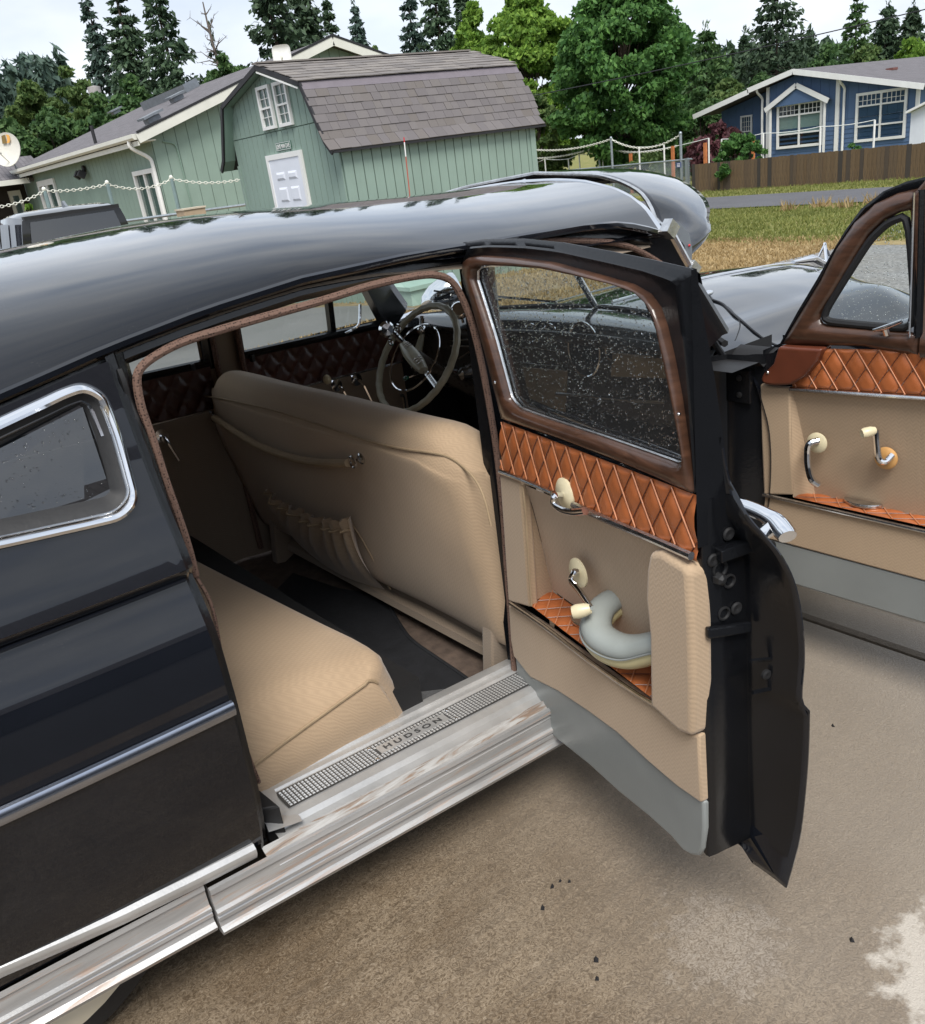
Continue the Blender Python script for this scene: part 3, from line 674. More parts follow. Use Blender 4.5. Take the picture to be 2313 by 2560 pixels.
# ================================================================== GREEN HOUSE
XH, YH, XRG, ZRG, ZEV = 8.15, 21.5, 13.15, 4.62, 2.93
house = thing('green_house', (13, 28, tz(13, 28)), 'long sage green house with grey shingle roof, white fascia and a glass patio door', 'house')
YH2 = 34.5; XH2 = 2*XRG-XH
m = MB(); m.prism([(XH+.02, YH+.02, -.6), (XH2, YH+.02, -.6), (XH2, YH+.02, ZEV-.1), (XRG, YH+.02, ZRG-.16), (XH+.02, YH+.02, ZEV-.1)], (0, YH2-YH, 0)); m.build('wall', MAT['green_trim'], house, smooth=False)
planks_on_x(house, XH, YH, 33.0, .30, -.5, ZEV-.12, MAT['green'], gap=.012)
planks_on_y(house, YH, XH, XRG+3, .30, -.5, lambda x: (ZEV-.14 + (ZRG-ZEV)*(x-XH+.4)/(XRG-XH+.4)) if x < XRG else (ZRG-.14-(ZRG-ZEV)*(x-XRG)/(XRG-XH+.4)), MAT['green'], gap=.012)
EX = XH-.42; t = .12
m = MB(); m.prism([(EX, YH-.35, ZEV-.03), (XRG, YH-.35, ZRG), (2*XRG-EX, YH-.35, ZEV-.03), (2*XRG-EX, YH-.35, ZEV-.03-t), (XRG, YH-.35, ZRG-t), (EX, YH-.35, ZEV-.03-t)], (0, YH2-YH+.6, 0)); hroof = m.build('roof', MAT['roofgrey'], house, smooth=False)
bar('rake_fascia', MAT['offwhite'], hroof, (EX, YH-.365, ZEV-.13), (XRG, YH-.365, ZRG-.10), .19, .025)
bar('rake_fascia', MAT['offwhite'], hroof, (2*XRG-EX, YH-.365, ZEV-.13), (XRG, YH-.365, ZRG-.10), .19, .025)
bar('rake_edge', MAT['blacktrim'], hroof, (EX, YH-.37, ZEV+.0), (XRG, YH-.37, ZRG+.03), .05, .04)
bar('rake_edge', MAT['blacktrim'], hroof, (2*XRG-EX, YH-.37, ZEV+.0), (XRG, YH-.37, ZRG+.03), .05, .04)
m = MB(); m.prism([(EX-.11, YH-.33, ZEV-.02), (EX-.11, YH-.33, ZEV-.10), (EX-.07, YH-.33, ZEV-.14), (EX, YH-.33, ZEV-.14), (EX, YH-.33, ZEV-.02)], (0, 12.0, 0)); m.build('gutter', MAT['offwhite'], house, smooth=False)
m = MB(); board(m, EX+.002, XH-.001, YH-.3, 33, ZEV-.19, ZEV-.165); m.build('soffit', MAT['offwhite'], house, smooth=False)
bar('frieze_board', MAT['offwhite'], house, (EX+.015, YH-.32, ZEV-.21), (EX+.015, 33, ZEV-.21), .10, .025)
m = MB(); m.tube(cr([(EX-.05, YH+.1, ZEV-.12), (EX-.03, YH+.1, ZEV-.28), (XH-.12, YH+.06, ZEV-.52), (XH-.08, YH+.05, ZEV-.7)], 4)+[np.array((XH-.08, YH+.05, 0.))], .045, 8); m.build('downspout', MAT['white'], house)
m = MB(); m.tube(cr([(XH+.25, YH-.04, ZEV-.22), (XH+.5, YH-.04, ZEV-.3), (XH+.55, YH-.04, ZEV-.5)], 4)+[np.array((XH+.62, YH-.04, .0))], .018, 6); m.build('cable_conduit', MAT['green_trim'], house)
# patio door and window on the long wall
window_x(house, XH-.03, 21.62, 23.0, .05, 2.20, fw=.10, mull=(.48,), th=.07, backparts=[(0, .48, 0, 1, 'teal'), (.48, 1, 0, 1, 'lace_curtain')])
window_x(house, XH-.03, 29.9, 31.8, .9, 2.48, fw=.16, mull=(.5,), th=.06, backparts=[(0, .5, 0, 1, 'teal'), (.5, 1, 0, 1, 'lace_curtain')])
# floodlight
fl0 = onx(PX('h1', 965, 1010), XH-.05)
m = MB(); m.lathe(fl0, (-1, 0, 0), [(.001, 0), (.09, 0), (.09, .06), (.001, .07)], 12); lamp = m.build('floodlight', MAT['blacktrim'], house)
for dy in (.22, -.12):
    m = MB(); c = fl0+np.array((-.16, dy, -.13)); m.tube([fl0+np.array((-.05, 0, -.02)), c], .018, 6); m.obox(c, (.07, .03*np.sign(dy), -.05), (0, .075, 0), (.05, 0, .07)); m.build('lamp_head', MAT['blacktrim'], lamp, smooth=False)
def roof_z(x): return ZEV-.03+(ZRG-ZEV+.03)*(x-EX)/(XRG-EX)
def on_roof(p):     # ray hits the front roof slope
    d = ray(p); k = (ZRG-ZEV+.03)/(XRG-EX); t_ = (ZEV-.03-k*EX-EYE[2])/(d[2]-k*d[0]); return EYE+d*t_
for (p, s) in ((PX('h2', 385, 480), .5), (PX('h2', 660, 240), .5), (PX('h1', 1330, 385), .45)):
    c = on_roof(p); m = MB(); u = np.array((1, 0, .33))/1.05; nn = np.array((-.31, 0, .95))
    m.obox(c+nn*.07, u*.16, (0, .16, 0), nn*.05); m.obox(c+nn*.16, u*.26, (0, .24, 0), nn*.025); m.build('roof_vent', MAT['greymetal'], hroof, smooth=False)
c0 = on_roof(PX('h2', 330, 320)); c1 = on_roof(PX('h2', 860, 95)); u = c1-c0; L = np.linalg.norm(u); u /= L; nn = np.array((-.31, 0, .95)); vv = np.cross(nn, u)
m = MB(); m.obox((c0+c1)/2+nn*.12-vv*.0, u*L*.46, vv*.35, nn*.12); sk = m.build('skylight', MAT['greymetal'], hroof, smooth=False)
m = MB(); m.obox((c0+c1)/2+nn*.25, u*L*.45, vv*.33, nn*.008); m.build('pane', MAT['house_glass'], sk, smooth=False)
cp = on_roof(PX('h1', 1150, 400))
m = MB(); m.tube([cp-np.array((0, 0, .2)), cp+np.array((0, 0, 1.0))], .16, 12); chim = m.build('flue_pipe', MAT['galv'], hroof)
m = MB(); m.lathe(cp+np.array((0, 0, .95)), (0, 0, 1), [(.001, 0), (.30, .0), (.30, .28), (.001, .34)], 14); m.build('flue_cap', simple('dull_cap', (.36, .34, .33), .6), chim)
vp = on_roof(PX('h1', 1090, 720)); m = MB(); m.tube([vp, vp+np.array((0, 0, .42))], .045, 8); m.build('vent_pipe', MAT['blacktrim'], hroof)
# wing at the far end: porch roof and dark porch wall
m = MB(); m.prism([(XH+.5, 32.2, 2.62), (1.0, 32.2, 2.62), (1.0, 33.8, 3.35), (XH+.5, 33.8, 3.35)], (0, .04, -.10)); wing = m.build('porch_roof', MAT['roofgrey'], house, smooth=False)
bar('porch_gutter', MAT['offwhite'], wing, (XH-.2, 32.12, 2.56), (1.0, 32.12, 2.56), .15, .11)
MAT['porch'] = simple('dark_brown_porch_wall', (.030, .024, .020), .85)
m = MB(); board(m, 1.0, XH-.03, 33.6, 33.8, -.6, 2.75); m.build('porch_wall', MAT['porch'], house, smooth=False)
dA = ony(PX('h1', 60, 1190), 33.55); dB = ony(PX('h1', 190, 1150), 33.55)
for xa_, xb_, zt_ in ((dA[0], dB[0], 2.35),):
    m = MB(); board(m, xa_, xb_, 33.5, 33.59, .2, zt_); pw = m.build('porch_window', MAT['offwhite'], house, smooth=False)
    m = MB(); board(m, xa_+.10, xb_-.10, 33.48, 33.497, .4, zt_-.16); m.build('pane', MAT['house_glass'], pw, smooth=False)
# satellite dishes
def dish(c, aim, r, mat, label, legs, sq=False):
    aim = np.array(aim, float)/np.linalg.norm(aim); t_ = thing('satellite_dish', (c[0], c[1], c[2]-.6), label, 'satellite dish')
    m = MB()
    if not sq: m.lathe(c, aim, [(.001, .0), (r*.5, .02), (r*.85, .07), (r, .11), (r*1.0, .09), (r*.8, .03), (.001, -.03)], 28)
    else:
        e1 = np.cross((0, 0, 1), aim); e1 /= np.linalg.norm(e1); e2 = np.cross(aim, e1); rows = []
        for q, d in ((.02, .0), (.55, .01), (.9, .04), (1.0, .07), (1.0, .05), (.9, .02), (.02, -.02)):
            rows.append([np.array(c)+aim*d+q*r*(e1*np.sign(math.cos(a))*abs(math.cos(a))**.45+e2*np.sign(math.sin(a))*abs(math.sin(a))**.45) for a in np.linspace(0, 2*math.pi, 25)[:-1]])
        m.grid(rows, closed_v=True)
    d_ = m.build('reflector', MAT[mat], t_)
    m = MB(); tip = np.array(c)+aim*r*1.0-np.array((0, 0, r*.35)); m.tube([np.array(c)-np.array((0, 0, r*.9)), tip], .015, 6); m.tube([tip, tip-aim*.09], .035, 8); m.build('feed_arm', MAT['offwhite'], t_)
    m = MB(); m.tube([np.array(c)-aim*.03, np.array(c)-np.array((0, 0, r*1.3))-aim*.1], .02, 6)
    for l in legs: m.tube([np.array(c)-np.array((0, 0, r*.8))-aim*.08, np.array(c)+np.array(l)], .012, 6)
    m.build('mast', MAT['greymetal'], t_); return t_, aim
c = onx(PX('h1', 100, 800), 7.6)
dd, aim_ = dish(c, (-.75, -.62, .25), .50, 'dish', 'round pale grey satellite dish on the porch roof of the green house', ((.15, .35, -1.0), (.3, -.25, -1.0)))
e1 = np.cross((0, 0, 1), aim_); e1 /= np.linalg.norm(e1); e2 = np.cross(aim_, e1); cc = np.array(c)+aim_*.075
MAT['logo'] = simple('logo_brown', (.16, .10, .02), .5); MAT['logo_o'] = simple('logo_orange', (.60, .30, .06), .5)
m = MB(); m.prism([cc+e1*x+e2*y for x, y in ((-.13, .45), (.01, .45), (.01, .19), (-.13, .19))], aim_*.003); m.build('logo_block', MAT['logo'], dd, smooth=False)
m = MB(); m.prism([cc+aim_*.0005+e1*x+e2*y for x, y in ((.02, .45), (.12, .45), (.16, .38), (.16, .26), (.12, .19), (.02, .19), (.06, .26), (.06, .38))], aim_*.003); m.build('logo_arc', MAT['logo_o'], dd, smooth=False)
c = ony(PX('h3', 710, 40), 21.0)
dish(c, (-.6, -.78, .12), .22, 'white', 'small square white satellite dish above the shed roof ridge', ((.1, .3, -.9), (-.1, .4, -.9)), sq=True)

# ================================================================== chain fence in front of the house
MAT['postgrey'] = simple('fence_post_grey_green', (.22, .30, .30), .5, metal=.3)
def chain_between(name, a, b, sag, mat, label, group=None, link=.075, r=.012, parent=None):
    a, b = np.array(a, float), np.array(b, float); L = np.linalg.norm(b-a)*1.02; n = max(4, int(L/(link*.8))); m = MB()
    pts = [a+(b-a)*t-np.array((0, 0, 4*sag*t*(1-t))) for t in np.linspace(0, 1, n+1)]
    for i in range(n):
        p, q = pts[i], pts[i+1]; t = (q-p)/np.linalg.norm(q-p); s1 = np.cross(t, (0, 0, 1)); s1 /= np.linalg.norm(s1); s2 = np.cross(t, s1)
        sd = s1 if i % 2 else s2; c_ = (p+q)/2
        m.tube([c_+t*(link*.5*math.cos(w))+sd*(link*.30*math.sin(w)) for w in np.linspace(0, 2*math.pi, 9)[:-1]], r, 5, closed=True)
    return m.build(name, mat, parent, label=label, cat=None if parent else 'chain', group=group)
def post(name, base, top, r, mat, label, cat='post', group=None, cap='chainwhite'):
    t_ = thing(name, base, label, cat, group); m = MB(); m.tube([base, top], r, 10); m.build('shaft', mat, t_)
    if cap: m = MB(); m.ell(np.array(top)+np.array((0, 0, r*.8)), (r*1.15, 0, 0), (0, r*1.15, 0), (0, 0, r*1.3), 10, 6); m.build('finial', MAT[cap], t_)
    return t_
YC = 18.4
tops = [ony(PX('h1', *q), YC) for q in ((-330, 1450), (505, 1262), (1222, 1185))]+[ony(PX('h2', 585, 1125), YC)]
for i, tp in enumerate(tops):
    nm = ('grey chain fence post beyond the pickup, nearest the porch wing', 'grey chain fence post standing before the long wall window', 'grey chain fence post between the window and the patio door', 'grey chain fence post beside the patio door downspout')[i]
    post('fence_post', (tp[0], YC, tz(tp[0], YC)), tp, .035, MAT['postgrey'], nm, group='posts of the chain fence by the green house')
endp = ony(PX('h2', 1380, 1130), YC-.6)
for i, (a, b, sg, nm) in enumerate(((tops[0], tops[1], .10, 'white plastic chain drooping past the porch wing'), (tops[1], tops[2], .04, 'white plastic chain crossing the long wall window'), (tops[2], tops[3], .13, 'white plastic chain sagging before the patio door'), (tops[3], endp, .07, 'white plastic chain running from the downspout to the shed'))):
    chain_between('white_chain', a, b, sg, MAT['chainwhite'], nm, 'white chains by the green house', link=.075, r=.0075)
ra = ony(PX('h2', 60, 1568), YC); rb = ony(PX('h2', 600, 1560), YC)
rl = thing('chain_link_fence', (rb[0], YC, tz(rb[0], YC)), 'low galvanised chain link fence below the white chains', 'fence')
m = MB(); m.tube([(ra[0]-4, YC+.03, ra[2]), (rb[0]+3, YC+.03, rb[2])], .028, 8); m.build('top_rail', MAT['galv'], rl)
def mesh_panel(parent, p0, p1, zb, zt, cell=.075, r=.0035, mat='galv'):
    p0, p1 = np.array(p0, float), np.array(p1, float); L = np.linalg.norm(p1-p0); t = (p1-p0)/L; m = MB(); Hh = zt-zb; n = int((L+Hh)/cell/1.0)
    for i in range(n):
        s0 = i*cell-Hh
        for sg in (1, -1):
            a0, b0 = (s0, s0+Hh) if sg > 0 else (s0+Hh, s0); za, zb_ = zb, zt
            def clipu(a_, z_a, b_, z_b):
                if a_ > b_: a_, z_a, b_, z_b = b_, z_b, a_, z_a
                if b_ <= 0 or a_ >= L: return None
                if a_ < 0: z_a = z_a+(z_b-z_a)*(-a_)/(b_-a_); a_ = 0
                if b_ > L: z_b = z_a+(z_b-z_a)*(L-a_)/(b_-a_); b_ = L
                return a_, z_a, b_, z_b
            q = clipu(a0, za, b0, zb_)
            if q: m.tube([p0+t*q[0]+np.array((0, 0, q[1]-p0[2])), p0+t*q[2]+np.array((0, 0, q[3]-p0[2]))], r, 3, caps=False)
    return m.build('wire_mesh', MAT[mat], parent, smooth=False, fix=False)
mesh_panel(rl, (rb[0]-1.6, YC+.03, 0), (rb[0]+.2, YC+.03, 0), .2, rb[2], cell=.09)
pb0 = ony(PX('h2', 720, 1465), 17.6); pb1 = ony(PX('h2', 965, 1440), 17.6)
bx = thing('planter_box', ((pb0[0]+pb1[0])/2, 17.7, tz(7, 17.7)), 'tan wooden planter stand against the green gable wall', 'planter')
m = MB(); board(m, pb0[0], pb1[0], 17.6, 18.0, tz(7, 17.7), pb0[2]-.03); m.build('box', MAT['tanbox'], bx, smooth=False)
m = MB(); board(m, pb0[0]-.02, pb1[0]+.02, 17.58, 18.02, pb0[2]-.03, pb0[2]); m.build('rim', simple('pale_rim', (.55, .48, .38), .7), bx, smooth=False)

# ================================================================== PICKUP
def pickup():
    bx_, by_ = 3.62, 13.0; zg = tz(bx_, by_); t_ = thing('pickup_truck', (bx_, by_+.5, zg), 'black crew cab pickup truck parked before the green house', 'pickup truck')
    def sec(y, hw0, hw1, z0, z1, bulge=.0):   # cab cross section at station y: half widths at bottom / top
        pts = []
        for k in range(9): a = math.pi*k/8; pts.append((bx_+math.copysign(abs(math.cos(a))**.35, math.cos(a))*lerp(hw0, hw1, abs(math.sin(a))**.8), y, lerp(z0, z1, math.sin(a)**.55)))
        return pts
    zr = 1.60; zb = zg+1.12
    m = MB(); st = [(by_-.02, .80, .64, zb, zr-.045), (by_+.10, .80, .64, zb, zr-.01), (by_+.6, .82, .65, zb, zr+.02), (by_+1.1, .82, .65, zb, zr), (by_+1.5, .80, .60, zb, zr-.12), (by_+2.0, .78, .74, zb, zb+.10)]
    rows = []
    for y, a, b, z0, z1 in st:
        rows.append([(bx_-a, y, z0), (bx_-lerp(a, b, .8), y, lerp(z0, z1, .80)), (bx_-b, y, z1-.035), (bx_-b+.10, y, z1), (bx_, y, z1+.02), (bx_+b-.10, y, z1), (bx_+b, y, z1-.035), (bx_+lerp(a, b, .8), y, lerp(z0, z1, .80)), (bx_+a, y, z0)])
    m.grid(rows); m.poly([q for q in rows[0]]); m.build('cab', MAT['truckpaint'], t_, sharp=50)
    m = MB(); board(m, bx_-.92, bx_+.92, by_-1.75, by_+3.7, zg+.45, zg+.78); board(m, bx_-.92, bx_+.92, by_-.02, by_+2.1, zg+.78, zb+.01); board(m, bx_-.90, bx_+.90, by_+2.1, by_+3.6, zg+.78, zg+1.05)
    for sx in (-1, 1): board(m, bx_+sx*.92, bx_+sx*.84, by_-1.75, by_-.03, zg+.78, zg+1.10)
    board(m, bx_-.84, bx_+.84, by_-1.75, by_-1.68, zg+.78, zg+1.10); m.build('body', MAT['truckpaint'], t_, smooth=False)
    m = MB(); zt = zr-.085; m.add([(bx_-.68, by_-.035, zb+.03), (bx_+.68, by_-.035, zb+.03), (bx_+.55, by_-.03, zt-.02), (bx_-.55, by_-.03, zt-.02)], [(0, 1, 2, 3)]); m.build('rear_window', MAT['glass_dark'], t_, smooth=False)
    m = MB(); board(m, bx_-.62, bx_+.62, by_-.075, by_+.03, zr-.075, zr-.03); m.build('roof_spoiler', MAT['rubber'], t_, smooth=False)
    for ya, yb in ((.12, .42), (.50, 1.0), (1.08, 1.55)):
        for sx in (-1, 1):
            m = MB(); w0, w1 = .825, .70; m.add([(bx_+sx*w0, by_+ya, zb+.05), (bx_+sx*w0, by_+yb, zb+.05), (bx_+sx*w1, by_+min(yb, 1.30), zt-.01), (bx_+sx*w1, by_+ya+.02, zt-.01)], [(0, 1, 2, 3)]); m.build('side_window', MAT['truck_glass'], t_, smooth=False)
    m = MB(); m.prism([(bx_+.05, by_+.35, zr+.02), (bx_+.05, by_+.55, zr+.02), (bx_+.05, by_+.52, zr+.09), (bx_+.05, by_+.47, zr+.10)], (.035, 0, 0)); m.build('roof_antenna', MAT['greymetal'], t_)
    for sx in (-1, 1):
        for yy in (-1.0, 2.75):
            m = MB(); m.lathe((bx_+sx*.82, by_+yy, zg+.38), (sx, 0, 0), [(.001, -.12), (.30, -.12), (.38, -.08), (.38, .08), (.30, .11), (.22, .10), (.2, .05), (.001, .05)], 20); m.build('wheel', MAT['tyre'], t_)
        m = MB(); board(m, bx_+sx*.925, bx_+sx*.86, by_-1.765, by_-1.70, zg+.62, zg+1.0); m.build('tail_light', MAT['red'], t_, smooth=False)
pickup()

# ================================================================== BLUE HOUSE, FENCES ON THE RIGHT
XB = 36.0; zgb = tz(XB, 22)
bh = thing('blue_house', (XB+5, 22.8, zgb), 'blue manufactured house with white trimmed gable and large picture windows', 'house')
YP, ZP = 22.83, 3.0; YEL, ZE, YER = 27.79, 1.86, 17.5
ztop = lambda y: (ZP-.16-(ZP-ZE)*(y-YP)/(YEL-YP)) if y > YP else (ZP-.16-(ZP-ZE)*(YP-y)/(YEL-YP))
m = MB(); m.prism([(XB, 24.34, zgb-.2), (XB, 17.9, zgb-.2), (XB, 17.9, ztop(17.9)), (XB, YP, ztop(YP)), (XB, 24.34, ztop(24.34))], (14, 0, 0)); m.build('wall', MAT['blue'], bh, smooth=False)
m = MB(); m.prism([(XB+.7, 27.2, zgb-.2), (XB+.7, 24.34, zgb-.2), (XB+.7, 24.34, ztop(24.34)), (XB+.7, 27.2, ztop(27.2))], (13, 0, 0)); m.build('wall', MAT['blue'], bh, smooth=False)
for (a, b, X) in ((24.34, 17.9, XB), (27.2, 24.34, XB+.7)):      # upper boards and lower lap siding
    zl = .9
    planks_on_x(bh, X, b, a, .40, zl+.02, ztop, MAT['blue'], gap=.012, th=.016)
    zz = zgb
    while zz < zl-.05:
        m = MB(); m.prism([(X-.006, b, zz), (X-.028, b, zz), (X-.010, b, zz+.17), (X-.006, b, zz+.17)], (0, a-b, 0)); m.build('lap_board', MAT['blue'], bh, smooth=False); zz += .17
m = MB(); t = .10; m.prism([(XB-.55, YEL, ZE), (XB-.55, YP, ZP), (XB-.55, YER, ZP-(ZP-ZE)*(YP-YER)/(YEL-YP)), (XB-.55, YER, ZP-(ZP-ZE)*(YP-YER)/(YEL-YP)-t), (XB-.55, YP, ZP-t), (XB-.55, YEL, ZE-t)], (15.5, 0, 0)); broof = m.build('roof', MAT['roofgrey'], bh, smooth=False)
for (a, b) in (((YEL, ZE), (24.9, ztop(24.9)+.16)), ((24.95, ztop(24.9)+.2), (YP, ZP)), ((YP, ZP), (YER, ZP-(ZP-ZE)*(YP-YER)/(YEL-YP)))):
    bar('fascia', MAT['white'], broof, (XB-.57, a[0], a[1]-.08), (XB-.57, b[0], b[1]-.08), .20, .03)
for dx, dy in ((3.0, -2.2), (5.0, -3.8)):
    zc = ZP-(ZP-ZE)*(2.2 if dy > -3 else 3.8)/(YEL-YP); m = MB(); board(m, XB+dx-.2, XB+dx+.2, YP+dy-.15, YP+dy+.15, zc-.02, zc+.07); m.build('roof_vent', simple('rust_vent', (.16, .06, .05), .7), broof, smooth=False)
for (ya, yb, za, zb, X, mul, cols) in ((21.76, 23.84, .06, 1.78, XB-.05, (.5,), 'darkroom'), (18.34, 20.36, .02, 1.78, XB-.03, (.5,), 'blind')):
    window_x(bh, X, ya, yb, za, zb, fw=.10, mull=mul, rails=(.30, .76), grid=((0, .47, .76, 1, 5, 2), (.53, 1, .76, 1, 5, 2)), th=.06,
             backparts=[(0, 1, .0, .30, 'darkroom'), (0, 1, .30, .76, 'blind'), (0, 1, .76, 1, cols)])
window_x(bh, XB+.66, 25.55, 26.15, .2, 1.55, fw=.07, rails=(.52,), grid=((0, 1, .52, 1, 4, 3),), th=.05, backparts=[(0, 1, 0, .5, 'blind'), (0, 1, .5, 1, 'darkroom')])
for y, w_ in ((24.30, .14), (21.14, .16), (17.95, .14)): bar('corner_post', MAT['white'], bh, (XB-.05, y, zgb), (XB-.05, y, ztop(y)+.0), .06, w_, up=(1, 0, 0))
for y in (24.02, 21.55): bar('porch_post', MAT['white'], bh, (XB-.28, y, zgb), (XB-.28, y, 1.65), .06, .08, up=(1, 0, 0))
m = MB(); m.prism([(XB-.35, 24.2, 1.66), (XB-.35, 22.8, 2.44), (XB-.35, 21.4, 1.70), (XB-.35, 21.6, 1.70), (XB-.35, 22.8, 2.36), (XB-.35, 24.0, 1.66)][:6], (.30, 0, 0)); pr = m.build('window_gable_roof', MAT['roofgrey'], bh, smooth=False)
for a, b in (((24.24, 1.68), (22.8, 2.46)), ((22.8, 2.46), (21.36, 1.72))): bar('gable_fascia', MAT['white'], pr, (XB-.365, a[0], a[1]-.05), (XB-.365, b[0], b[1]-.05), .19, .03)
m = MB(); m.prism([(XB-.30, 24.0, 1.70), (XB-.30, 22.8, 2.33), (XB-.30, 21.6, 1.74)], (.28, 0, 0)); m.build('gable_infill', MAT['blue'], pr, smooth=False)
for y, x0, x1 in ((24.55, XB+.3, XB-.06), (20.85, XB-.35, XB-.06)):
    m = MB(); zt = ztop(y)+.05; m.tube(cr([(XB-.5, y, zt), (XB-.42, y, zt-.15), (XB-.10, y+(.0), zt-.38), (XB-.09, y, zt-.6)], 4)+[np.array((XB-.09, y, zgb))], .05, 8); m.build('downspout', MAT['white'], bh)
# white lean-to at the right edge
w0 = onx(PX('h7', 1625, 850), 33.0); w1 = onx(PX('h7', 1610, 1240), 33.0)
ws = thing('white_shed', (34, w0[1]-1.2, tz(33, 14)), 'small white outbuilding with sloping roof beside the blue house', 'shed')
m = MB(); m.prism([(33, w0[1], tz(33, 14)), (33, w0[1], w0[2]-.02), (33, w0[1]-2.4, w0[2]+.85), (33, w0[1]-2.4, tz(33, 14))], (1.8, 0, 0)); m.build('wall', MAT['doorwhite'], ws, smooth=False)
bar('roof', MAT['white'], ws, (33.8, w0[1]+.1, w0[2]), (33.8, w0[1]-2.5, w0[2]+.93), .07, 2.0)
# board fence: every picket its own piece
XF = 29.6
fence = thing('board_fence', (XF, 16, tz(XF, 16)), 'weathered brown board fence between the road and the blue house', 'fence')
y = 6.0; lib = []
for w_ in (.13, .145, .16):
    m = MB(); m.box((0, 0, 0), (.02, w_-.006, 1.03)); me = bpy.data.meshes.new('picket'); me.from_pydata(m.v, [], m.f); me.materials.append(MAT['picket']); lib.append((w_, me))
while y < 23.2:
    w_, me = random.choice(lib); o = link_obj('picket', me, fence); o.location = (XF+random.uniform(-.006, .006), y, tz(XF, y)-.02+random.uniform(-.012, .012)); y += w_
for z in (.25, .8): bar('fence_rail', MAT['picket'], fence, (XF+.045, 6.0, tz(XF, 0)+z), (XF+.045, 23.2, tz(XF, 0)+z), .09, .04)
# chain link run continuing the fence line, tall posts with swags of chain
cl = thing('chain_link_fence', (XF, 27, tz(XF, 27)), 'chain link fence with tall posts and swagged chain beyond the visor', 'fence')
zr_ = .30; m = MB(); m.tube([(XF, 23.3, zr_), (XF, 33.5, zr_+.06)], .03, 8); m.build('top_rail', MAT['galv'], cl)
mesh_panel(cl, (XF, 23.4, 0), (XF, 33.0, 0), tz(XF, 27), zr_, cell=.085, r=.005)
P1 = onx(PX('h5', 1625, 350), XF); P2 = onx(PX('h5', 922, 395), XF); P3 = onx(PX('h5', 797, 470), XF+3); P0 = onx(PX('h5', -300, 400), XF); P3b = onx(PX('h5', -350, 520), XF+3)
for p, nm, r_ in ((P1, 'tall grey fence post where the chain link meets the board fence', .055), (P2, 'tall grey fence post midway along the chain link fence', .05), (P3, 'shorter grey post behind the chain link fence', .05), (P0, 'tall grey fence post hidden past the shed corner', .05)):
    post('tall_post', (p[0], p[1], tz(p[0], p[1])), p, r_, MAT['galv'], nm, group='tall posts along the chain link fence', cap='galv')
bar('gate_post', MAT['galv'], cl, (XF-.05, P1[1]-.32, tz(XF, 24)), (XF-.05, P1[1]-.32, zr_+.05), .11, .11, up=(1, 0, 0))
for a, b, sg, nm in ((P1, P2, .40, 'white chain swagged between the two tallest fence posts'), (P2, P0, .45, 'white chain swagged from the middle post towards the shed'), (P3, P3b, .42, 'white chain hanging from the shorter grey post'), (P3, onx(PX('h5', 1600, 460), XF+3), .25, 'white chain sagging from the shorter post towards the board fence')):
    chain_between('white_chain', a, b, sg, MAT['chainwhite'], nm, 'white chains beyond the visor', link=.12, r=.013)
sg_ = onx(PX('h5', 1608, 657), XF-.05)
ps = thing('fence_notice', (XF-.05, sg_[1], sg_[2]), 'small blue and white notice hung on the chain link fence', 'sign')
m = MB(); board(m, XF-.06, XF-.05, sg_[1]-.12, sg_[1]+.12, sg_[2]-.09, sg_[2]+.09); pl = m.build('plate', MAT['navy'], ps, smooth=False)
for dz in (.045, -.005, -.05): m = MB(); board(m, XF-.064, XF-.06, sg_[1]-.08, sg_[1]+.08, sg_[2]+dz-.012, sg_[2]+dz+.012); m.build('text_line', MAT['white'], pl, smooth=False)
# garden posts and ropes behind
gp = [(PX('h5', 175, 630), 33.), (PX('h5', 252, 595), 33.), (PX('h5', 490, 595), 33.), (PX('h5', 598, 545), 33.), (PX('h5', 835, 545), 33.), (PX('h5', 1205, 475), 32.), (PX('h5', 1457, 450), 32.), (PX('h6', 410, 1225), 33.), (PX('h6', 595, 1240), 31.), (PX('h6', 1188, 1155), 31.), (PX('h7', 335, 1060), 31.), (PX('h7', 1107, 965), 31.)]
gpt = []
for p, X in gp:
    q = onx(p, X); gpt.append(q); post('garden_stake', (X, q[1], tz(X, q[1])), q, .035, MAT['white'], 'slim white garden stake behind the board and chain link fences', 'stake', 'white garden stakes strung with rope', cap=None)
for X in (31., 32., 33.):
    row = sorted([q for q in gpt if abs(q[0]-X) < .1], key=lambda q: q[1])
    for a, b in zip(row, row[1:]):
        m = MB(); L = np.linalg.norm(b-a); m.tube([a+(b-a)*t-np.array((0, 0, .05*L*4*t*(1-t)*.5)) for t in np.linspace(0, 1, 11)], .014, 5)
        m.build('rope', MAT['rope'], label='thin white rope slung between garden stakes by the blue house', cat='rope', group='ropes between the garden stakes')
for p, X in ((PX('h5', 1120, 540), 32.5), (PX('h5', 1545, 465), 32.5), (PX('h6', 360, 1290), 32.5), (PX('h6', 1042, 1210), 32.5)):
    q = onx(p, X); m = MB(); board(m, X-.05, X+.05, q[1]-.06, q[1]+.06, tz(X, q[1]), q[2])
    m.build('orange_stake', MAT['orange'], smooth=False, label='square orange wooden stake in the garden behind the fence', cat='stake', group='orange stakes in the garden')
# overhead wire
wa = atdist(PX('t', 40, 440), 34); wb = atdist(PX('t', 1821, 50), 30)
d_ = wb-wa; m = MB(); m.tube([wa+d_*t-np.array((0, 0, .5*4*(t+.6)*(1.6-t)/4.84*.6-.28)) for t in np.linspace(-.6, 1.6, 30)], .016, 5)
m.build('overhead_wire', MAT['wire'], label='thin dark overhead wire crossing above the blue house', cat='wire')
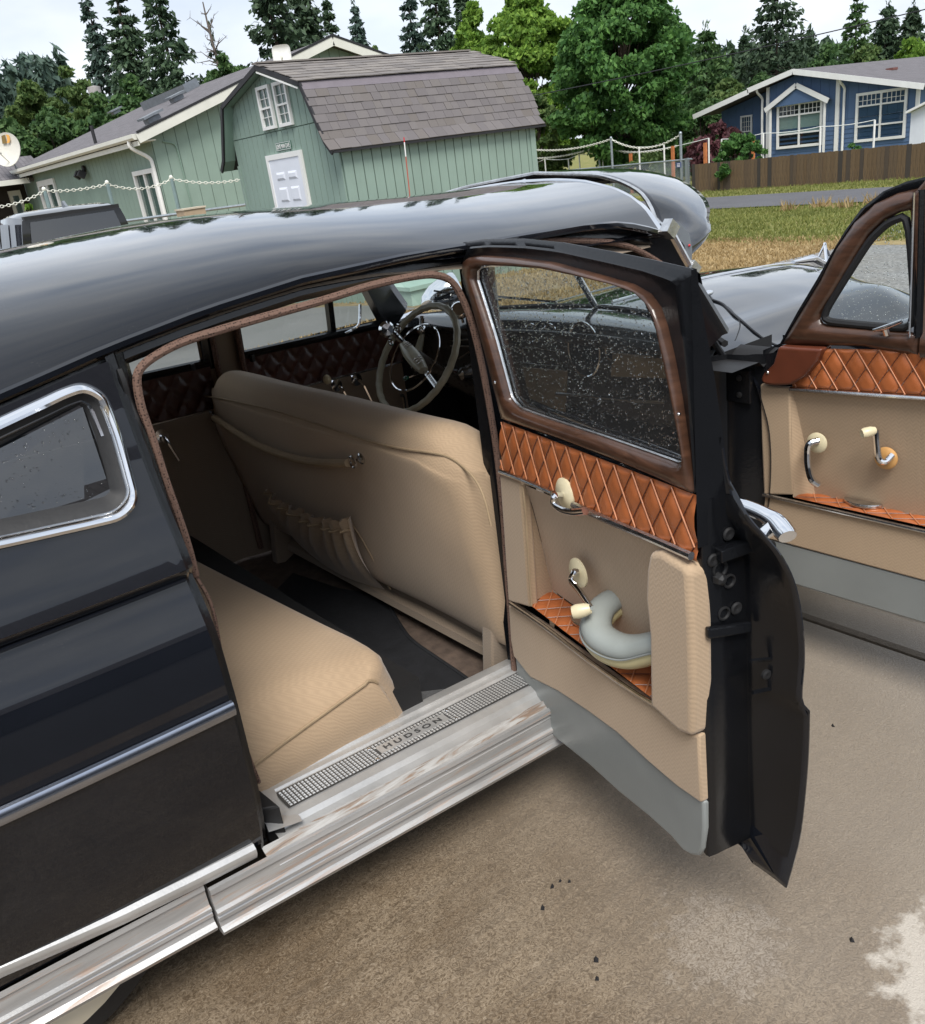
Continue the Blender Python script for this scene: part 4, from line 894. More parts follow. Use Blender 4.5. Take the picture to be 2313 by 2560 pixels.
# pale utility box seen through the windscreen
uq = ony(PX('w', 825, 330), 9.6)
ub = thing('utility_box', (uq[0], 9.6, tz(uq[0], 9.6)), 'pale green utility cabinet beyond the windscreen', 'utility box')
m = MB(); board(m, uq[0]-.30, uq[0]+.30, 9.4, 10.0, tz(uq[0], 9.6), uq[2]+.08); m.build('cabinet', MAT['utility'], ub, smooth=False)
m = MB(); board(m, uq[0]-.33, uq[0]+.33, 9.37, 10.03, uq[2]+.08, uq[2]+.13); m.build('lid', MAT['utility'], ub, smooth=False)
# garage behind the photographer, mirrored in the paint
gar = thing('lap_sided_garage', (0, -9.5, -.06), 'dark grey lap sided garage behind the driveway, mirrored in the paint', 'garage')
MAT['gar'] = siding('charcoal_siding', (.055, .060, .066)); z = -.05
while z < 2.6:
    m = MB(); m.prism([(-8, -7.0, z), (-8, -6.965, z), (-8, -6.99, z+.17), (-8, -7.02, z+.17)], (14, 0, 0)); m.build('lap_board', MAT['gar'], gar, smooth=False); z += .17
m = MB(); board(m, -8, 6, -12, -7.03, -.1, 2.6); m.build('wall', MAT['gar'], gar, smooth=False)
m = MB(); m.prism([(-8.4, -6.5, 2.5), (-8.4, -9.5, 4.1), (-8.4, -12.5, 2.5)], (14.8, 0, 0)); m.build('roof', MAT['roofgrey'], gar, smooth=False)
# ================================================================== TREES
def quads(C, A, B):
    """leaf quads from centres C and half axes A, B (n,3)"""
    n = len(C); V = np.empty((n, 4, 3)); V[:, 0] = C-A; V[:, 1] = C-B*.55; V[:, 2] = C+A; V[:, 3] = C+B*.55
    return V.reshape(-1, 3), np.arange(n*4).reshape(n, 4)
def rnd_dirs(rg, n):
    v = rg.normal(size=(n, 3)); return v/np.linalg.norm(v, axis=1)[:, None]
def trunk_mesh(h, r, lean=(0, 0), limbs=()):
    m = MB(); m.tube([(lean[0]*t, lean[1]*t, h*t) for t in np.linspace(0, 1, 8)], [r*(1-.88*t) for t in np.linspace(0, 1, 8)], 8)
    for a, b, rr in limbs: m.tube([a, (np.array(a)+np.array(b))/2+np.array((0, 0, .05*h*.3)), b], [rr, rr*.6, rr*.2], 5)
    return m
def conifer_mesh(h, R, seed, nb=150, leaf=.30, mat='fir', droop=.35, gap=.0, shape=1.0, per=26):
    rg = np.random.default_rng(seed); Cs, As, Bs = [], [], []; limbs = []
    for i in range(nb):
        lv = max(14, int(h*1.9)); f = min(1., (np.floor(rg.uniform(0.05, 1.0)**.9*lv)+rg.normal()*.22)/lv); f = max(.04, f); z = h*f; L = R*((1-f)**shape*.95+.05)*rg.uniform(.65, 1.12); a = rg.uniform(0, 2*math.pi)
        if rg.random() < gap: continue
        dirv = np.array((math.cos(a), math.sin(a), 0)); n = max(5, int(per*(L/R)**.8)); t = rg.uniform(.08, 1, n)**.75
        dz = -droop*L*t**1.6+.10*L*t+(.16*L*(t > .85))
        ctr = dirv*(L*t)[:, None]+np.array((0, 0, 1))*(z+dz)[:, None]
        side = np.cross(dirv, (0, 0, 1)); w = (.24*L*(1-t*.75)+.06)
        ctr += side*(rg.normal(size=n)*w)[:, None]+np.array((0, 0, 1))*(rg.normal(size=n)*.05*L-.10*leaf)[:, None]
        sz = leaf*rg.uniform(.55, 1.25, n)
        ax = dirv*.75+rg.normal(size=(n, 3))*.55+np.array((0, 0, -.45)); ax /= np.linalg.norm(ax, axis=1)[:, None]
        bx = np.cross(ax, rnd_dirs(rg, n)); bx /= np.linalg.norm(bx, axis=1)[:, None]
        Cs.append(ctr); As.append(ax*sz[:, None]); Bs.append(bx*(sz*.75)[:, None])
        if L > .45*R: limbs.append(((0, 0, z), tuple(dirv*L*.8+np.array((0, 0, z-.5*droop*L))), .018*h*.1+.02))
    n = 40; ctr = np.c_[rg.normal(size=(n, 2))*.08*R*.3, rg.uniform(.9, 1.03, n)*h]; ax = np.c_[rg.normal(size=(n, 2))*.5, np.ones(n)]; ax /= np.linalg.norm(ax, axis=1)[:, None]
    Cs.append(ctr); As.append(ax*leaf*.7); b = np.cross(ax, rnd_dirs(rg, n)); Bs.append(b*leaf*.4)
    V, F = quads(np.vstack(Cs), np.vstack(As), np.vstack(Bs)); return np_mesh('crown', V, F, MAT[mat]), trunk_mesh(h*.97, h*.013+.05, limbs=limbs[:60])
def broad_mesh(w, h, seed, mat, clumps=150, per=70, leaf=.22, base=.0, top=1.0, egg=.75, drop=.5):
    rg = np.random.default_rng(seed); Cs, As, Bs = [], [], []; limbs = []
    for i in range(clumps):
        d = rnd_dirs(rg, 1)[0]; r = rg.uniform(.30, 1.06)**.42
        zf = (d[2]*r+1)/2; prof = (math.sin(math.pi*min(1, max(.04, zf**egg)))**.55)
        c = np.array((d[0]*r*w*.5*prof, d[1]*r*w*.5*prof, base+h*zf)); cr_ = rg.uniform(.055, .115)*w
        n = int(per*rg.uniform(.6, 1.3)); q = rnd_dirs(rg, n)*(rg.uniform(0, 1, n)**.4)[:, None]*cr_; q[:, 2] *= .62
        out = np.array((d[0], d[1], .15)); ax = out*.55+rg.normal(size=(n, 3))*.6+np.array((0, 0, -drop)); ax /= np.linalg.norm(ax, axis=1)[:, None]
        bx = np.cross(ax, rnd_dirs(rg, n)); bx /= np.linalg.norm(bx, axis=1)[:, None]; sz = leaf*rg.uniform(.6, 1.3, n)
        Cs.append(c+q); As.append(ax*sz[:, None]); Bs.append(bx*(sz*1.05)[:, None])
        if i % 5 == 0: limbs.append(((0, 0, max(.3, base+h*zf*.55)), tuple(c), .03*w*.12+.02))
    V, F = quads(np.vstack(Cs), np.vstack(As), np.vstack(Bs)); return np_mesh('crown', V, F, MAT[mat]), trunk_mesh(base+h*.7, w*.028+.04, limbs=limbs)
def plant(name, p, D, builder, label, cat='tree', group=None, base_z=None, hscale=1.0):
    """p: photo pixel of the top; D: distance. builder(h) -> (crown mesh, trunk builder)"""
    top = atdist(p, D); zg = tz(top[0], top[1])-.1 if base_z is None else base_z; h = (top[2]-zg)*hscale
    t_ = thing(name, (top[0], top[1], zg), label, cat, group); cm, tm = builder(h)
    o = link_obj('crown', cm, t_); o.matrix_parent_inverse = Matrix.Identity(4)
    tr = tm.build('trunk', MAT['bark'], t_); tr.matrix_parent_inverse = Matrix.Identity(4); return t_
CON = [ # px top, distance, radius, seed, material, label
 ((205, -40), 62, 2.6, 1, 'fir_blue', 'slender bluish fir at the outer end of the row behind the green house', .22),
 ((268, -95), 58, 3.0, 2, 'fir', 'tall fir with dense boughs between the slender bluish fir and the widest fir', .05),
 ((368, -90), 56, 3.4, 3, 'fir', 'wide skirted fir beside the bare dead tree', .05),
 ((640, -170), 50, 3.6, 5, 'fir_dark', 'broad dark fir rising over the green house ridge', .0),
 ((725, -150), 54, 3.3, 6, 'fir_dark', 'dense dark fir rising behind the square dish', .0),
 ((812, -15), 58, 2.0, 7, 'fir', 'narrow fir crowded against the broad dark firs', .05),
 ((882, -2), 60, 2.1, 8, 'fir_blue', 'narrow pointed fir at the edge of the sky gap', .1),
 ((1012, -60), 64, 2.8, 9, 'fir_blue', 'ragged fir on the far side of the sky gap', .2),
 ((1075, -110), 60, 3.2, 10, 'fir', 'drooping dark fir behind the ragged fir', .05),
 ((1150, -60), 66, 3.0, 11, 'fir', 'dark fir half hidden by the lime green tree', .0),
 ((1690, 85), 84, 2.6, 12, 'fir_blue', 'small distant fir peeking past the big maple', .1),
 ((1765, 62), 62, 4.2, 13, 'mid', 'soft mid green conifer between the maple and the dark pine', .0),
 ((1862, 75), 74, 2.2, 14, 'fir', 'little pointed fir in front of the tall dark pine', .0),
 ((1945, -60), 66, 5.2, 15, 'fir_dark', 'tall dark pine above the gable of the blue house', .0),
 ((2025, 70), 76, 3.0, 16, 'fir', 'lower fir at the shoulder of the tall dark pine', .0),
 ((2145, -30), 78, 3.0, 17, 'mid', 'thin open crowned tree above the blue house roof', .35),
 ((2220, 5), 74, 3.4, 18, 'fir', 'rounded dark fir above the blue house roof', .0),
 ((2285, 2), 72, 2.6, 19, 'fir_dark', 'pointed dark fir beyond the roof vent pipe', .0),
]
for (p, D, R, sd, mt, lb, gp_) in CON:
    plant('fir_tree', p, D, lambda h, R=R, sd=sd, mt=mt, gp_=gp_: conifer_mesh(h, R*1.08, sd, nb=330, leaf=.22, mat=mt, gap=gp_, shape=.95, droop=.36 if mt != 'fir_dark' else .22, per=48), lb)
# distant wooded rise, tree by tree at its crest and one mass below
def hill_mass(name, pts, D, seed, mat, label, tops):
    rg = np.random.default_rng(seed); Cs, As, Bs = [], [], []
    for (p, hh, R) in tops:
        c = atdist(p, D+rg.uniform(-6, 6)); n = 260; f = rg.uniform(0, 1, n); a = rg.uniform(0, 2*math.pi, n); rr = R*(1-f*.92)*rg.uniform(.3, 1, n)**.5
        Cs.append(np.c_[c[0]+rr*np.cos(a), c[1]+rr*np.sin(a), c[2]-hh*(1-f)]); ax = np.c_[np.cos(a)*.6, np.sin(a)*.6, -.6*np.ones(n)]+rg.normal(size=(n, 3))*.4; ax /= np.linalg.norm(ax, axis=1)[:, None]
        bx = np.cross(ax, rnd_dirs(rg, n)); s_ = rg.uniform(.5, 1.1, n)*.9; As.append(ax*s_[:, None]); Bs.append(bx*(s_*.8)[:, None])
    V, F = quads(np.vstack(Cs), np.vstack(As), np.vstack(Bs)); return link_obj(name, np_mesh(name, V, F, MAT[mat]), None, label=label, cat='woods', kind='stuff')
rg = np.random.default_rng(3)
tops = [((x, 170-.18*x+rg.uniform(-28, 22)), 18, 3.2) for x in np.linspace(-160, 150, 30)]+[((x, 215+rg.uniform(-20, 25)), 16, 3.4) for x in np.linspace(-160, 170, 26)]
hill_mass('distant_woods', None, 120, 4, 'fir_blue', 'distant wooded hillside past the end of the house row', tops)
tops = [((x, 118-.02*(x-1800)+rg.uniform(-14, 22)), 16, 3.4) for x in np.linspace(1680, 2400, 46)]
hill_mass('distant_woods', None, 105, 5, 'fir', 'distant woods rising behind the blue house', tops)
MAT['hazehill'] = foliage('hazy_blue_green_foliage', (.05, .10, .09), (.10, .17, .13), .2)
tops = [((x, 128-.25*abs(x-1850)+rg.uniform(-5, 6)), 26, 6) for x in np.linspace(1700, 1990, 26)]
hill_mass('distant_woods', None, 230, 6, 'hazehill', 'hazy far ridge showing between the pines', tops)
BRO = [ # px top, D, width, seed, mat, label, clumps, leaf, egg
 ((1540, -120), 46, 6.6, 21, 'maple', 'big broad leaved green maple behind the chain link fence', 300, .24, .62, 80),
 ((1180, 12), 58, 4.2, 22, 'lime', 'bright lime green tree behind the shed roof, lower of a pair', 190, .26, .8, 90),
 ((1310, -55), 56, 6.4, 23, 'lime', 'tall bright lime green tree between the firs and the maple', 260, .27, .7, 90),
 ((60, 200), 56, 4.6, 25, 'olive', 'rounded light green tree behind the porch wing', 130, .26, .8, 70),
 ((165, 170), 54, 4.4, 26, 'olive', 'light green broadleaf tree below the slender bluish fir', 130, .26, .8, 70),
 ((10, 300), 48, 4.2, 27, 'mid', 'dark green bushy tree behind the round dish', 120, .26, .9, 70),
 ((120, 270), 46, 4.0, 28, 'mid', 'dark green bushy tree behind the porch ridge', 120, .26, .9, 70),
 ((245, 235), 46, 4.0, 29, 'mid', 'bushy mid green tree behind the flue pipe', 120, .26, .9, 70),
 ((330, 200), 45, 4.0, 30, 'mid', 'bushy green tree behind the skylight', 120, .26, .9, 70),
 ((430, 160), 46, 3.8, 31, 'fir', 'dark bushy tree at the foot of the dead tree', 120, .24, .9, 70),
 ((560, 120), 46, 3.6, 32, 'mid', 'bushy tree behind the house ridge near the shed', 120, .24, .9, 70),
 ((935, 115), 44, 2.2, 33, 'olive', 'young pale green tree in the sky gap above the shed', 60, .14, .8, 30),
 ((1340, 230), 50, 3.4, 34, 'olive', 'tangled olive shrub at the far corner of the shed', 100, .2, .9, 60),
 ((1820, 195), 56, 3.6, 35, 'olive', 'light olive tree left of the blue house eave', 100, .24, .8, 60),
 ((1750, 230), 54, 3.6, 36, 'mid', 'dark shrubby tree between the maple and the blue house', 100, .24, .8, 60),
 ((1905, 190), 60, 4.0, 37, 'mid', 'bushy tree behind the blue house roof edge', 110, .26, .8, 60),
 ((2070, 120), 64, 5.0, 38, 'mid', 'broad bushy tree beyond the blue house ridge', 120, .28, .8, 60),
 ((2170, 110), 66, 5.0, 39, 'olive', 'pale bushy tree beyond the blue house ridge near its vents', 120, .28, .8, 60),
 ((2290, 95), 62, 5.0, 40, 'lime', 'bright green shrub rising over the blue house roof end', 110, .26, .8, 60),
]
for (p, D, w_, sd, mt, lb, cl_, lf, eg, per_) in BRO:
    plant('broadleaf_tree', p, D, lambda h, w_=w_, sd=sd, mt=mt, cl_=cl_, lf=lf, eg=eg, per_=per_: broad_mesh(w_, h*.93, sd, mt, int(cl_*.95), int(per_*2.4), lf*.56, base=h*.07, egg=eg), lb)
plant('red_leaf_tree', (1795, 306), 43, lambda h: broad_mesh(2.7, h*.95, 50, 'redleaf', 110, 60, .12, base=.1, egg=.9, drop=.8), 'purple red leaved Japanese style maple beside the blue house')
plant('garden_plant', (1838, 336), 37.5, lambda h: broad_mesh(2.2, h, 51, 'corn', 70, 90, .085, base=.0, egg=.9, drop=-.4), 'tall leafy green garden plants behind the board fence', 'plant')
plant('garden_plant', (1878, 332), 37.5, lambda h: broad_mesh(1.4, h, 52, 'corn', 50, 90, .085, base=.0, egg=.9, drop=-.4), 'leafy green garden clump against the blue house wall', 'plant')
plant('garden_plant', (2130, 358), 36.5, lambda h: broad_mesh(1.2, h, 53, 'corn', 40, 60, .07, base=.0, egg=.9), 'low leafy shrub under the larger blue house window', 'plant')
plant('garden_plant', (1610, 375), 44, lambda h: broad_mesh(3.0, h, 54, 'olive', 70, 90, .08, base=.0, egg=.9), 'yellowish garden bed plants behind the chain link fence', 'plant')
plant('porch_shrub', PX('h1', 370, 1350), 29, lambda h: broad_mesh(1.3, h, 55, 'lime', 30, 20, .10, base=.0, egg=.9), 'leggy yellow green shrub by the dark porch', 'shrub')
# bare dead tree with hanging twigs
def dead_tree():
    top = atdist((512, 8), 50); zg = tz(top[0], top[1])-.1; t_ = thing('dead_tree', (top[0], top[1], zg), 'bare dead tree with twisting grey limbs among the firs', 'tree')
    rg = np.random.default_rng(8); m = MB(); h = top[2]-zg; m.tube([np.array((top[0], top[1], zg))+np.array((.25*math.sin(q*5), .2*math.cos(q*4)-.2, h*q)) for q in np.linspace(0, 1, 14)], [.22*(1-.92*q)+.012 for q in np.linspace(0, 1, 14)], 7)
    for i in range(34):
        q = rg.uniform(.35, .98); a = rg.uniform(0, 2*math.pi); L = rg.uniform(.6, 2.6)*(1.15-q); s = np.array((top[0]+.25*math.sin(q*5), top[1]+.2*math.cos(q*4)-.2, zg+h*q)); d = np.array((math.cos(a), math.sin(a), rg.uniform(.2, 1.1)))
        p1 = s+d*L*.5; p2 = p1+(d+rg.normal(size=3)*.35)*L*.6; m.tube([s, p1, p2], [.04, .025, .008], 5)
        for j in range(3): e_ = p1+(p2-p1)*rg.uniform(0, 1); m.tube([e_, e_+rg.normal(size=3)*.45*L*.5+np.array((0, 0, .1))], [.012, .004], 4)
    m.build('trunk', MAT['twig'], t_); cm, _ = conifer_mesh(h*.9, 2.0, 77, nb=55, leaf=.24, mat='fir', gap=.2, per=16); o = link_obj('crown', cm, t_); o.matrix_parent_inverse = Matrix.Identity(4)
    return t_
dead_tree()
# grass blades over the lawn, the dry strip and along the road edge
def blades(name, n, xr, yr, hgt, mat, label, seed, clump=.0):
    rg = np.random.default_rng(seed); x = rg.uniform(*xr, n); y = rg.uniform(*yr, n)
    if clump: cx = rg.uniform(*xr, int(n/40)); cy = rg.uniform(*yr, int(n/40)); k = rg.integers(0, len(cx), n); x = cx[k]+rg.normal(size=n)*clump; y = cy[k]+rg.normal(size=n)*clump
    z = np.array([tz(a, b) for a, b in zip(x, y)]); a = rg.uniform(0, 2*math.pi, n); h = hgt*rg.uniform(.4, 1.2, n); w = .012*rg.uniform(.6, 1.4, n)*(1+hgt*3)
    lx = rg.normal(size=n)*h*.4; ly = rg.normal(size=n)*h*.4; V = np.empty((n, 3, 3))
    V[:, 0] = np.c_[x-np.cos(a)*w, y-np.sin(a)*w, z]; V[:, 1] = np.c_[x+np.cos(a)*w, y+np.sin(a)*w, z]; V[:, 2] = np.c_[x+lx, y+ly, z+h]
    return link_obj(name, np_mesh(name, V.reshape(-1, 3), np.arange(n*3).reshape(n, 3), MAT[mat]), None, label=label, cat='grass', kind='stuff')
blades('lawn_grass', 42000, (12.8, 20.2), (3, 19), .06, 'blade', 'short mown green lawn between the dry strip and the road', 1)
blades('lawn_grass', 9000, (25.3, 29.5), (4, 24), .09, 'blade', 'green verge grass along the foot of the board fence', 2)
blades('dry_grass', 30000, (6.5, 13.4), (6.8, 14), .045, 'straw', 'dry straw coloured grass on the strip beyond the gravel', 3)
blades('dry_grass', 900, (19.0, 20.4), (3, 19), .24, 'straw', 'wispy seed heads along the edge of the road', 4, .12)
blades('dry_grass', 14000, (1.0, 7.0), (6.8, 9.0), .05, 'straw', 'dry straw grass patches past the driver side of the sedan', 5)
# ================================================================== THE SEDAN
YCEN = 2.40
car = thing('vintage_sedan', (1.0, YCEN, 0.0), 'black 1940s style fastback sedan with its front and rear passenger doors open', 'car')
mir = lambda p: np.array((p[0], 2*YCEN-p[1], p[2]))
def bevel(o, w=.004, seg=2):
    b = o.modifiers.new('bevel', 'BEVEL'); b.width = w; b.segments = seg; b.limit_method = 'ANGLE'; b.angle_limit = rad(40); return o
PZ = [.25, .275, .30, .40, .483, .597, .70, .72, .735, .75, .80, .83, .86, .885, .91, .935, .952, .960, .968, .976, .985, 1.0, 1.03, 1.06, 1.09, 1.18, 1.273, 1.32, 1.36, 1.375]
PY = [1.512, 1.500, 1.490, 1.458, 1.440, 1.432, 1.426, 1.426, 1.427, 1.427, 1.428, 1.430, 1.436, 1.445, 1.457, 1.471, 1.481, 1.484, 1.478, 1.470, 1.466, 1.470, 1.481, 1.496, 1.511, 1.542, 1.566, 1.575, 1.583, 1.59]
def bow(x):
    if x < .43: return .035*((.43-x)/.8)**2 if x > -.8 else .035*2.36+.22*((-.8-x)/1.2)**2+.0827*(-.8-x)
    return -.045*math.sin(min(1, (x-.43)/1.7)*math.pi)
def side_y(x, z): return interp(z, PZ, PY)+bow(x)
# ---- roof
RXS = [-2.05, -1.7, -1.2, -.6, -.1, .25, .44, .62, .83, 1.07, 1.41, 1.62, 1.74, 1.82, 1.90]
RZR = [.62, .80, 1.02, 1.195, 1.285, 1.338, 1.374, 1.400, 1.419, 1.421, 1.411, 1.404, 1.392, 1.372, 1.345]
RZC = [.84, 1.02, 1.235, 1.40, 1.478, 1.512, 1.522, 1.532, 1.541, 1.547, 1.545, 1.535, 1.528, 1.521, 1.512]
RYR = [1.95, 1.82, 1.70, 1.63, 1.605, 1.60, 1.60, 1.60, 1.60, 1.60, 1.60, 1.60, 1.60, 1.60, 1.60]
def zr(x): return interp(x, RXS, RZR)
def header_x(y): return 1.90+.25*(1-min(1., ((YCEN-y)/.8)**2))
HDY = [1.6, 1.65, 1.71, 1.80, 1.90, 2.0, 2.06, 2.15, 2.24, 2.40]; HDZ = [1.345, 1.370, 1.402, 1.430, 1.451, 1.464, 1.473, 1.480, 1.485, 1.489]
def roof_pt(f, s):
    x0 = lerp(RXS[0], 1.90, f); yr, z0, zc = interp(x0, RXS, RYR), zr(x0), interp(x0, RXS, RZC)
    y = yr+(2*YCEN-2*yr)*s; q = abs(2*s-1); z = z0+(zc-z0)*max(0, 1-q**2.5)**.60
    k = sstep(.80, 1.0, f); kz = sstep(.72, 1.0, f); yy = y if y <= YCEN else 2*YCEN-y
    z = lerp(z, interp(yy, HDY, HDZ), kz); return np.array((x0+(header_x(y)-1.90)*k, y, z))
FS = sorted(set(list(np.linspace(0, 1, 46))+list(np.linspace(.85, 1, 16))))
sA = .5-.5*np.cos(np.linspace(0, math.pi, 45)); rows = [[roof_pt(f, s) for s in sA] for f in FS]
m = MB(); m.grid(rows); m.build('roof', MAT['paint'], car, sharp=None)
m = MB(); m.grid([[p-np.array((0, 0, .035)) for p in r[2:-2]] for r in rows[8:-1]]); m.build('headliner', MAT['darkcloth'], car, sharp=None)
# front edge of the roof: bright windscreen header lip
m = MB(); m.tube([roof_pt(1, s)+np.array((.004, 0, -.004)) for s in sA], .008, 6); m.build('header_moulding', MAT['chrome'], car)
for sd in (0, 1):
    fn = (lambda p: p) if sd == 0 else mir
    xs = [x for x in np.linspace(-1.6, 1.9, 60)]
    m = MB(); m.tube([fn(np.array((x, interp(x, RXS, RYR)-.006, zr(x)-.004))) for x in xs], .009, 6); m.build('drip_rail', MAT['paint'], car)
    m = MB(); jr = []
    for x in xs:
        y, z = interp(x, RXS, RYR), zr(x); jr.append([fn(np.array(q)) for q in ((x, y+.002, z-.012), (x, y+.016, z-.020), (x, y+.012, z-.034), (x, y+.020, z-.040), (x, y+.035, z-.048))])
    m.grid(jr); m.build('door_header', MAT['jamb'], car)
# ---- generic angular ring helper
def ray_poly(c, a, poly):
    d = np.array((math.cos(a), math.sin(a))); best = 0.
    for i in range(len(poly)):
        p = np.array(poly[i][:2])-c; q = np.array(poly[(i+1) % len(poly)][:2])-c; e = q-p; den = d[0]*e[1]-d[1]*e[0]
        if abs(den) < 1e-12: continue
        t = (p[0]*e[1]-p[1]*e[0])/den; u = (p[0]*d[1]-p[1]*d[0])/den
        if t > 0 and -1e-6 <= u <= 1+1e-6: best = max(best, t)
    return c+d*best
def ring(c, polys, n=96, extra=()):
    """matched loops (one per polygon) sampled by angle about c"""
    c = np.array(c); A = list(np.linspace(-math.pi, math.pi, n, endpoint=False))
    for poly in extra: A += [math.atan2(q[1]-c[1], q[0]-c[0]) for q in poly]
    A = sorted(A); return [[ray_poly(c, a, poly) for a in A] for poly in polys]
# ---- rear quarter: greenhouse ring with the window, lower body side
wpx = ZL('q', [(690, 880), (672, 790), (610, 570), (545, 410), (490, 350), (410, 322), (320, 345), (200, 400), (0, 492)])
def side_hit(p):
    y = 1.5
    for _ in range(12): q = ony(p, y); y = .5*y+.5*side_y(q[0], q[2])
    return (q[0], q[2])
wq = [side_hit(p) for p in wpx]
bq = [side_hit(p) for p in ZL('q', [(0, 1150), (300, 1083), (480, 1042), (600, 1008), (668, 950)])]
# window outline continues to a rounded tail further back on the body
xl, zt_, zb_ = wq[-1][0], wq[-1][1], bq[0][1]
win = wq+[(xl-.18, zt_-.036), (xl-.36, zt_-.08), (xl-.44, zt_-.115), (xl-.43, zt_-.145), (xl-.36, zb_+.035), (xl-.22, zb_+.016)]+bq
win = [tuple(q) for q in cr(win, 5, closed=True)]
wc = tuple(np.mean(np.array(win), axis=0))
XJ = .43
outer = [(XJ, .986), (XJ, zr(XJ)-.02)]+[(x, zr(x)-.018) for x in np.linspace(XJ-.05, -1.2, 16)]+[(-1.2, .986)]
def scaled(poly, c, dx):
    """polygon moved inwards by dx along its own normals"""
    P = [np.array(q[:2], float) for q in poly]; n = len(P); A = sum(P[i][0]*P[(i+1) % n][1]-P[(i+1) % n][0]*P[i][1] for i in range(n)); out = []
    for i in range(n):
        a, b, d = P[i-1], P[i], P[(i+1) % n]; t = d-a; t = t/(np.linalg.norm(t)+1e-9); nn = np.array((-t[1], t[0]))*(1 if A > 0 else -1); out.append(tuple(b+nn*dx))
    return out
def qpt(q, off=0.): return np.array((q[0], side_y(q[0], q[1])+off, q[1]))
for sd in (0, 1):
    fn = (lambda p: p) if sd == 0 else mir
    L = ring(wc, [outer, scaled(win, wc, -.002)], 60, [outer[:2], outer[-1:], win])
    m = MB(); m.grid([[fn(qpt(a+(b-a)*t)) for a, b in zip(*L)] for t in (0, .2, .4, .6, .8, 1)], closed_v=True); m.build('quarter_pillar', MAT['paint'], car)
    L = [[np.array(p_) for p_ in scaled(win, wc, q)] for q in (-.002, .002, .008, .014, .018, .028, .038)]
    offs = [.0, -.010, -.015, -.010, .004]
    m = MB(); m.grid([[fn(qpt(q, o)) for q in r] for r, o in zip(L[:5], offs)], closed_v=True); qw = m.build('quarter_window', MAT['chrome'], car)
    m = MB(); m.grid([[fn(qpt(q, o)) for q in r] for r, o in zip(L[4:], (.004, .008, .022))], closed_v=True); m.build('seal', MAT['rubber'], qw)
    m = MB(); m.poly([fn(qpt(q, .022)) for q in L[-1]]); m.build('glass', MAT['glass_dark'], qw, smooth=False, fix=False)
    m = MB()
    top = sorted([q for q in L[5] if q[1] > wc[1]+.03 and q[0] > -.2], key=lambda q: q[0])
    m.tube([fn(qpt(q, .012)) for q in top[::2]], .0045, 6); m.build('inner_bead', MAT['chrome'], qw)
    # lower body side
    xs = list(np.linspace(-2.05, XJ, 40)); zs = [z for z in PZ if .28 <= z <= .99]+[.31, .35, .45, .55, .65, .83, .89]; zs = sorted(set(zs))
    m = MB(); rws = []
    for x in xs:
        # rear wheel arch is covered by a skirt; the tail drops away
        t = max(0, (-1.2-x)/.85); rws.append([fn(np.array((x+0., side_y(x, z)+.25*t*t, z-.12*t*t*(z > .6)))) for z in [zz for zz in zs if zz >= .33]])
    m.grid(rws); m.build('body_side', MAT['paint'], car)
    # crease line below the belt
    m = MB(); m.tube([fn(np.array((x, side_y(x, .966)-.004, .966-.045*(XJ-x)*.2))) for x in np.linspace(-1.6, XJ-.004, 24)], .004, 6); m.build('belt_crease', MAT['paint'], car)
    # bright side strip
    m = MB(); m.grid([[fn(np.array((x, side_y(x, .71)-d, .71+h))) for h, d in ((-.016, .001), (-.014, .008), (-.004, .013), (.006, .013), (.014, .008), (.016, .001))] for x in np.linspace(-1.6, XJ+.003, 30)]); m.build('side_strip', MAT['strip'], car)
# tail closing panel and rear bumper (out of the picture, seen when stepping aside)
m = MB(); tail = []
for s in sA: tail.append(roof_pt(0, s))
m.grid([tail, [np.array((-2.25, p[1], lerp(p[2], .55, .5))) for p in tail], [np.array((-2.2, p[1], .36)) for p in tail]]); m.build('tail_panel', MAT['paint'], car)
for sd in (0, 1):
    fn = (lambda p: p) if sd == 0 else mir
    m = MB(); m.grid([[fn(np.array((x, side_y(x, .98)+.02+(.25*max(0, (-1.2-x)/.85)**2)+0*t, .98-.12*max(0, (-1.2-x)/.85)**2))) if t == 0 else fn(np.array((x, interp(x, RXS, RYR), zr(x)-.02))) for t in (0, 1)] for x in np.linspace(-2.05, -1.19, 12)]); m.build('rear_shoulder', MAT['paint'], car)
m = MB(); m.tube(cr([(-2.0, 1.6, .45), (-2.32, 1.75, .46), (-2.4, 2.4, .46), (-2.32, 3.05, .46), (-2.0, 3.2, .45)], 6), .06, 8, flat=1.5); m.build('rear_bumper', MAT['chrome'], car)
# ---- body jamb at the rear edge of the door opening
zs = sorted(set([.30, .33, .36]+[z for z in PZ if .29 < z < 1.37])); m = MB(); rws = []
for z in zs:
    y = side_y(XJ, z); yi = 1.635; rws.append([np.array(q) for q in ((XJ-.002, y, z), (XJ+.006, y+.004, z), (XJ+.008, y+.018, z), (XJ+.020, y+.022, z), (XJ+.024, lerp(y, yi, .5), z), (XJ+.036, lerp(y, yi, .55), z), (XJ+.040, yi-.02, z), (XJ+.05, yi, z), (XJ+.05, yi+.05, z))])
m.grid(rws); m.build('rear_jamb', MAT['jamb'], car)
m = MB(); m.tube([np.array((XJ+.020, lerp(side_y(XJ, z), 1.635, .42)+.004*math.sin(z*90), z)) for z in np.linspace(.31, 1.33, 60)], .008, 6); m.build('jamb_seal', MAT['rubber'], car)
m = MB(); m.prism([(XJ+.03, 1.52, .30), (XJ+.065, 1.50, .30), (XJ+.055, 1.60, .30), (XJ+.03, 1.62, .36)], (0, 0, .09)); bevel(m.build('jamb_foot', MAT['rubber'], car, smooth=False))
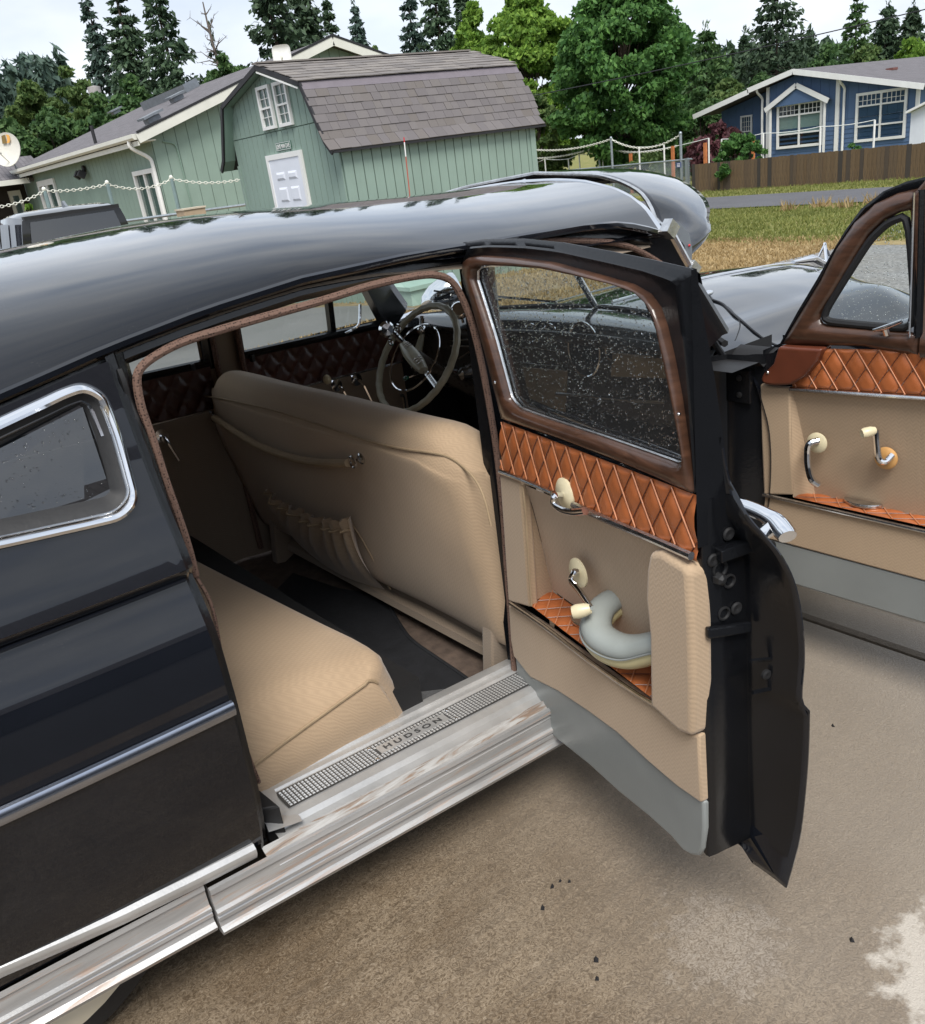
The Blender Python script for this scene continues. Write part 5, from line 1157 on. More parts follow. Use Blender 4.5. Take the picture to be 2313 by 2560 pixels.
m = MB(); y1 = np.array((.475, 1.63, .93)); m.prism([(.462, 1.60, .955), (.482, 1.61, .95), (.482, 1.63, .93), (.462, 1.625, .935)], (0, 0, -.02)); m.build('jamb_clip', MAT['jamb'], car, smooth=False)
# ---- windlace round the opening
def yl(p, Y): return ony(p, Y)
lp = [yl(p, 1.60) for p in ZL('a', [(1766, 1560), (1745, 1250), (1720, 1000), (1690, 800), (1650, 580), (1605, 390), (1560, 270), (1510, 190), (1440, 160), (1340, 165), (1150, 205), (900, 282), (650, 352), (420, 420), (270, 470), (150, 535), (90, 590), (78, 650), (100, 770), (150, 910), (200, 1070), (245, 1200), (290, 1330), (320, 1430), (345, 1530)])]
tail_ = [ony(p, 1.585) for p in ZL('e', [(60, 640), (110, 900), (160, 1100), (200, 1260), (260, 1430), (300, 1530)])]
head_ = [ony(p, 1.60) for p in ZL('e', [(1590, 960), (1578, 800), (1565, 600)])]
m = MB(); m.tube(cr(head_+lp, 4), .0082, 8); m.build('windlace', MAT['lace'], car)
m = MB(); m.tube(cr([lp[-1]]+tail_, 4), .0045, 6); m.build('windlace', MAT['lace'], car)
# ---- sill and rocker
def along(x, y, z): return np.array((x, y-.045*(x-.45), z-.02*(x-.45)))
SX0, SX1 = .475, 1.30
prof_sill = [(1.70, .300), (1.695, .335), (1.672, .342), (1.655, .345), (1.650, .338), (1.632, .338), (1.628, .333), (1.548, .330), (1.545, .335), (1.520, .333), (1.512, .322), (1.492, .316), (1.478, .300)]
m = MB(); m.grid([[along(x, y, z) for y, z in prof_sill] for x in np.linspace(SX0, SX1, 12)]); sill = m.build('door_sill', MAT['alu_clean'], car, sharp=25)
# studded tread, each pyramid raised from the plate
m = MB(); nx, ny = 78, 7
for i in range(nx):
    for j in range(ny):
        x = lerp(.535, 1.27, (i+.5)/nx); y = lerp(1.557, 1.620, (j+.5)/ny)
        if .782 < x < .985 and 1.572 < y < 1.605: continue
        a, b = .0034, .0034; z = .3342; P = [along(x-a, y-b, z), along(x+a, y-b, z), along(x+a, y+b, z), along(x-a, y+b, z), along(x, y, z+.0035)]
        m.add(P, [(0, 1, 4), (1, 2, 4), (2, 3, 4), (3, 0, 4)])
m.build('tread_studs', MAT['alu_clean'], sill, smooth=False, fix=False, kind='stuff')
m = MB(); m.poly([along(x, y, .3338) for x, y in ((.530, 1.554), (1.275, 1.554), (1.275, 1.623), (.530, 1.623))]); m.build('tread_bed', MAT['alu_dark'], sill, smooth=False)
m = MB(); m.prism([along(x, y, .3341) for x, y in ((.785, 1.573), (.982, 1.573), (.982, 1.604), (.785, 1.604))], (0, 0, .0025)); m.build('name_plate', MAT['alu_clean'], sill, smooth=False)
cpl = along(.883, 1.5885, .3370); ud = along(1, 1.5885, .33)-along(0, 1.5885, .33)
text_mesh('lettering', 'H U D S O N', .02, MAT['alu_dark'], sill, cpl, ud, (0, 1, 0), .0006, fit=(.165, .0165), bold=.0006)
for x, y in ((.765, 1.562), (.772, 1.612), (.995, 1.565), (1.0, 1.612)):
    m = MB(); m.ell(along(x, y, .3355), (.005, 0, 0), (0, .005, 0), (0, 0, .0025), 8, 4); m.build('rivet', MAT['chrome'], sill)
m = MB(); m.ell(along(1.28, 1.60, .345), (.03, 0, 0), (0, .045, 0), (0, 0, .02), 12, 6); m.build('sill_end_cap', MAT['alu_clean'], sill)
# corner of the plate climbing towards the jamb, dented
m = MB(); g = []
for i, t in enumerate(np.linspace(0, 1, 8)):
    g.append([along(lerp(.455, .53, u)+.006*math.sin(9*t), lerp(1.49, 1.66, t), .336+.016*(1-u)**2+.004*math.sin(7*t+3*u)) for u in np.linspace(0, 1, 6)])
m.grid(g); m.build('sill_corner', MAT['alu_clean'], sill)
# stepped outer rocker below the sill: bright bead, rust streaked step, ribbed panel
pr1 = [(1.478, .300), (1.470, .304), (1.458, .300), (1.452, .290), (1.455, .280), (1.470, .276)]
m = MB(); m.grid([[along(x, y, z) for y, z in pr1] for x in np.linspace(.448, 1.42, 14)]); m.build('sill_bead', MAT['alu_clean'], car, sharp=40)
pr2 = [(1.470, .276), (1.466, .270), (1.452, .262), (1.446, .268), (1.438, .266), (1.436, .254), (1.442, .250), (1.440, .212), (1.432, .208), (1.432, .201), (1.440, .197), (1.436, .192), (1.436, .184), (1.443, .180), (1.440, .166), (1.430, .158), (1.436, .146), (1.46, .14), (1.50, .142)]
xr0, xr1 = .300, 2.1
def rock(x, y, z): return np.array((x, y-.045*(x-.45)+.012, z+.055-.028*(x-.45)))
m = MB(); g = [[rock(x, y, z) for y, z in pr2[3:]] for x in np.linspace(xr0, xr1, 16)]; m.grid(g); m.poly([rock(xr0, y, z) for y, z in pr2]); m.build('rocker_panel', MAT['alu'], car, sharp=25)
m = MB(); m.grid([[rock(x, y, z) for y, z in pr2[:4]] for x in np.linspace(xr0+.13, xr1, 16)]); m.build('rocker_step', MAT['rusty'], car, sharp=25)
for x in (.475, .74, .985, 1.16):
    c = along(x, 1.462, .285); m = MB(); m.lathe(c, (0, -1, .35), [(.0055, -.004), (.0055, .002), (.003, .004), (.0012, .003), (.0001, .0025)], 10); m.build('sill_screw', MAT['chrome_worn'], car)
# rear skirt strip and bright moulding under the quarter panel
g = [[rock(x, y, z)+np.array((0, .010, .012)) for y, z in [q for q in pr2[4:]]] for x in np.linspace(-1.3, xr0-.006, 14)]
m = MB(); m.grid(g); m.poly(g[-1]); m.build('skirt_panel', MAT['alu'], car, sharp=25)
def trimz(x): return interp(x, [-1.3, -.073, .127, .28, .41], [.46, .405, .378, .365, .356])
m = MB(); m.grid([[np.array((x, side_y(x, .36)-d, trimz(x)+h)) for h, d in ((-.028, -.01), (-.024, .008), (-.012, .015), (-.004, .018), (.004, .017), (.012, .008), (.012, -.004))] for x in np.linspace(-1.3, XJ-.02, 26)]); m.build('lower_moulding', MAT['alu_clean'], car)
m = MB(); m.grid([[np.array((x, 1.475+.02, trimz(x)-.026)), np.array((x, 1.54, trimz(x)-.03)), np.array((x, 1.56, .22))] for x in np.linspace(-1.3, .45, 10)]); m.build('inner_skirt', MAT['black'], car)
# far rocker
m = MB(); m.grid([[mir(rock(x, y, z)) for y, z in pr2] for x in np.linspace(-1.3, 2.2, 10)]); m.build('rocker_panel', MAT['alu'], car, sharp=25)
# ---- wheels
def wheel(cx, cy, sgn, name='wheel'):
    r = .365; c = np.array((cx, cy, r)); ax = (0, sgn, 0)
    m = MB(); m.lathe(c, ax, [(.245, -.16), (.31, -.175), (.35, -.15), (.363, -.11), (.365, -.06), (.360, -.02), (.345, .0), (.32, .008), (.298, .010)], 44); w = m.build(name, MAT['tyre'], car)
    m = MB(); m.lathe(c, ax, [(.298, .010), (.285, .012), (.26, .010), (.222, -.002), (.215, -.006)], 44); m.build('whitewall', MAT['whitewall'], w)
    m = MB(); m.lathe(c, ax, [(.215, -.006), (.207, .0), (.200, -.006), (.192, -.012)], 44); m.build('rim_band', MAT['yellow'], w)
    m = MB(); m.lathe(c, ax, [(.192, -.012), (.185, -.004), (.17, -.02), (.145, -.026), (.12, .0), (.07, .02), (.02, .028), (.001, .03)], 40); m.build('hubcap', MAT['chrome'], w)
wheel(-.06, 1.60, -1); wheel(-.06, 3.20, 1); wheel(2.86, 1.62, -1); wheel(2.86, 3.18, 1)
# underbody
m = MB(); board(m, -1.9, 3.6, 1.60, 3.20, .17, .20); m.build('underbody', MAT['black'], car, smooth=False)
# ---- floor, mats, carpet
m = MB(); board(m, .3, 2.45, 1.58, 3.22, .202, .212); m.build('floor', MAT['carpet'], car, smooth=False)
m = MB(); board(m, -.1, .98, 1.66, 3.22, .212, .40); m.build('seat_box', MAT['black'], car, smooth=False)
mp = [onz(p, .222) for p in ZL('e', [(470, 470), (700, 545), (850, 570), (930, 610), (970, 660), (1010, 730), (1070, 810), (1180, 890), (1320, 985), (1445, 1080), (1400, 1120), (1085, 1250), (1000, 1180), (900, 1060), (600, 900), (300, 640)])]
mat_ = [q[:2] for q in mp]
m = MB(); m.prism([(x, y, .214) for x, y in mat_], (0, 0, .010)); fm = bevel(m.build('rubber_mat', MAT['mat'], car, smooth=False), .004)
ed = [np.array((x, y, .224)) for x, y in mat_[2:10]]; m = MB(); m.tube(cr(ed, 4), .006, 6); m.build('mat_edge', MAT['mat'], fm)
for i in range(24):         # ribs on the near end of the mat
    t = i/23; a = onz(PX('e', lerp(1035, 1085, t), lerp(1085, 1243, t)), .226); b = onz(PX('e', lerp(1330, 1440, t), lerp(1050, 1085, t)), .226)
    m = MB(); m.tube([a, b], .0028, 4); m.build('rib', MAT['mat'], fm)
# ---- front seat
SYN, SYF = 1.635, 3.165
def seat_sec(y):
    e = max(0., 1-(y-SYN)/.16); e2 = max(0., 1-(SYF-y)/.10); k = 1-.0*e; top = .985-.10*e**2.2-.09*e2**2; back = 1.165+.055*e**2+.03*e2**2
    pts = [(1.30, .352), (1.275, .356), (1.245, .45), (1.215, .62), (1.185+.02*e, .78), (back, .885-.05*e), (back+.002, .905-.05*e), (back+.007, .928-.05*e), (back+.020, top-.025), (back+.05, top-.004), (back+.09, top), (back+.15, top-.025), (back+.19, top-.10), (1.40, .62), (1.44, .46)]
    return [np.array((x, y, z)) for x, z in cr(pts, 4)]
ys = list(SYN+.0+(SYF-SYN)*np.array([0, .01, .025, .05, .08, .11, .15, .2, .28, .36, .44, .52, .6, .68, .76, .84, .9, .94, .97, 1.0]))
m = MB(); g = [seat_sec(y) for y in ys]
for i, y in enumerate(ys):         # soft dents
    for j, p in enumerate(g[i]):
        p[0] += .006*math.sin(y*9+p[2]*6)*math.sin(p[2]*7); e = max(0, 1-(y-SYN)/.05)
        if e > 0: p[0] += .03*e*e; p[1] += 0
m.grid(g); m.poly(g[0]); m.poly(g[-1]); seat = m.build('front_seat', MAT['fabric'], car, sharp=None)
# seams
def seat_x(y, z):
    s = seat_sec(y); k = min(range(len(s)//2+4), key=lambda i: abs(s[i][2]-z)); return s[k][0]
def seat_hit(p, off=0.):
    """ray from the photo onto the rear face of the seat"""
    d = ray(p); t = (1.22-EYE[0])/d[0]
    for _ in range(12):
        q = EYE+d*t; x = seat_x(min(SYF-.02, max(SYN+.02, q[1])), q[2])-off; t = (x-EYE[0])/d[0]
    return EYE+d*t
m = MB(); m.tube(cr([seat_hit(p, .006) for p in ZL('a', [(362, 707), (450, 720), (560, 742), (700, 775), (850, 822), (1000, 872), (1150, 920), (1300, 952), (1400, 965), (1490, 985), (1560, 1030), (1620, 1095), (1660, 1180), (1690, 1300)])], 5), .0034, 6); m.build('seam_piping', MAT['fabric_cord'], seat)
m = MB(); m.tube(cr([seat_hit(p, .002) for p in ZL('a', [(1045, 1275), (1100, 1360), (1150, 1450), (1232, 1590)])], 4), .0022, 5); m.build('seam_piping', MAT['fabric_cord'], seat)
# gathered map pocket: ruffled top edge, pleats fading to the lower seam
tp = cr([seat_hit(p, .040) for p in ZL('a', [(683, 1130), (720, 1185), (790, 1215), (860, 1255), (930, 1275), (1000, 1290), (1052, 1280)])], 7)
bp = cr([seat_hit(p, .018) for p in ZL('a', [(690, 1150), (740, 1270), (810, 1370), (900, 1450), (1000, 1515), (1110, 1560), (1215, 1590)])], 7)
m = MB(); g = []
for k, t in enumerate(np.linspace(-.045, 1, 16)):
    r_ = []
    for i, (a, b) in enumerate(zip(tp, bp)):
        w_ = (1-max(0, t))**1.1; q = a+(b-a)*t; q = q+np.array((-.017*w_*math.sin(i*1.35+.8*math.sin(i*.6)+t*1.5)-.024*math.sin(math.pi*max(0, t))*.8-.006, 0, .006*w_*math.sin(i*1.9)*(t < .06)))
        r_.append(q)
    g.append(r_)
m.grid(g); m.build('map_pocket', MAT['fabric'], seat, sharp=None)
m = MB(); m.tube([p+np.array((-.006, 0, .0)) for p in g[2]], .0035, 5); m.build('pocket_elastic', MAT['fabric_cord'], seat)
# robe rope with chrome brackets
rp = cr([seat_hit(p, o) for p, o in zip(ZL('a', [(430, 810), (520, 870), (640, 940), (780, 990), (900, 1012), (1040, 1015)]), (.02, .022, .022, .022, .022, .02))], 8)
m = MB(); m.tube(rp, .0125, 10); m.build('robe_rope', MAT['fabric_cord'], seat)
for p0, p1 in ((PX('a', 428, 808), PX('a', 412, 782)), (PX('a', 1065, 1008), PX('a', 1098, 995))):
    a, b = seat_hit(p0, .018), seat_hit(p1, .004); m = MB(); m.tube([a+np.array((-.004, .016*math.cos(w), .016*math.sin(w))) for w in np.linspace(0, 2*math.pi, 13)[:-1]], .004, 6, closed=True)
    m.ell(b, (.008, 0, 0), (0, .018, 0), (0, 0, .018), 10, 6); m.tube([a, b], .005, 6); m.build('rope_bracket', MAT['chrome_worn'], seat)
# seat base and legs
m = MB(); g = [[np.array((x, y, z)) for x, z in ((1.32, .345), (1.315, .30), (1.295, .285), (1.29, .262), (1.32, .25), (1.5, .25))] for y in np.linspace(1.72, 3.02, 6)]
m.grid(g); m.build('seat_base', MAT['darkcloth'], seat)
for y in (1.70, 3.02):
    m = MB(); m.prism([(1.258, y, .40), (1.235, y, .22), (1.27, y, .214), (1.33, y, .24), (1.34, y, .36)], (0, .045, 0)); bevel(m.build('seat_foot', MAT['darkcloth'], seat, smooth=False), .006)
g = []
for y, dz in ((SYN+.01, -.20), (SYN, -.06), (SYN+.02, -.015), (SYN+.06, 0), (2.0, .004), (2.4, 0), (2.8, .004), (SYF-.06, 0), (SYF-.02, -.015), (SYF, -.06), (SYF-.01, -.20)):
    g.append([np.array((x, y, max(.25, z+dz))) for x, z in cr([(1.40, .47), (1.55, .485), (1.75, .47), (1.88, .45), (1.925, .42), (1.93, .36), (1.90, .26)], 4)])
m = MB(); m.grid(g); m.build('seat_cushion', MAT['fabric'], seat, sharp=None)
# ---- rear seat cushion
def rc_top(x, y):
    e = max(0, 1-(y-1.64)/.10); return .505+.03*sstep(.9, .5, x)-.02*e*e-.10*e*e*max(0, .86-x)/.38*1.0+.006*math.sin(x*9+y*4)
fr = [onz(p, .50)[:2] for p in ZL('e', [(0, 385), (200, 480), (400, 575), (600, 680), (760, 755), (860, 810), (920, 850)])]
def rfront(y): 
    return interp(y, [q[1] for q in fr][::-1], [q[0] for q in fr][::-1])
rys = [1.645, 1.652, 1.67, 1.70, 1.75, 1.82, 1.95, 2.1, 2.3, 2.5, 2.7, 2.9, 3.14]
g = []
for y in rys:
    e = max(0, 1-(y-1.645)/.055); xf = rfront(y)-.012-.05*e*e; r_ = []
    for x in np.linspace(.20, xf-.035, 9): r_.append(np.array((x, y, rc_top(x, y)-.018*e*e)))
    z0 = rc_top(xf, y)-.018*e*e
    for a in np.linspace(.15, 1, 6)*math.pi/2: r_.append(np.array((xf-.035+.038*math.sin(a), y, z0-.038*(1-math.cos(a)))))
    for z in (.42, .36, .30, .24, .215): r_.append(np.array((xf+.003+(.47-z)*.26, y+.0, z)))
    g.append(r_)
m = MB(); m.grid(g)
# near side facing: from the top edge seam down to the sill
sidef = []
edge0 = g[0][:15]
fe = g[0][14:]; fz = [p[2] for p in fe][::-1]; fx = [p[0] for p in fe][::-1]; xbot = interp(.315, fz, fx)
for t in np.linspace(0, 1, 9):
    r_ = []
    for i, p in enumerate(edge0):
        z = lerp(p[2], .315, t); xx = lerp(p[0], lerp(.20, xbot, (p[0]-.20)/(edge0[-1][0]-.20)), t)
        if i == len(edge0)-1: xx = interp(z, fz, fx)
        r_.append(np.array((xx, p[1]-(.010*math.sin(math.pi*min(1, t*1.1)) if i < len(edge0)-1 else 0), z)))
    sidef.append(r_)
m.grid(sidef); rs = m.build('rear_seat', MAT['fabric'], car, sharp=None)
m = MB(); m.tube([p+np.array((0, -.002, .001)) for p in g[0][:13]], .004, 6); m.build('seam_piping', MAT['fabric_cord'], rs)
m = MB(); m.grid([[np.array((x, y, z)) for x, z in cr([(.24, .50), (.12, .62), (-.02, .9), (-.08, 1.0), (-.16, 1.02)], 4)] for y in (1.72, 2.0, 2.8, 3.1)]); m.build('rear_backrest', MAT['fabric'], rs)
# ---- far side seen through the car
YF = 3.20
def fy(z): return YF-.16*max(0, (z-1.0))*.9
def fwall(name, x0, x1, z0, z1, mat, dy=0., n=6, th=.012):
    m = MB(); m.grid([[np.array((x, fy(z)+dy, z)) for z in np.linspace(z0, z1, 4)] for x in np.linspace(x0, x1, n)]); return m.build(name, mat, car)
ft = thing
m = MB(); sl = lambda x: 1.022-.028*(x-.98)
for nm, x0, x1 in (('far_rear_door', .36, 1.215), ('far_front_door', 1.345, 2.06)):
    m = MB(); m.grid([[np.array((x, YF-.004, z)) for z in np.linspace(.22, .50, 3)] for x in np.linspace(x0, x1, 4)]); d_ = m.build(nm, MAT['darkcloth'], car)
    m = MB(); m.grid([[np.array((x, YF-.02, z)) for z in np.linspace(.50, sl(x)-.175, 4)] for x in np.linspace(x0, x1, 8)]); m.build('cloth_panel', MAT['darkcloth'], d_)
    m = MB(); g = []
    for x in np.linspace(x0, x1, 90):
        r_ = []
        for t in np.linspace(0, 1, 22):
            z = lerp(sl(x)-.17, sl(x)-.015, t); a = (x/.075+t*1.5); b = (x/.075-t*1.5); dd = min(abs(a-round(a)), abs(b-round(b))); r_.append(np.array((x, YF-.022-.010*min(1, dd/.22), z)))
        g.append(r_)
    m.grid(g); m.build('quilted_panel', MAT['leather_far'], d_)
    m = MB(); m.tube([np.array((x, YF-.032, sl(x)-.172)) for x in np.linspace(x0, x1, 6)], .005, 6); m.build('chrome_strip', MAT['chrome_worn'], d_)
    m = MB(); m.tube([np.array((x, YF-.028, sl(x)+.0)) for x in np.linspace(x0, x1, 8)], .016, 8); m.build('window_sill', MAT['jamb'], d_)
    for xx in ((x0+x1)/2+.02, x1-.24):
        c = np.array((xx, YF-.05, .80)); m = MB(); m.lathe(c+np.array((0, .03, 0)), (0, -1, 0), [(.001, .012), (.026, .010), (.028, 0)], 14); m.tube([c, c+np.array((.0, -.03, -.02)), c+np.array((.02, -.035, -.09))], .006, 6); m.build('window_crank', MAT['chrome'], d_)
m = MB(); m.ell((1.66, YF-.075, .845), (.016, 0, 0), (0, .02, 0), (0, 0, .02), 10, 8); m.build('crank_knob', MAT['ivory'], car)
for nm, x0, x1, mt in (('centre_pillar', 1.19, 1.36, 'darkcloth'), ('rear_pillar_trim', -.2, .36, 'darkcloth')):
    m = MB(); m.grid([[np.array((x, fy(z)-.03+.02*abs(2*t-1), z)) for z in np.linspace(.22, 1.36, 8)] for t, x in zip(np.linspace(0, 1, 5), np.linspace(x0, x1, 5))]); m.build(nm, MAT[mt], car)
m = MB(); m.tube([np.array((1.24, fy(z)-.04, z)) for z in np.linspace(.25, 1.34, 10)], .012, 8); m.tube([np.array((1.34, fy(z)-.04, z)) for z in np.linspace(.25, 1.34, 10)], .012, 8); m.build('windlace', MAT['lace'], car)
for nm, x0, x1 in (('window_divider', 1.742, 1.765), ('window_post', 1.20, 1.235), ('window_post', 1.345, 1.36)):
    m = MB(); m.grid([[np.array((x, fy(z)-dy, z)) for z in (.99, 1.1, 1.34)] for x, dy in ((x0, .0), (x0, .03), (x1, .03), (x1, .0))]); m.build(nm, MAT['jamb'], car, smooth=False)
for x0, x1 in ((.36, 1.20), (1.36, 1.742), (1.765, 2.03)):
    m = MB(); m.poly([np.array((x0, fy(1.0), sl(x0)-.01)), np.array((x1, fy(1.0), sl(x1)-.01)), np.array((min(x1, 1.92), fy(1.34), 1.34)), np.array((x0, fy(1.34), 1.34))]); m.build('side_glass', MAT['glass'], car, smooth=False)
lt = ony(PX('w', 150, 690), YF-.04); m = MB(); m.tube(cr([lt+np.array((-.05, 0, -.01)), lt, lt+np.array((.02, -.01, .02)), lt+np.array((.035, -.015, .09))], 4), .006, 6); m.build('vent_latch', MAT['chrome'], car)
for p in (PX('a', 603, 538), PX('a', 330, 578)):
    q = ony(p, YF-.04); m = MB(); m.obox(q, (.006, 0, 0), (0, .012, 0), (0, 0, .012)); m.build('lock_button', MAT['rubber'], car, smooth=False)
# outer skin of the far side between quarter and front fender
zsf = [z for z in PZ if .30 < z < 1.0]
m = MB(); m.grid([[mir(np.array((x, side_y(x, z), z))) for z in zsf] for x in np.linspace(XJ, 2.3, 14)]); m.build('far_door_skin', MAT['paint'], car)
# ---- windscreen pillars, cowl, dash
def hd(y):   # point on the roof front edge at width y
    s = min(range(len(sA)), key=lambda i: abs(roof_pt(1, sA[i])[1]-y)); return roof_pt(1, sA[s])
def ws_base(y): return np.array((2.13+.33*(1-((YCEN-y)/.85)**2), y, .985+.02*(1-((YCEN-y)/.85)**2)))
for sd in (0, 1):
    fn = (lambda p: p) if sd == 0 else mir
    a0, a1 = np.array((1.90, 1.605, 1.345)), np.array((2.10, 1.560, 1.035)); b0, b1 = np.array((1.83, 1.63, 1.35)), np.array((2.0, 1.60, .96))
    m = MB(); g = []
    for t in np.linspace(0, 1, 9):
        o = a0+(a1-a0)*t; i_ = b0+(b1-b0)*t; w = lerp(.05, .075, t)
        g.append([fn(q) for q in (o+np.array((.0, .0, 0)), o+np.array((.012, -.010, .004)), o+np.array((.03, .0, .012)), o+np.array((.035, w*.8, .015)), o+np.array((.0, w+.02, -.005)), i_+np.array((0, .06, -.01)), i_, o+np.array((-.02, .005, -.012)))])
    m.grid(g, closed_v=True); m.build('windscreen_pillar', MAT['jamb'], car)
    m = MB(); m.tube([fn(a0+(a1-a0)*t+np.array((.036, .035, .018))) for t in np.linspace(0, 1, 6)], .007, 6); m.build('screen_moulding', MAT['chrome_worn'], car)
    ysn = np.linspace(1.655, 2.375, 9); m = MB(); m.grid([[fn(lerp(hd(y)+np.array((.012, 0, -.02)), ws_base(y), t)) for t in (0, .33, .66, 1)] for y in ysn]); m.build('windscreen_glass', MAT['glass'], car)
m = MB(); m.tube([lerp(hd(2.4), ws_base(2.4), t) for t in (0, .5, 1)], .012, 8); m.build('centre_bar', MAT['chrome_worn'], car)
m = MB(); m.tube([ws_base(y)+np.array((.01, 0, -.002)) for y in np.linspace(1.62, 3.18, 24)], .011, 6); m.build('screen_gasket', MAT['rubber'], car)
# wipers
for y0, y1 in ((2.15, 1.80), (2.62, 3.0)):
    p0 = ws_base(y0)+np.array((.03, 0, .01)); p1 = lerp(ws_base(y1), hd(y1), .16)+np.array((.02, 0, .01)); m = MB(); m.tube([p0, p1], .005, 5); m.build('wiper_arm', MAT['chrome'], car)
    m = MB(); m.tube([p1+(p0-p1)*.45+np.array((.0, 0, -.012)), p1+(p1-p0)*.25], .004, 4); m.build('wiper_blade', MAT['rubber'], car)
# dash: padded top roll, painted face with tan glove box doors
m = MB(); g = []
for y in np.linspace(1.60, 3.20, 30):
    b = ws_base(y); xf = 2.09+.05*(1-((YCEN-y)/.85)**2)
    g.append([np.array(q) for q in ((b[0]-.005, y, b[2]-.004), (lerp(b[0], xf, .5), y, b[2]+.012), (xf+.03, y, b[2]+.002), (xf, y, b[2]-.03), (xf+.012, y, b[2]-.055), (xf+.03, y, b[2]-.065), (xf+.035, y, .80), (xf+.02, y, .74), (xf+.05, y, .70), (xf+.15, y, .68))])
m.grid([r_[3:] for r_ in g]); dash = m.build('dashboard', MAT['dash'], car, sharp=60)
m = MB(); m.grid([r_[:4] for r_ in g]); m.build('dash_top', MAT['dash_top'], dash, sharp=None)
def dface(y, z): return np.array((2.09+.05*(1-((YCEN-y)/.85)**2)+.028, y, z))
def dhit(p):
    d = ray(p); t = 2.15/d[0]
    for _ in range(8): q = EYE+d*t; t = (dface(q[1], q[2])[0]-.004-EYE[0])/d[0]
    return EYE+d*t
for pts, mt in ((((880, 660), (1130, 640), (1150, 800), (870, 790)), 'dash_tan'), (((420, 740), (650, 760), (640, 980), (460, 900)), 'dash_tan')):
    m = MB(); m.prism([dhit(PX('n', *q)) for q in pts], (-.008, 0, 0)); bevel(m.build('dash_panel', MAT[mt], dash, smooth=False))
for p, r in ((PX('n', 735, 655), .075), (PX('n', 470, 570), .032), (PX('n', 565, 570), .030), (PX('n', 412, 570), .012), (PX('n', 880, 665), .03)):
    c = dhit(p); fz = 1.25 if r > .05 else 1.0; m = MB(); m.tube([c+np.array((-.006, r*math.cos(w), r*fz*math.sin(w))) for w in np.linspace(0, 2*math.pi, 25)[:-1]], .005, 6, closed=True); gg = m.build('gauge_ring', MAT['chrome'], dash)
    m = MB(); m.add([c+np.array((-.004, r*math.cos(w), r*fz*math.sin(w))) for w in np.linspace(0, 2*math.pi, 25)[:-1]], [tuple(range(24))]); m.build('gauge_face', MAT['black'], gg, smooth=False)
for pts in (((425, 645), (500, 645), (610, 665), (615, 735), (500, 730), (430, 720)),):
    P = [dhit(PX('n', *q))+np.array((-.006, 0, 0)) for q in pts]; m = MB(); m.tube(P, .004, 6, closed=True); m.build('radio_frame', MAT['chrome'], dash)
for a, b in (((620, 868), (985, 900)), ((985, 905), (1170, 912)), ((900, 660), (1120, 680))):
    m = MB(); m.tube([dhit(PX('n', *a))+np.array((-.03, 0, 0)), dhit(PX('n', *b))+np.array((-.03, 0, 0))], .006, 6); m.build('chrome_strip', MAT['chrome'], dash)
for p0, p1 in ((PX('w', 1120, 815), PX('w', 1350, 800)), (PX('w', 1120, 865), PX('w', 1350, 870))):
    m = MB(); m.tube([dhit(p0), dhit(p1)], .005, 6); m.build('vent_trim', MAT['chrome_worn'], dash)
c = dhit(PX('w', 1375, 1110)); m = MB(); m.lathe(c+np.array((.02, 0, 0)), (-1, 0, 0), [(.03, 0), (.032, .05), (.024, .10), (.001, .11)], 14); m.tube([c+np.array((-.02, .04, -.02)), c+np.array((-.03, .22, -.005))], .012, 8); m.build('heater_control', MAT['chrome'], dash)
m = MB(); m.tube([dhit(PX('w', 1205, 1000)), dhit(PX('w', 1375, 900))+np.array((-.02, 0, 0))], .006, 6); m.build('hand_lever', MAT['chrome_worn'], dash)
cq = ony(PX('w', 1210, 505), 2.72); m = MB(); m.lathe(cq, (-.5, -.6, .5), [(.001, .014), (.026, .012), (.034, .004), (.036, -.006), (.001, -.014)], 18); m.tube([cq, cq+np.array((.01, 0, -.05))], .006, 6); m.build('dash_compass', MAT['chrome'], dash)
# kick wall under the dash
m = MB(); m.grid([[np.array((x, y, z)) for x, z in ((2.30, .70), (2.40, .40), (2.30, .22))] for y in (1.62, 3.2)]); m.build('firewall', MAT['black'], car)
for sd in (0, 1):
    fn = (lambda p: p) if sd == 0 else mir
    m = MB(); m.grid([[fn(np.array((x, 1.60-.0*x, z))) for x in (2.0, 2.12, 2.40)] for z in (.22, .6, .97)]); m.build('kick_panel', MAT['black'], car)
# folded sun flap and front opening windlace on the near side
m = MB(); m.grid([[lerp(hd(y)+np.array((-.05, 0, -.03)), hd(y)+np.array((.03, 0, -.13)), t) for t in (0, .5, 1)] for y in np.linspace(1.69, 2.30, 8)]); so_ = m.build('sun_flap', MAT['darkcloth'], car)
q_ = so_.modifiers.new('solid', 'SOLIDIFY'); q_.thickness = .014
m = MB(); m.tube(cr([ony(PX('b', *q), 1.612) for q in ((-300, 760), (200, 740), (500, 735), (700, 742), (850, 752), (1000, 790), (1130, 850), (1300, 955), (1420, 1060))], 4), .008, 8); m.build('windlace', MAT['lace'], car)
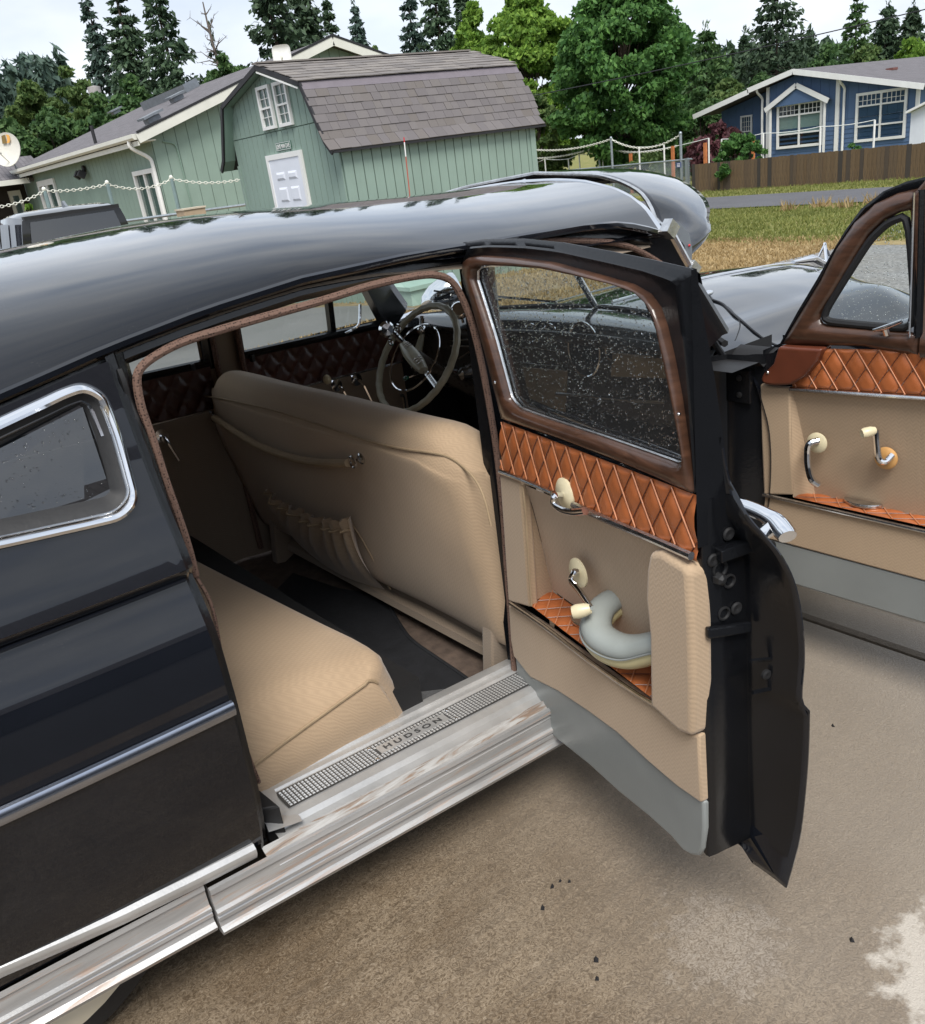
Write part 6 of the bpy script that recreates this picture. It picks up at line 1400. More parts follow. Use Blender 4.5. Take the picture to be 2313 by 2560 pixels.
# ---- steering wheel
SWC = ony(PX('w', 775, 1000), 2.84); nrm = np.array((-.80, 0.0, .60)); nrm /= np.linalg.norm(nrm)
e1 = np.array((0, 1., 0)); e2 = np.cross(nrm, e1); e2 /= np.linalg.norm(e2)
if e2[2] < 0: e2 = -e2
sw = None
RWH = .222
def swp(r, w, h=0.): return SWC+e1*(r*math.cos(w))+e2*(r*math.sin(w))+nrm*h
m = MB(); m.tube([swp(RWH+.0015*math.sin(w*28), w) for w in np.linspace(0, 2*math.pi, 113)[:-1]], .0135, 10, closed=True); sw = m.build('steering_wheel', MAT['wheel_ivory'], car)
m = MB(); m.tube([swp(.138, w, .012) for w in np.linspace(0, 2*math.pi, 61)[:-1]], .0042, 6, closed=True); m.build('horn_ring', MAT['chrome'], sw)
# bar spoke running across the wheel with a ribbed ivory centre
def swhit(p): d = ray(p); return EYE+d*((nrm@(SWC-EYE))/(nrm@d))
bd = swhit(PX('w', 900, 1240))-swhit(PX('w', 610, 850))
aa = math.atan2(bd@e2, bd@e1); dv = swp(1, aa)-SWC; dv /= np.linalg.norm(dv)
m = MB(); m.tube([SWC+dv*t+nrm*.006 for t in np.linspace(-.222, .222, 9)], .011, 8, flat=.6); m.build('spoke', MAT['chrome_worn'], sw)
m = MB(); m.tube([SWC+dv*t+nrm*.016 for t in np.linspace(-.105, .105, 15)], [.016+.016*math.cos(t*13)*1.0 for t in np.linspace(-.105, .105, 15)], 14, flat=.75); hubc = m.build('wheel_hub', MAT['wheel_ivory'], sw)
for t in (-.075, -.06, -.045, .045, .06, .075):
    sd_ = np.cross(nrm, dv); m = MB(); r_ = .0165+.016*math.cos(t*13); m.tube([SWC+dv*t+nrm*(.016+r_*.78*math.cos(w))+sd_*(r_*1.02*math.sin(w)) for w in np.linspace(-1.3, 1.3, 12)], .0022, 5); m.build('hub_rib', MAT['chrome_worn'], hubc)
m = MB(); m.tube([SWC-nrm*.0, SWC-nrm*.10, SWC-nrm*.45], [.035, .028, .026], 12); m.build('steering_column', MAT['dash'], sw)
m = MB(); kq = ony(PX('w', 465, 700), 2.80); m.lathe(kq, (-.35, -.9, .1), [(.001, .030), (.022, .028), (.030, .012), (.026, -.012), (.012, -.02), (.012, -.05), (.001, -.05)], 16); m.build('spinner_knob', MAT['chrome'], sw)
m = MB(); m.tube([ony(PX('w', 520, 720), 2.82), ony(PX('w', 620, 820), 2.84)], .010, 8); m.tube([ony(PX('w', 590, 690), 2.83)+np.array((0, .014*math.cos(w), .014*math.sin(w))) for w in np.linspace(0, 2*math.pi, 10)[:-1]], .004, 5, closed=True); m.tube([ony(PX('w', 515, 830), 2.83)+np.array((0, .012*math.cos(w), .012*math.sin(w))) for w in np.linspace(0, 2*math.pi, 10)[:-1]], .004, 5, closed=True); m.build('knob_clamp', MAT['chrome'], sw)
kq = ony(PX('w', 825, 705), 3.02); m = MB(); m.ell(kq, (.022, 0, 0), (0, .022, 0), (0, 0, .022), 14, 10); m.tube([kq, kq+np.array((.02, .01, .05))], .010, 8); m.build('spotlight_grip', MAT['chrome'], car)
m = MB(); m.tube([ony(PX('w', 790, 930), 3.0), kq+np.array((0, 0, -.02))], [.018, .011], 10); m.build('spotlight_stem', MAT['wheel_ivory'], car)
gk = ony(PX('w', 670, 1195), 2.80); m = MB(); m.ell(gk, (.012, 0, 0), (0, .012, 0), (0, 0, .009), 10, 8); m.build('shift_knob', MAT['green_knob'], sw)
m = MB(); m.tube([gk, ony(PX('w', 800, 1150), 2.84)], .005, 6); m.build('shift_lever', MAT['chrome'], sw)
cr_ = [ony(p, YF-.08) for p in ZL('w', [(600, 1370), (640, 1380), (655, 1480), (665, 1550)])]; m = MB(); m.tube(cr(cr_, 4), .008, 6); m.build('door_handle', MAT['chrome'], car)
# ---- spot lamp and mirror outside the far pillar
sp = ony(PX('w', 1010, 360), 3.42); m = MB(); ax = np.array((.75, -.35, .25)); m.lathe(sp-ax*.09, ax, [(.001, -.02), (.035, .0), (.062, .05), (.074, .11), (.076, .16), (.070, .175), (.001, .18)], 22); sl_ = m.build('spot_lamp', MAT['chrome'], car)
m = MB(); m.tube([sp-np.array((0, 0, .03)), np.array((2.08, 3.24, .98))], .012, 8); m.build('lamp_bracket', MAT['chrome'], sl_)
s2 = ony(PX('w', 1200, 430), 3.35); m = MB(); m.lathe(s2, (-.62, -.7, .1), [(.040, .05), (.043, .045), (.042, -.02), (.030, -.05), (.001, -.06)], 18); fl_ = m.build('wing_mirror', MAT['rubber'], car)
m = MB(); m.lathe(s2, (-.62, -.7, .1), [(.038, .02), (.03, .01), (.001, .006)], 18); m.build('mirror_glass', MAT['chrome'], fl_); m = MB(); m.tube([s2, s2+np.array((.02, -.02, -.14))], .010, 8); m.build('mirror_stem', MAT['chrome'], fl_)
# ---- sun visor over the windscreen
def on_header(p, dx):
    """width y where the pixel ray meets the header curve moved forward by dx"""
    lo, hi = 1.55, 3.3
    f = lambda y: ony(p, y)[0]-(header_x(y)+dx)
    best = min(np.linspace(1.62, 2.45, 400), key=lambda y: abs(f(y))); return ony(p, best)
rear = [np.array((1.965, 1.612, 1.335))]+[on_header(PX('b', *q), .055) for q in ((1240, 545), (1185, 420), (1100, 305), (960, 222), (820, 172), (640, 140))]
rear = sorted(rear, key=lambda q: q[1]); rear = [r for r in rear if r[1] < 2.36]+[np.array((2.21, 2.40, 1.505))]
front = [np.array((1.995, 1.605, 1.262)), np.array((2.055, 1.612, 1.285)), np.array((2.16, 1.64, 1.312))]
for (p, y) in (((1720, 545), 1.695), ((1732, 450), 1.76), ((1690, 350), 1.83), ((1560, 235), 1.94), ((1420, 165), 2.05), ((1250, 128), 2.18)): front.append(ony(PX('b', *p), y))
front.append(np.array((2.60, 2.40, front[-1][2]+.004)))
def resamp(P, n):
    P = cr(P, 10); L = np.cumsum([0]+[np.linalg.norm(b-a) for a, b in zip(P, P[1:])]); t = np.linspace(0, L[-1], n); P = np.array(P); return [np.array([np.interp(q, L, P[:, k]) for k in range(3)]) for q in t]
R_, F_ = resamp(rear, 26), resamp(front, 26)
hv = []
for a, b in zip(R_, F_):
    L = np.linalg.norm(b-a); col = [a+np.array((0, 0, -.006))]
    for t in np.linspace(0, 1, 10): col.append(a+(b-a)*t+np.array((.0, -.012*math.sin(math.pi*t), .016*L/.35*math.sin(math.pi*min(1, t*.92+.04)))))
    col.append(b+np.array((-.02, .004, -.022))); hv.append(col)
full = hv+[[mir(p) for p in c] for c in hv[-2::-1]]
m = MB(); m.grid(full); vis = m.build('sun_visor', MAT['paint'], car, sharp=None)
sm_ = vis.modifiers.new('solid', 'SOLIDIFY'); sm_.thickness = .006; sm_.offset = -1
m = MB(); m.tube([c[1] for c in full], .006, 6); m.build('visor_rim', MAT['chrome_worn'], vis)
for fn in (lambda p: p, mir):
    bp_ = [fn(q) for q in (np.array((1.925, 1.588, 1.355)), np.array((1.94, 1.584, 1.335)), np.array((2.035, 1.580, 1.245)), np.array((2.02, 1.580, 1.225)))]
    m = MB(); m.tube([fn(np.array((1.915, 1.586, 1.35))), fn(np.array((1.995, 1.582, 1.235)))], .011, 8); m.obox(fn(np.array((1.915, 1.585, 1.352))), (.014, 0, -.012), (0, .014, 0), (.012, 0, .014)); m.obox(fn(np.array((1.997, 1.582, 1.235))), (.014, 0, -.012), (0, .014, 0), (.012, 0, .014)); vb = m.build('visor_bracket', MAT['chrome_worn'], car, smooth=False)
    m = MB(); m.prism([fn(np.array(q)) for q in ((1.93, 1.60, 1.365), (1.975, 1.60, 1.36), (2.015, 1.60, 1.325), (2.025, 1.60, 1.285), (2.02, 1.60, 1.235), (1.99, 1.60, 1.25), (1.93, 1.60, 1.335))], (0, .006, 0)); m.build('bracket_plate', MAT['greymetal'], vb, smooth=False)
    m = MB(); m.ell(fn(np.array((2.008, 1.596, 1.296))), (.004, 0, 0), (0, .003, 0), (0, 0, .004), 8, 6); m.build('screw', MAT['red'], vb)
# ---- hood, fenders, nose
HX = [2.28, 2.42, 2.6, 2.8, 3.0, 3.2, 3.4, 3.6, 3.75, 3.9, 4.02, 4.10]
HC = [1.005, 1.005, 1.004, 1.002, .999, .990, .977, .962, .946, .918, .865, .78]
def front_sec(x):
    zc = interp(x, HX, HC); k = sstep(3.45, 4.1, x); w = 1-.10*k
    hs = zc-.045-.10*k; val = lerp(.90, .80, sstep(2.3, 3.4, x))-.05*k; fen = lerp(.925, .875, sstep(2.3, 3.2, x))-.10*k*k; ys_ = 1.455-.045*math.sin(min(1, max(0, (x-2.2)/1.6))*math.pi)*.3+.10*k
    P = [(ys_+.045, .30), (ys_+.0, .48), (ys_-.012, .62), (ys_-.006, .74), (ys_+.015, .82), (ys_+.055, fen-.012), (ys_+.105, fen), (ys_+.17, lerp(fen, val, .55)), (ys_+.24, val+.006), (ys_+.31, lerp(val, hs, .45)), (ys_+.40, lerp(val, hs, .86)), (ys_+.50, hs), (ys_+.66, lerp(hs, zc, .62)), (ys_+.82, lerp(hs, zc, .94)), (YCEN, zc)]
    return [np.array((x, y, z)) for y, z in cr(P, 4)]
g = []
for x in np.linspace(2.16, 4.10, 44):
    s_ = front_sec(max(2.28, x)); s_ = [np.array((x+(.16*(1-((YCEN-p[1])/.9)**2) if x < 2.6 and p[2] > .9 else 0)*(1-sstep(2.28, 2.6, x)), p[1], p[2])) for p in s_]
    full_ = s_+[mir(p) for p in s_[-2::-1]]; g.append(full_)
m = MB(); m.grid(g); hood = m.build('hood', MAT['paint'], car, sharp=None)
m = MB(); last = g[-1]; m.grid([last, [np.array((4.20, p[1], p[2]*.8+.06)) for p in last], [np.array((4.22, lerp(p[1], YCEN, .02), min(p[2], .40)*.9)) for p in last]]); m.build('nose_panel', MAT['paint'], car)
m = MB()
for z in (.50, .57, .64): m.tube(cr([(4.16, 1.75, z), (4.25, 2.1, z+.01), (4.28, 2.4, z+.015), (4.25, 2.7, z+.01), (4.16, 3.05, z)], 6), .016, 6)
m.build('grille', MAT['chrome'], car)
m = MB(); m.tube(cr([(3.9, 1.5, .45), (4.28, 1.62, .46), (4.42, 2.4, .46), (4.28, 3.18, .46), (3.9, 3.3, .45)], 6), .06, 8, flat=1.4); m.build('front_bumper', MAT['chrome'], car)
for fn in (lambda p: p, mir):
    m = MB(); m.lathe(fn(np.array((4.06, 1.70, .70))), (1, 0, 0), [(.10, -.05), (.105, .03), (.09, .06), (.05, .085), (.001, .09)], 20); m.build('headlight', MAT['chrome'], car)
# hood seam, wire lying over the cowl, ornament
def hood_hit(p, off=.0):
    d = ray(p); t = 0.5; prev = None
    while t < 8:
        q = EYE+d*t
        if 2.2 < q[0] < 4.1 and 1.4 < q[1] < 3.4:
            s_ = front_sec(max(2.28, q[0])); yy = q[1] if q[1] <= YCEN else 2*YCEN-q[1]; zz = float(np.interp(yy, [a[1] for a in s_[12:]], [a[2] for a in s_[12:]]))
            if q[2] <= zz+off: return q
        t += .003
    return EYE+d*3
m = MB(); m.tube(cr([hood_hit(PX('c', *q), .004) for q in ((450, 878), (520, 905), (570, 950), (640, 1010), (720, 1080), (800, 1140), (870, 1172))], 5), .0045, 6); m.build('cowl_wire', MAT['wire'], car)
m = MB(); m.tube(cr([hood_hit(PX('c', *q), .001) for q in ((445, 870), (540, 915), (610, 985), (632, 1040), (612, 1110), (598, 1140))], 5), .0022, 5); m.build('hood_seam', MAT['rubber'], car)
oq = hood_hit(PX('c', 430, 860), .0); m = MB(); m.ell(oq+np.array((0, 0, .012)), (.03, 0, 0), (0, .012, 0), (0, 0, .012), 10, 6); m.build('washer_jet', MAT['chrome'], car)
oa = ony(PX('c', 965, 652), 2.40); ob_ = ony(PX('c', 1195, 600), 2.40); ot = ony(PX('c', 1165, 528), 2.40)
m = MB(); zz = lambda x: interp(x, HX, HC)
m.tube([np.array((oa[0], 2.40, zz(oa[0])+.008)), np.array((lerp(oa[0], ob_[0], .5), 2.40, zz(lerp(oa[0], ob_[0], .5))+.030)), np.array((ob_[0]+.02, 2.40, zz(ob_[0])+.045)), np.array((ob_[0]+.10, 2.40, zz(ob_[0])+.02))], [.012, .030, .034, .010], 10, flat=.6); orn = m.build('hood_ornament', MAT['chrome'], car)
for dy in (-.03, .03):
    m = MB(); m.tube([np.array((ot[0]-.03, 2.40+dy, zz(ot[0])+.03)), np.array((ot[0], 2.40, ot[2])), np.array((ot[0]+.05, 2.40-dy*.3, zz(ot[0])+.035))], .008, 6); m.build('ornament_fin', MAT['chrome'], orn)
m = MB(); m.tube([np.array((x, 2.40, interp(x, HX, HC)+.004)) for x in np.linspace(2.55, 3.8, 10)], .006, 6); m.build('hood_strip', MAT['chrome'], hood)
# front pillar / cowl side behind the front door, hinges
m = MB(); g = []
for z in np.linspace(.30, .97, 10): g.append([np.array(q) for q in ((2.02, 1.605, z), (2.10, 1.60, z), (2.14, 1.575, z), (2.15, 1.52, z), (2.17, 1.50, z), (2.18, side_y(2.18, min(z, .9))+.02, z), (2.215, side_y(2.2, min(z, .9))+.004, z))])
m.grid(g); fj = m.build('front_jamb', MAT['jamb'], car)
m = MB(); m.grid([[np.array((x, y, .955+.02*math.sin(x*40)*(x > 2.15))) for y in (1.47, 1.53, 1.60)] for x in np.linspace(2.02, 2.34, 14)]); m.build('cowl_ledge', MAT['rubber'], car)
for z in (.88, .42):
    m = MB(); m.obox((2.145, 1.535, z), (.008, 0, 0), (0, .04, 0), (0, 0, .05)); hg = bevel(m.build('door_hinge', MAT['jamb'], car, smooth=False), .003)
    for dz in (-.025, .025): m = MB(); m.lathe((2.137, 1.53, z+dz), (-1, 0, 0), [(.009, 0), (.009, .004), (.004, .006), (.001, .004)], 10); m.build('hinge_screw', MAT['rubber'], hg)
m = MB(); m.tube(cr([ony(PX('c', *q), 1.60) for q in ((445, 1110), (500, 1200), (570, 1300), (600, 1400), (640, 1650), (680, 1900), (700, 2050))], 4), .010, 8); m.build('windlace', MAT['rubber'], car)
m = MB(); P = [ony(PX('c', *q), 1.615) for q in ((430, 1130), (470, 1180), (560, 1310), (600, 1400), (600, 1560), (520, 1540), (470, 1300))]; m.prism(P, (.012, 0, 0)); pc = bevel(m.build('kick_trim', MAT['leather_dark'], car, smooth=False), .004)
q = ony(PX('c', 537, 1428), 1.605); m = MB(); m.ell(q, (.005, 0, 0), (0, .005, 0), (0, 0, .005), 8, 6); m.build('screw', MAT['chrome'], pc)
# centre pillar on the near side between the two door openings
m = MB(); g = []
for z in np.linspace(.31, 1.38, 12):
    g.append([np.array(q) for q in ((1.262, 1.65, z), (1.268, 1.622, z), (1.29, 1.612, z), (1.33, 1.612, z), (1.345, 1.625, z), (1.35, 1.65, z), (1.30, 1.67, z))])
m.grid(g, closed_v=True); m.build('centre_pillar', MAT['jamb'], car)
# ================================================================== OPEN DOORS
class Frame:
    """door coordinates: u from hinge to free edge, w outwards, z up"""
    def __init__(s, p, ang):
        s.p = np.array(p, float); a = rad(ang); s.u = np.array((math.cos(a), math.sin(a))); s.n = np.array((-s.u[1], s.u[0]))
    def P(s, u, w, z): q = s.p+s.u*u+s.n*w; return np.array((q[0], q[1], z))
    def hit(s, px, w=0.):
        n = np.array((*s.n, 0)); d = ray(px); q0 = np.array((*(s.p+s.n*w), 0)); t = (n@(q0-EYE))/(n@d); q = EYE+d*t; return np.array(((q[:2]-s.p)@s.u, q[2]))
    def edge(s, px, u):
        n = np.array((*s.u, 0)); d = ray(px); q0 = np.array((*(s.p+s.u*u), 0)); t = (n@(q0-EYE))/(n@d); q = EYE+d*t; return np.array(((q[:2]-s.p)@s.n, q[2]))
    def dir(s, du, dw, dz): q = s.u*du+s.n*dw; return np.array((q[0], q[1], dz))
RD = Frame((1.232, 1.58), -103); FD = Frame((2.17, 1.47), -88)
def slab_poly(D, name, poly, w0, w1, mat, parent, bv=.004, seg=2):
    m = MB(); m.prism([D.P(u, w0, z) for u, z in poly], D.dir(0, w1-w0, 0)); o = m.build(name, mat, parent, smooth=True, sharp=30)
    if bv: bevel(o, bv, seg)
    return o
def bil(c, s, t):  # corners: tl, tr, br, bl in (u,z)
    return (1-t)*((1-s)*c[0]+s*c[1])+t*((1-s)*c[3]+s*c[2])
def quilt(D, parent, c, w, mat, pipe, du=.056, dv=.095, puff=.007, nu=150, nv=40, name='quilted_panel', fnP=None, r=.0016):
    c = [np.array(q, float) for q in c]; Lu = np.linalg.norm(c[1]-c[0]); Lv = (np.linalg.norm(c[3]-c[0])+np.linalg.norm(c[2]-c[1]))/2; g = []
    fnP = fnP or (lambda q, h: D.P(q[0], w-h, q[1]))
    for i in range(nv+1):
        r_ = []
        for j in range(nu+1):
            s, t = j/nu, i/nv; x, y = s*Lu, t*Lv; a = x/du+y/dv; b = x/du-y/dv; da, db = abs(a-round(a)), abs(b-round(b)); h = puff*(min(1, da/.30)**.6)*(min(1, db/.30)**.6)*min(1, min(t, 1-t)/.06)
            r_.append(fnP(bil(c, s, t), h))
        g.append(r_)
    m = MB(); m.grid(g); o = m.build(name, mat, parent, sharp=None)
    k = -int(Lv/dv)-1; m = MB()
    while k*du < Lu:
        pts = []
        for t in np.linspace(0, 1, 14):
            x = k*du+t*Lv*du/dv
            if 0 <= x <= Lu: pts.append(fnP(bil(c, x/Lu, t), puff*.55))
        if len(pts) > 1: m.tube(pts, r, 5)
        k += 1
    m.build('piping', pipe, o); k = 0; m = MB()
    while (k-1)*du-Lv*du/dv < Lu:
        pts = []
        for t in np.linspace(0, 1, 14):
            x = k*du-t*Lv*du/dv
            if 0 <= x <= Lu: pts.append(fnP(bil(c, x/Lu, t), puff*.40))
        if len(pts) > 1: m.tube(pts, r*.75, 4)
        k += 1
    m.build('crease', MAT['leather_dark'], o); return o
def rounded(poly, n=5, k=.35):
    """chamfer-round polygon corners"""
    out = []; P = [np.array(p, float) for p in poly]; N_ = len(P)
    for i in range(N_):
        a, b, c = P[i-1], P[i], P[(i+1) % N_]; p0 = b+(a-b)*k; p2 = b+(c-b)*k
        for t in np.linspace(0, 1, n): out.append((1-t)**2*p0+2*t*(1-t)*b+t*t*p2)
    return out
def handle(D, parent, path, r, mat, name, flat=None):
    m = MB(); m.tube(cr([D.P(*q) for q in path], 6), r, 10, flat=flat); return m.build(name, mat, parent)
def disc(D, parent, u, z, w, r, h, mat, name):
    m = MB(); m.lathe(D.P(u, w, z), D.dir(0, -1, 0), [(r, 0), (r, h*.5), (r*.85, h), (r*.3, h*1.3), (.0005, h*1.3)], 24); return m.build(name, mat, parent)
def drops(D, parent, poly, w, n, seed, rmin=.0010, rmax=.0030, side=-1, bias=.0):
    rg = np.random.default_rng(seed); us = [q[0] for q in poly]; zs = [q[1] for q in poly]; m = MB(); k = 0
    from math import cos, sin
    def inside(u, z):
        c = False; j = len(poly)-1
        for i in range(len(poly)):
            if (poly[i][1] > z) != (poly[j][1] > z) and u < (poly[j][0]-poly[i][0])*(z-poly[i][1])/(poly[j][1]-poly[i][1])+poly[i][0]: c = not c
            j = i
        return c
    while k < n:
        u, z = rg.uniform(min(us), max(us)), rg.uniform(min(zs), max(zs))
        if not inside(u, z): continue
        r = rmin+(rmax-rmin)*rg.random()**2.2; el = rg.uniform(1.0, 1.35); c = D.P(u, w, z)
        V = [c+D.dir(0, side*r*.75, 0)]+[c+D.dir(.72*r*cos(a), side*r*.5, .72*r*el*sin(a)) for a in np.arange(6)*math.pi/3]+[c+D.dir(r*cos(a), 0, r*el*sin(a)) for a in np.arange(6)*math.pi/3]
        m.add(V, [(0, 1+i, 1+(i+1) % 6) for i in range(6)]+[(1+i, 7+i, 7+(i+1) % 6, 1+(i+1) % 6) for i in range(6)]); k += 1
    return m.build('rain_drops', MAT['drop'], parent, fix=False, sharp=None, kind='stuff')

# ------------------------------------------------------------ rear door
def wskin(z): return max(.006, 1.598-interp(z, PZ, PY))
UE = .757
H_ = lambda z, pts, w=0.: [RD.hit(PX(z, *q), w) for q in pts]
# outer skin (panel with belt shape) and pressed inner shell
ZS0 = [z for z in PZ if .26 < z < 1.02]+[.45, .55, .65]; zsd = sorted(set([.245, .26]+ZS0))
EDGE = []
for zn, q, u_ in (('n', (1470, 1330), .765), ('n', (1510, 1400), .780), ('n', (1560, 1500), .800), ('m', (1420, 60), .82), ('m', (1520, 180), .84), ('m', (1590, 330), .845), ('m', (1625, 520), .845), ('m', (1635, 700), .845), ('m', (1622, 905), .845), ('m', (1655, 950), .85), ('m', (1660, 1000), .85), ('m', (1650, 1250), .85), ('m', (1620, 1550), .85), ('m', (1590, 1690), .85), ('m', (1545, 1850), .85)):
    w_, z_ = RD.edge(PX(zn, *q), u_); EDGE.append((z_, u_, w_))
EDGE += [(1.10, .7585, .058), (1.14, .758, .052)]
EDGE.sort(); EDGE = [tuple(q) for q in cr([np.array(e) for e in EDGE], 6)]; EDGE.sort()
def tipu(z): return interp(z, [e[0] for e in EDGE], [e[1] for e in EDGE])
def tipw(z): return interp(z, [e[0] for e in EDGE], [e[2] for e in EDGE])
ZTIP = EDGE[0][0]
def skin_pt(t, z): b = sstep(.72, 1.0, t); return RD.P(lerp(-.02, tipu(z), t), lerp(wskin(z)+.008*math.sin(math.pi*t), tipw(z), b), z if t > .9 else max(z, lerp(.262, ZTIP, sstep(.80, 1, t))))
m = MB(); m.grid([[skin_pt(t, z) for t in list(np.linspace(0, .7, 6))+list(np.linspace(.75, 1, 9))] for z in sorted(set([ZTIP, ZTIP+.012, ZTIP+.03, .26, 1.03, 1.05]+ZS0+list(np.linspace(.28, 1.02, 30))))]); rdoor = m.build('rear_door', MAT['paint'], car)
so = rdoor.modifiers.new('solid', 'SOLIDIFY'); so.thickness = .004; so.offset = -1
zin = [z for z in np.linspace(.29, 1.04, 44)]
m = MB(); g = []
for z in zin:
    wj = interp(z, [.28, .5, .75, .96, 1.0], [.118, .112, .108, .10, .085]); wj = min(wj, max(.03, tipw(z)-.02))
    g.append([RD.P(u, w, z) for u, w in ((.74, .012), (UE-.006, .010), (UE, .014), (UE+.002, .03), (UE, wj-.004), (UE-.004, wj), (UE-.012, wj+.006), (UE-.008, wj+.010), (tipu(z)-.022, max(wj+.012, tipw(z)-.008)), (tipu(z)-.004, tipw(z)-.002))])
m.grid(g); jb = m.build('door_jamb', MAT['jamb'], rdoor, sharp=50)
m = MB(); g0 = [RD.P(u, w, .29) for u, w in ((.0, .012), (UE, .012))]; g1 = [RD.P(u, w, .285) for u, w in ((.0, .115), (UE, .115))]; g2 = [RD.P(.0, wskin(.26), .262), RD.P(tipu(ZTIP)-.03, tipw(ZTIP)-.004, ZTIP+.01)]; m.grid([g0, g1, g2]); m.build('door_bottom', MAT['jamb'], rdoor, smooth=False)
m = MB(); m.grid([[RD.P(-.012, w, z) for w in (.055, .09, .12)] for z in (.3, .6, .98)]); m.build('hinge_face', MAT['jamb'], rdoor, smooth=False)
m = MB(); m.grid([[RD.P(UE-.004, tipw(z)-.012, z), RD.P(UE+.001, tipw(z)-.006, z), RD.P(tipu(z), tipw(z), z), RD.P(tipu(z)-.03, tipw(z)+.01, z)] for z in np.linspace(1.0, 1.14, 10)]); m.build('belt_corner', MAT['jamb'], rdoor)
m = MB(); m.tube([RD.P(tipu(z)-.001, tipw(z)-.001, z) for z in np.linspace(ZTIP, 1.12, 60)], .0028, 6); m.build('edge_highlight_tube', MAT['paint'], rdoor)  # thin rim tube added along the free edge to catch a highlight
# latch hardware on the jamb
def jpt(px, du=0.): w, z = RD.edge(px, UE); return RD.P(UE+.002+du, w, z)
jd = RD.dir(1, 0, 0)
for q in ((1248, 68), (1170, 200), (1287, 442)):
    c = jpt(PX('m', *q)); m = MB(); m.lathe(c, jd, [(.012, 0), (.012, .002), (.009, .004), (.003, .003), (.0005, .002)], 14); sc_ = m.build('jamb_screw', MAT['rubber'], jb)
for q, r in (((1225, 468), .013), ((1252, 305), .013), ((1205, 245), .016), ((1450, 140), .015)):
    c = jpt(PX('m', *q)); m = MB(); m.lathe(c, jd, [(r, -.001), (r, .0025), (r*.8, .003), (r*.6, -.004), (.0005, -.004)], 16); m.build('jamb_plug', MAT['rubber'], jb)
c = jpt(PX('m', 1262, 140)); m = MB(); m.obox(c+jd*.008, jd*.010, RD.dir(0, .034, 0), (0, 0, .011)); bevel(m.build('striker', MAT['jamb'], jb, smooth=False), .002)
c = jpt(PX('m', 1195, 290)); m = MB(); m.lathe(c, jd, [(.012, 0), (.010, .012), (.004, .016), (.0005, .016)], 6); m.build('latch', MAT['rubber'], jb)
c0, c1 = jpt(PX('m', 1125, 530), .001), jpt(PX('m', 1345, 500), .001); m = MB(); m.prism([c0, c1, c1-np.array((0, 0, .022)), c0-np.array((0, 0, .022))], jd*.012); bevel(m.build('latch_ledge', MAT['jamb'], jb, smooth=False), .004)
kp = [PX('m', *q) for q in ((1365, 710), (1460, 700), (1510, 720), (1528, 770), (1515, 820), (1470, 850), (1375, 870))]
m = MB(); m.tube([RD.P(UE+.03, *RD.edge(p, UE+.03)) for p in kp], .004, 5); m.build('access_cover', MAT['jamb'], jb)
c = RD.P(UE+.03, *RD.edge(PX('m', 1442, 778), UE+.03)); m = MB(); m.lathe(c, jd, [(.010, -.002), (.010, .003), (.006, .005), (.0005, .004)], 12); m.build('jamb_screw', MAT['rubber'], jb)
# ---- window: wood moulding, black frame, glass
W_out = H_('n', [(106, 260), (112, 210), (135, 190), (200, 181), (350, 190), (560, 216), (800, 283), (960, 330), (1040, 378), (1092, 450), (1125, 540), (1165, 700), (1205, 900), (1245, 1150), (1282, 1388), (1230, 1362), (1120, 1312), (900, 1218), (600, 1102), (420, 1045), (308, 1008), (290, 930), (200, 580)])
W_in = H_('n', [(172, 290), (178, 258), (205, 243), (360, 250), (520, 262), (700, 300), (880, 345), (990, 385), (1050, 440), (1085, 510), (1110, 620), (1150, 800), (1190, 1000), (1224, 1190), (1222, 1222), (1190, 1222), (1050, 1172), (800, 1085), (600, 1020), (440, 965), (390, 945), (352, 905), (270, 600)])
W_lip = H_('n', [(160, 285), (168, 248), (198, 232), (360, 238), (520, 250), (700, 288), (885, 333), (1000, 372), (1062, 430), (1098, 505), (1124, 620), (1163, 800), (1203, 1000), (1238, 1190), (1236, 1262), (1190, 1300), (1050, 1240), (800, 1140), (600, 1070), (440, 1010), (375, 985), (335, 940), (255, 600)])
gc = np.mean(W_in, axis=0)
W_in = [np.array(q) for q in scaled(W_in, gc, -.006)]; W_lip = [np.array(q) for q in scaled(W_lip, gc, -.006)]
Lr = ring(gc, [W_out, W_lip, W_in], 150, [W_out, W_in])
offs = [(0, 1, .012), (0, .85, -.002), (0, .45, -.006), (1, .7, -.009), (1, .3, -.006), (1, 0, .004), (2, 0, .014)]
def ringrow(L, spec):
    k, f, w = spec; a = L[k]; b = L[min(k+1, 2)]; return [RD.P(*((lambda q: (q[0], w, q[1]))(q1*f+q2*(1-f) if k < 2 else q1))) for q1, q2 in zip(a, b)]
m = MB(); m.grid([ringrow(Lr, s) for s in offs], closed_v=True); wf = m.build('window_moulding', MAT['wood'], rdoor, sharp=None)
q = RD.hit(PX('n', 282, 820), -.008); m = MB(); m.ell(RD.P(q[0], -.010, q[1]), RD.dir(.004, 0, 0), (0, 0, .004), RD.dir(0, -.003, 0), 8, 6); m.build('screw', MAT['chrome'], wf)
q = RD.hit(PX('n', 1215, 980), -.008); m = MB(); m.ell(RD.P(q[0], -.010, q[1]), RD.dir(.003, 0, 0), (0, 0, .003), RD.dir(0, -.003, 0), 8, 6); m.build('screw', MAT['chrome'], wf)
K_out = H_('n', [(94, 300), (96, 200), (98, 116), (200, 100), (400, 98), (600, 118), (850, 165), (1050, 206), (1240, 250), (1272, 268)])+[np.array((UE, 1.33)), np.array((UE, 1.2)), np.array((UE, 1.10)), np.array((UE, 1.04))]+H_('n', [(900, 1240), (308, 1012)])
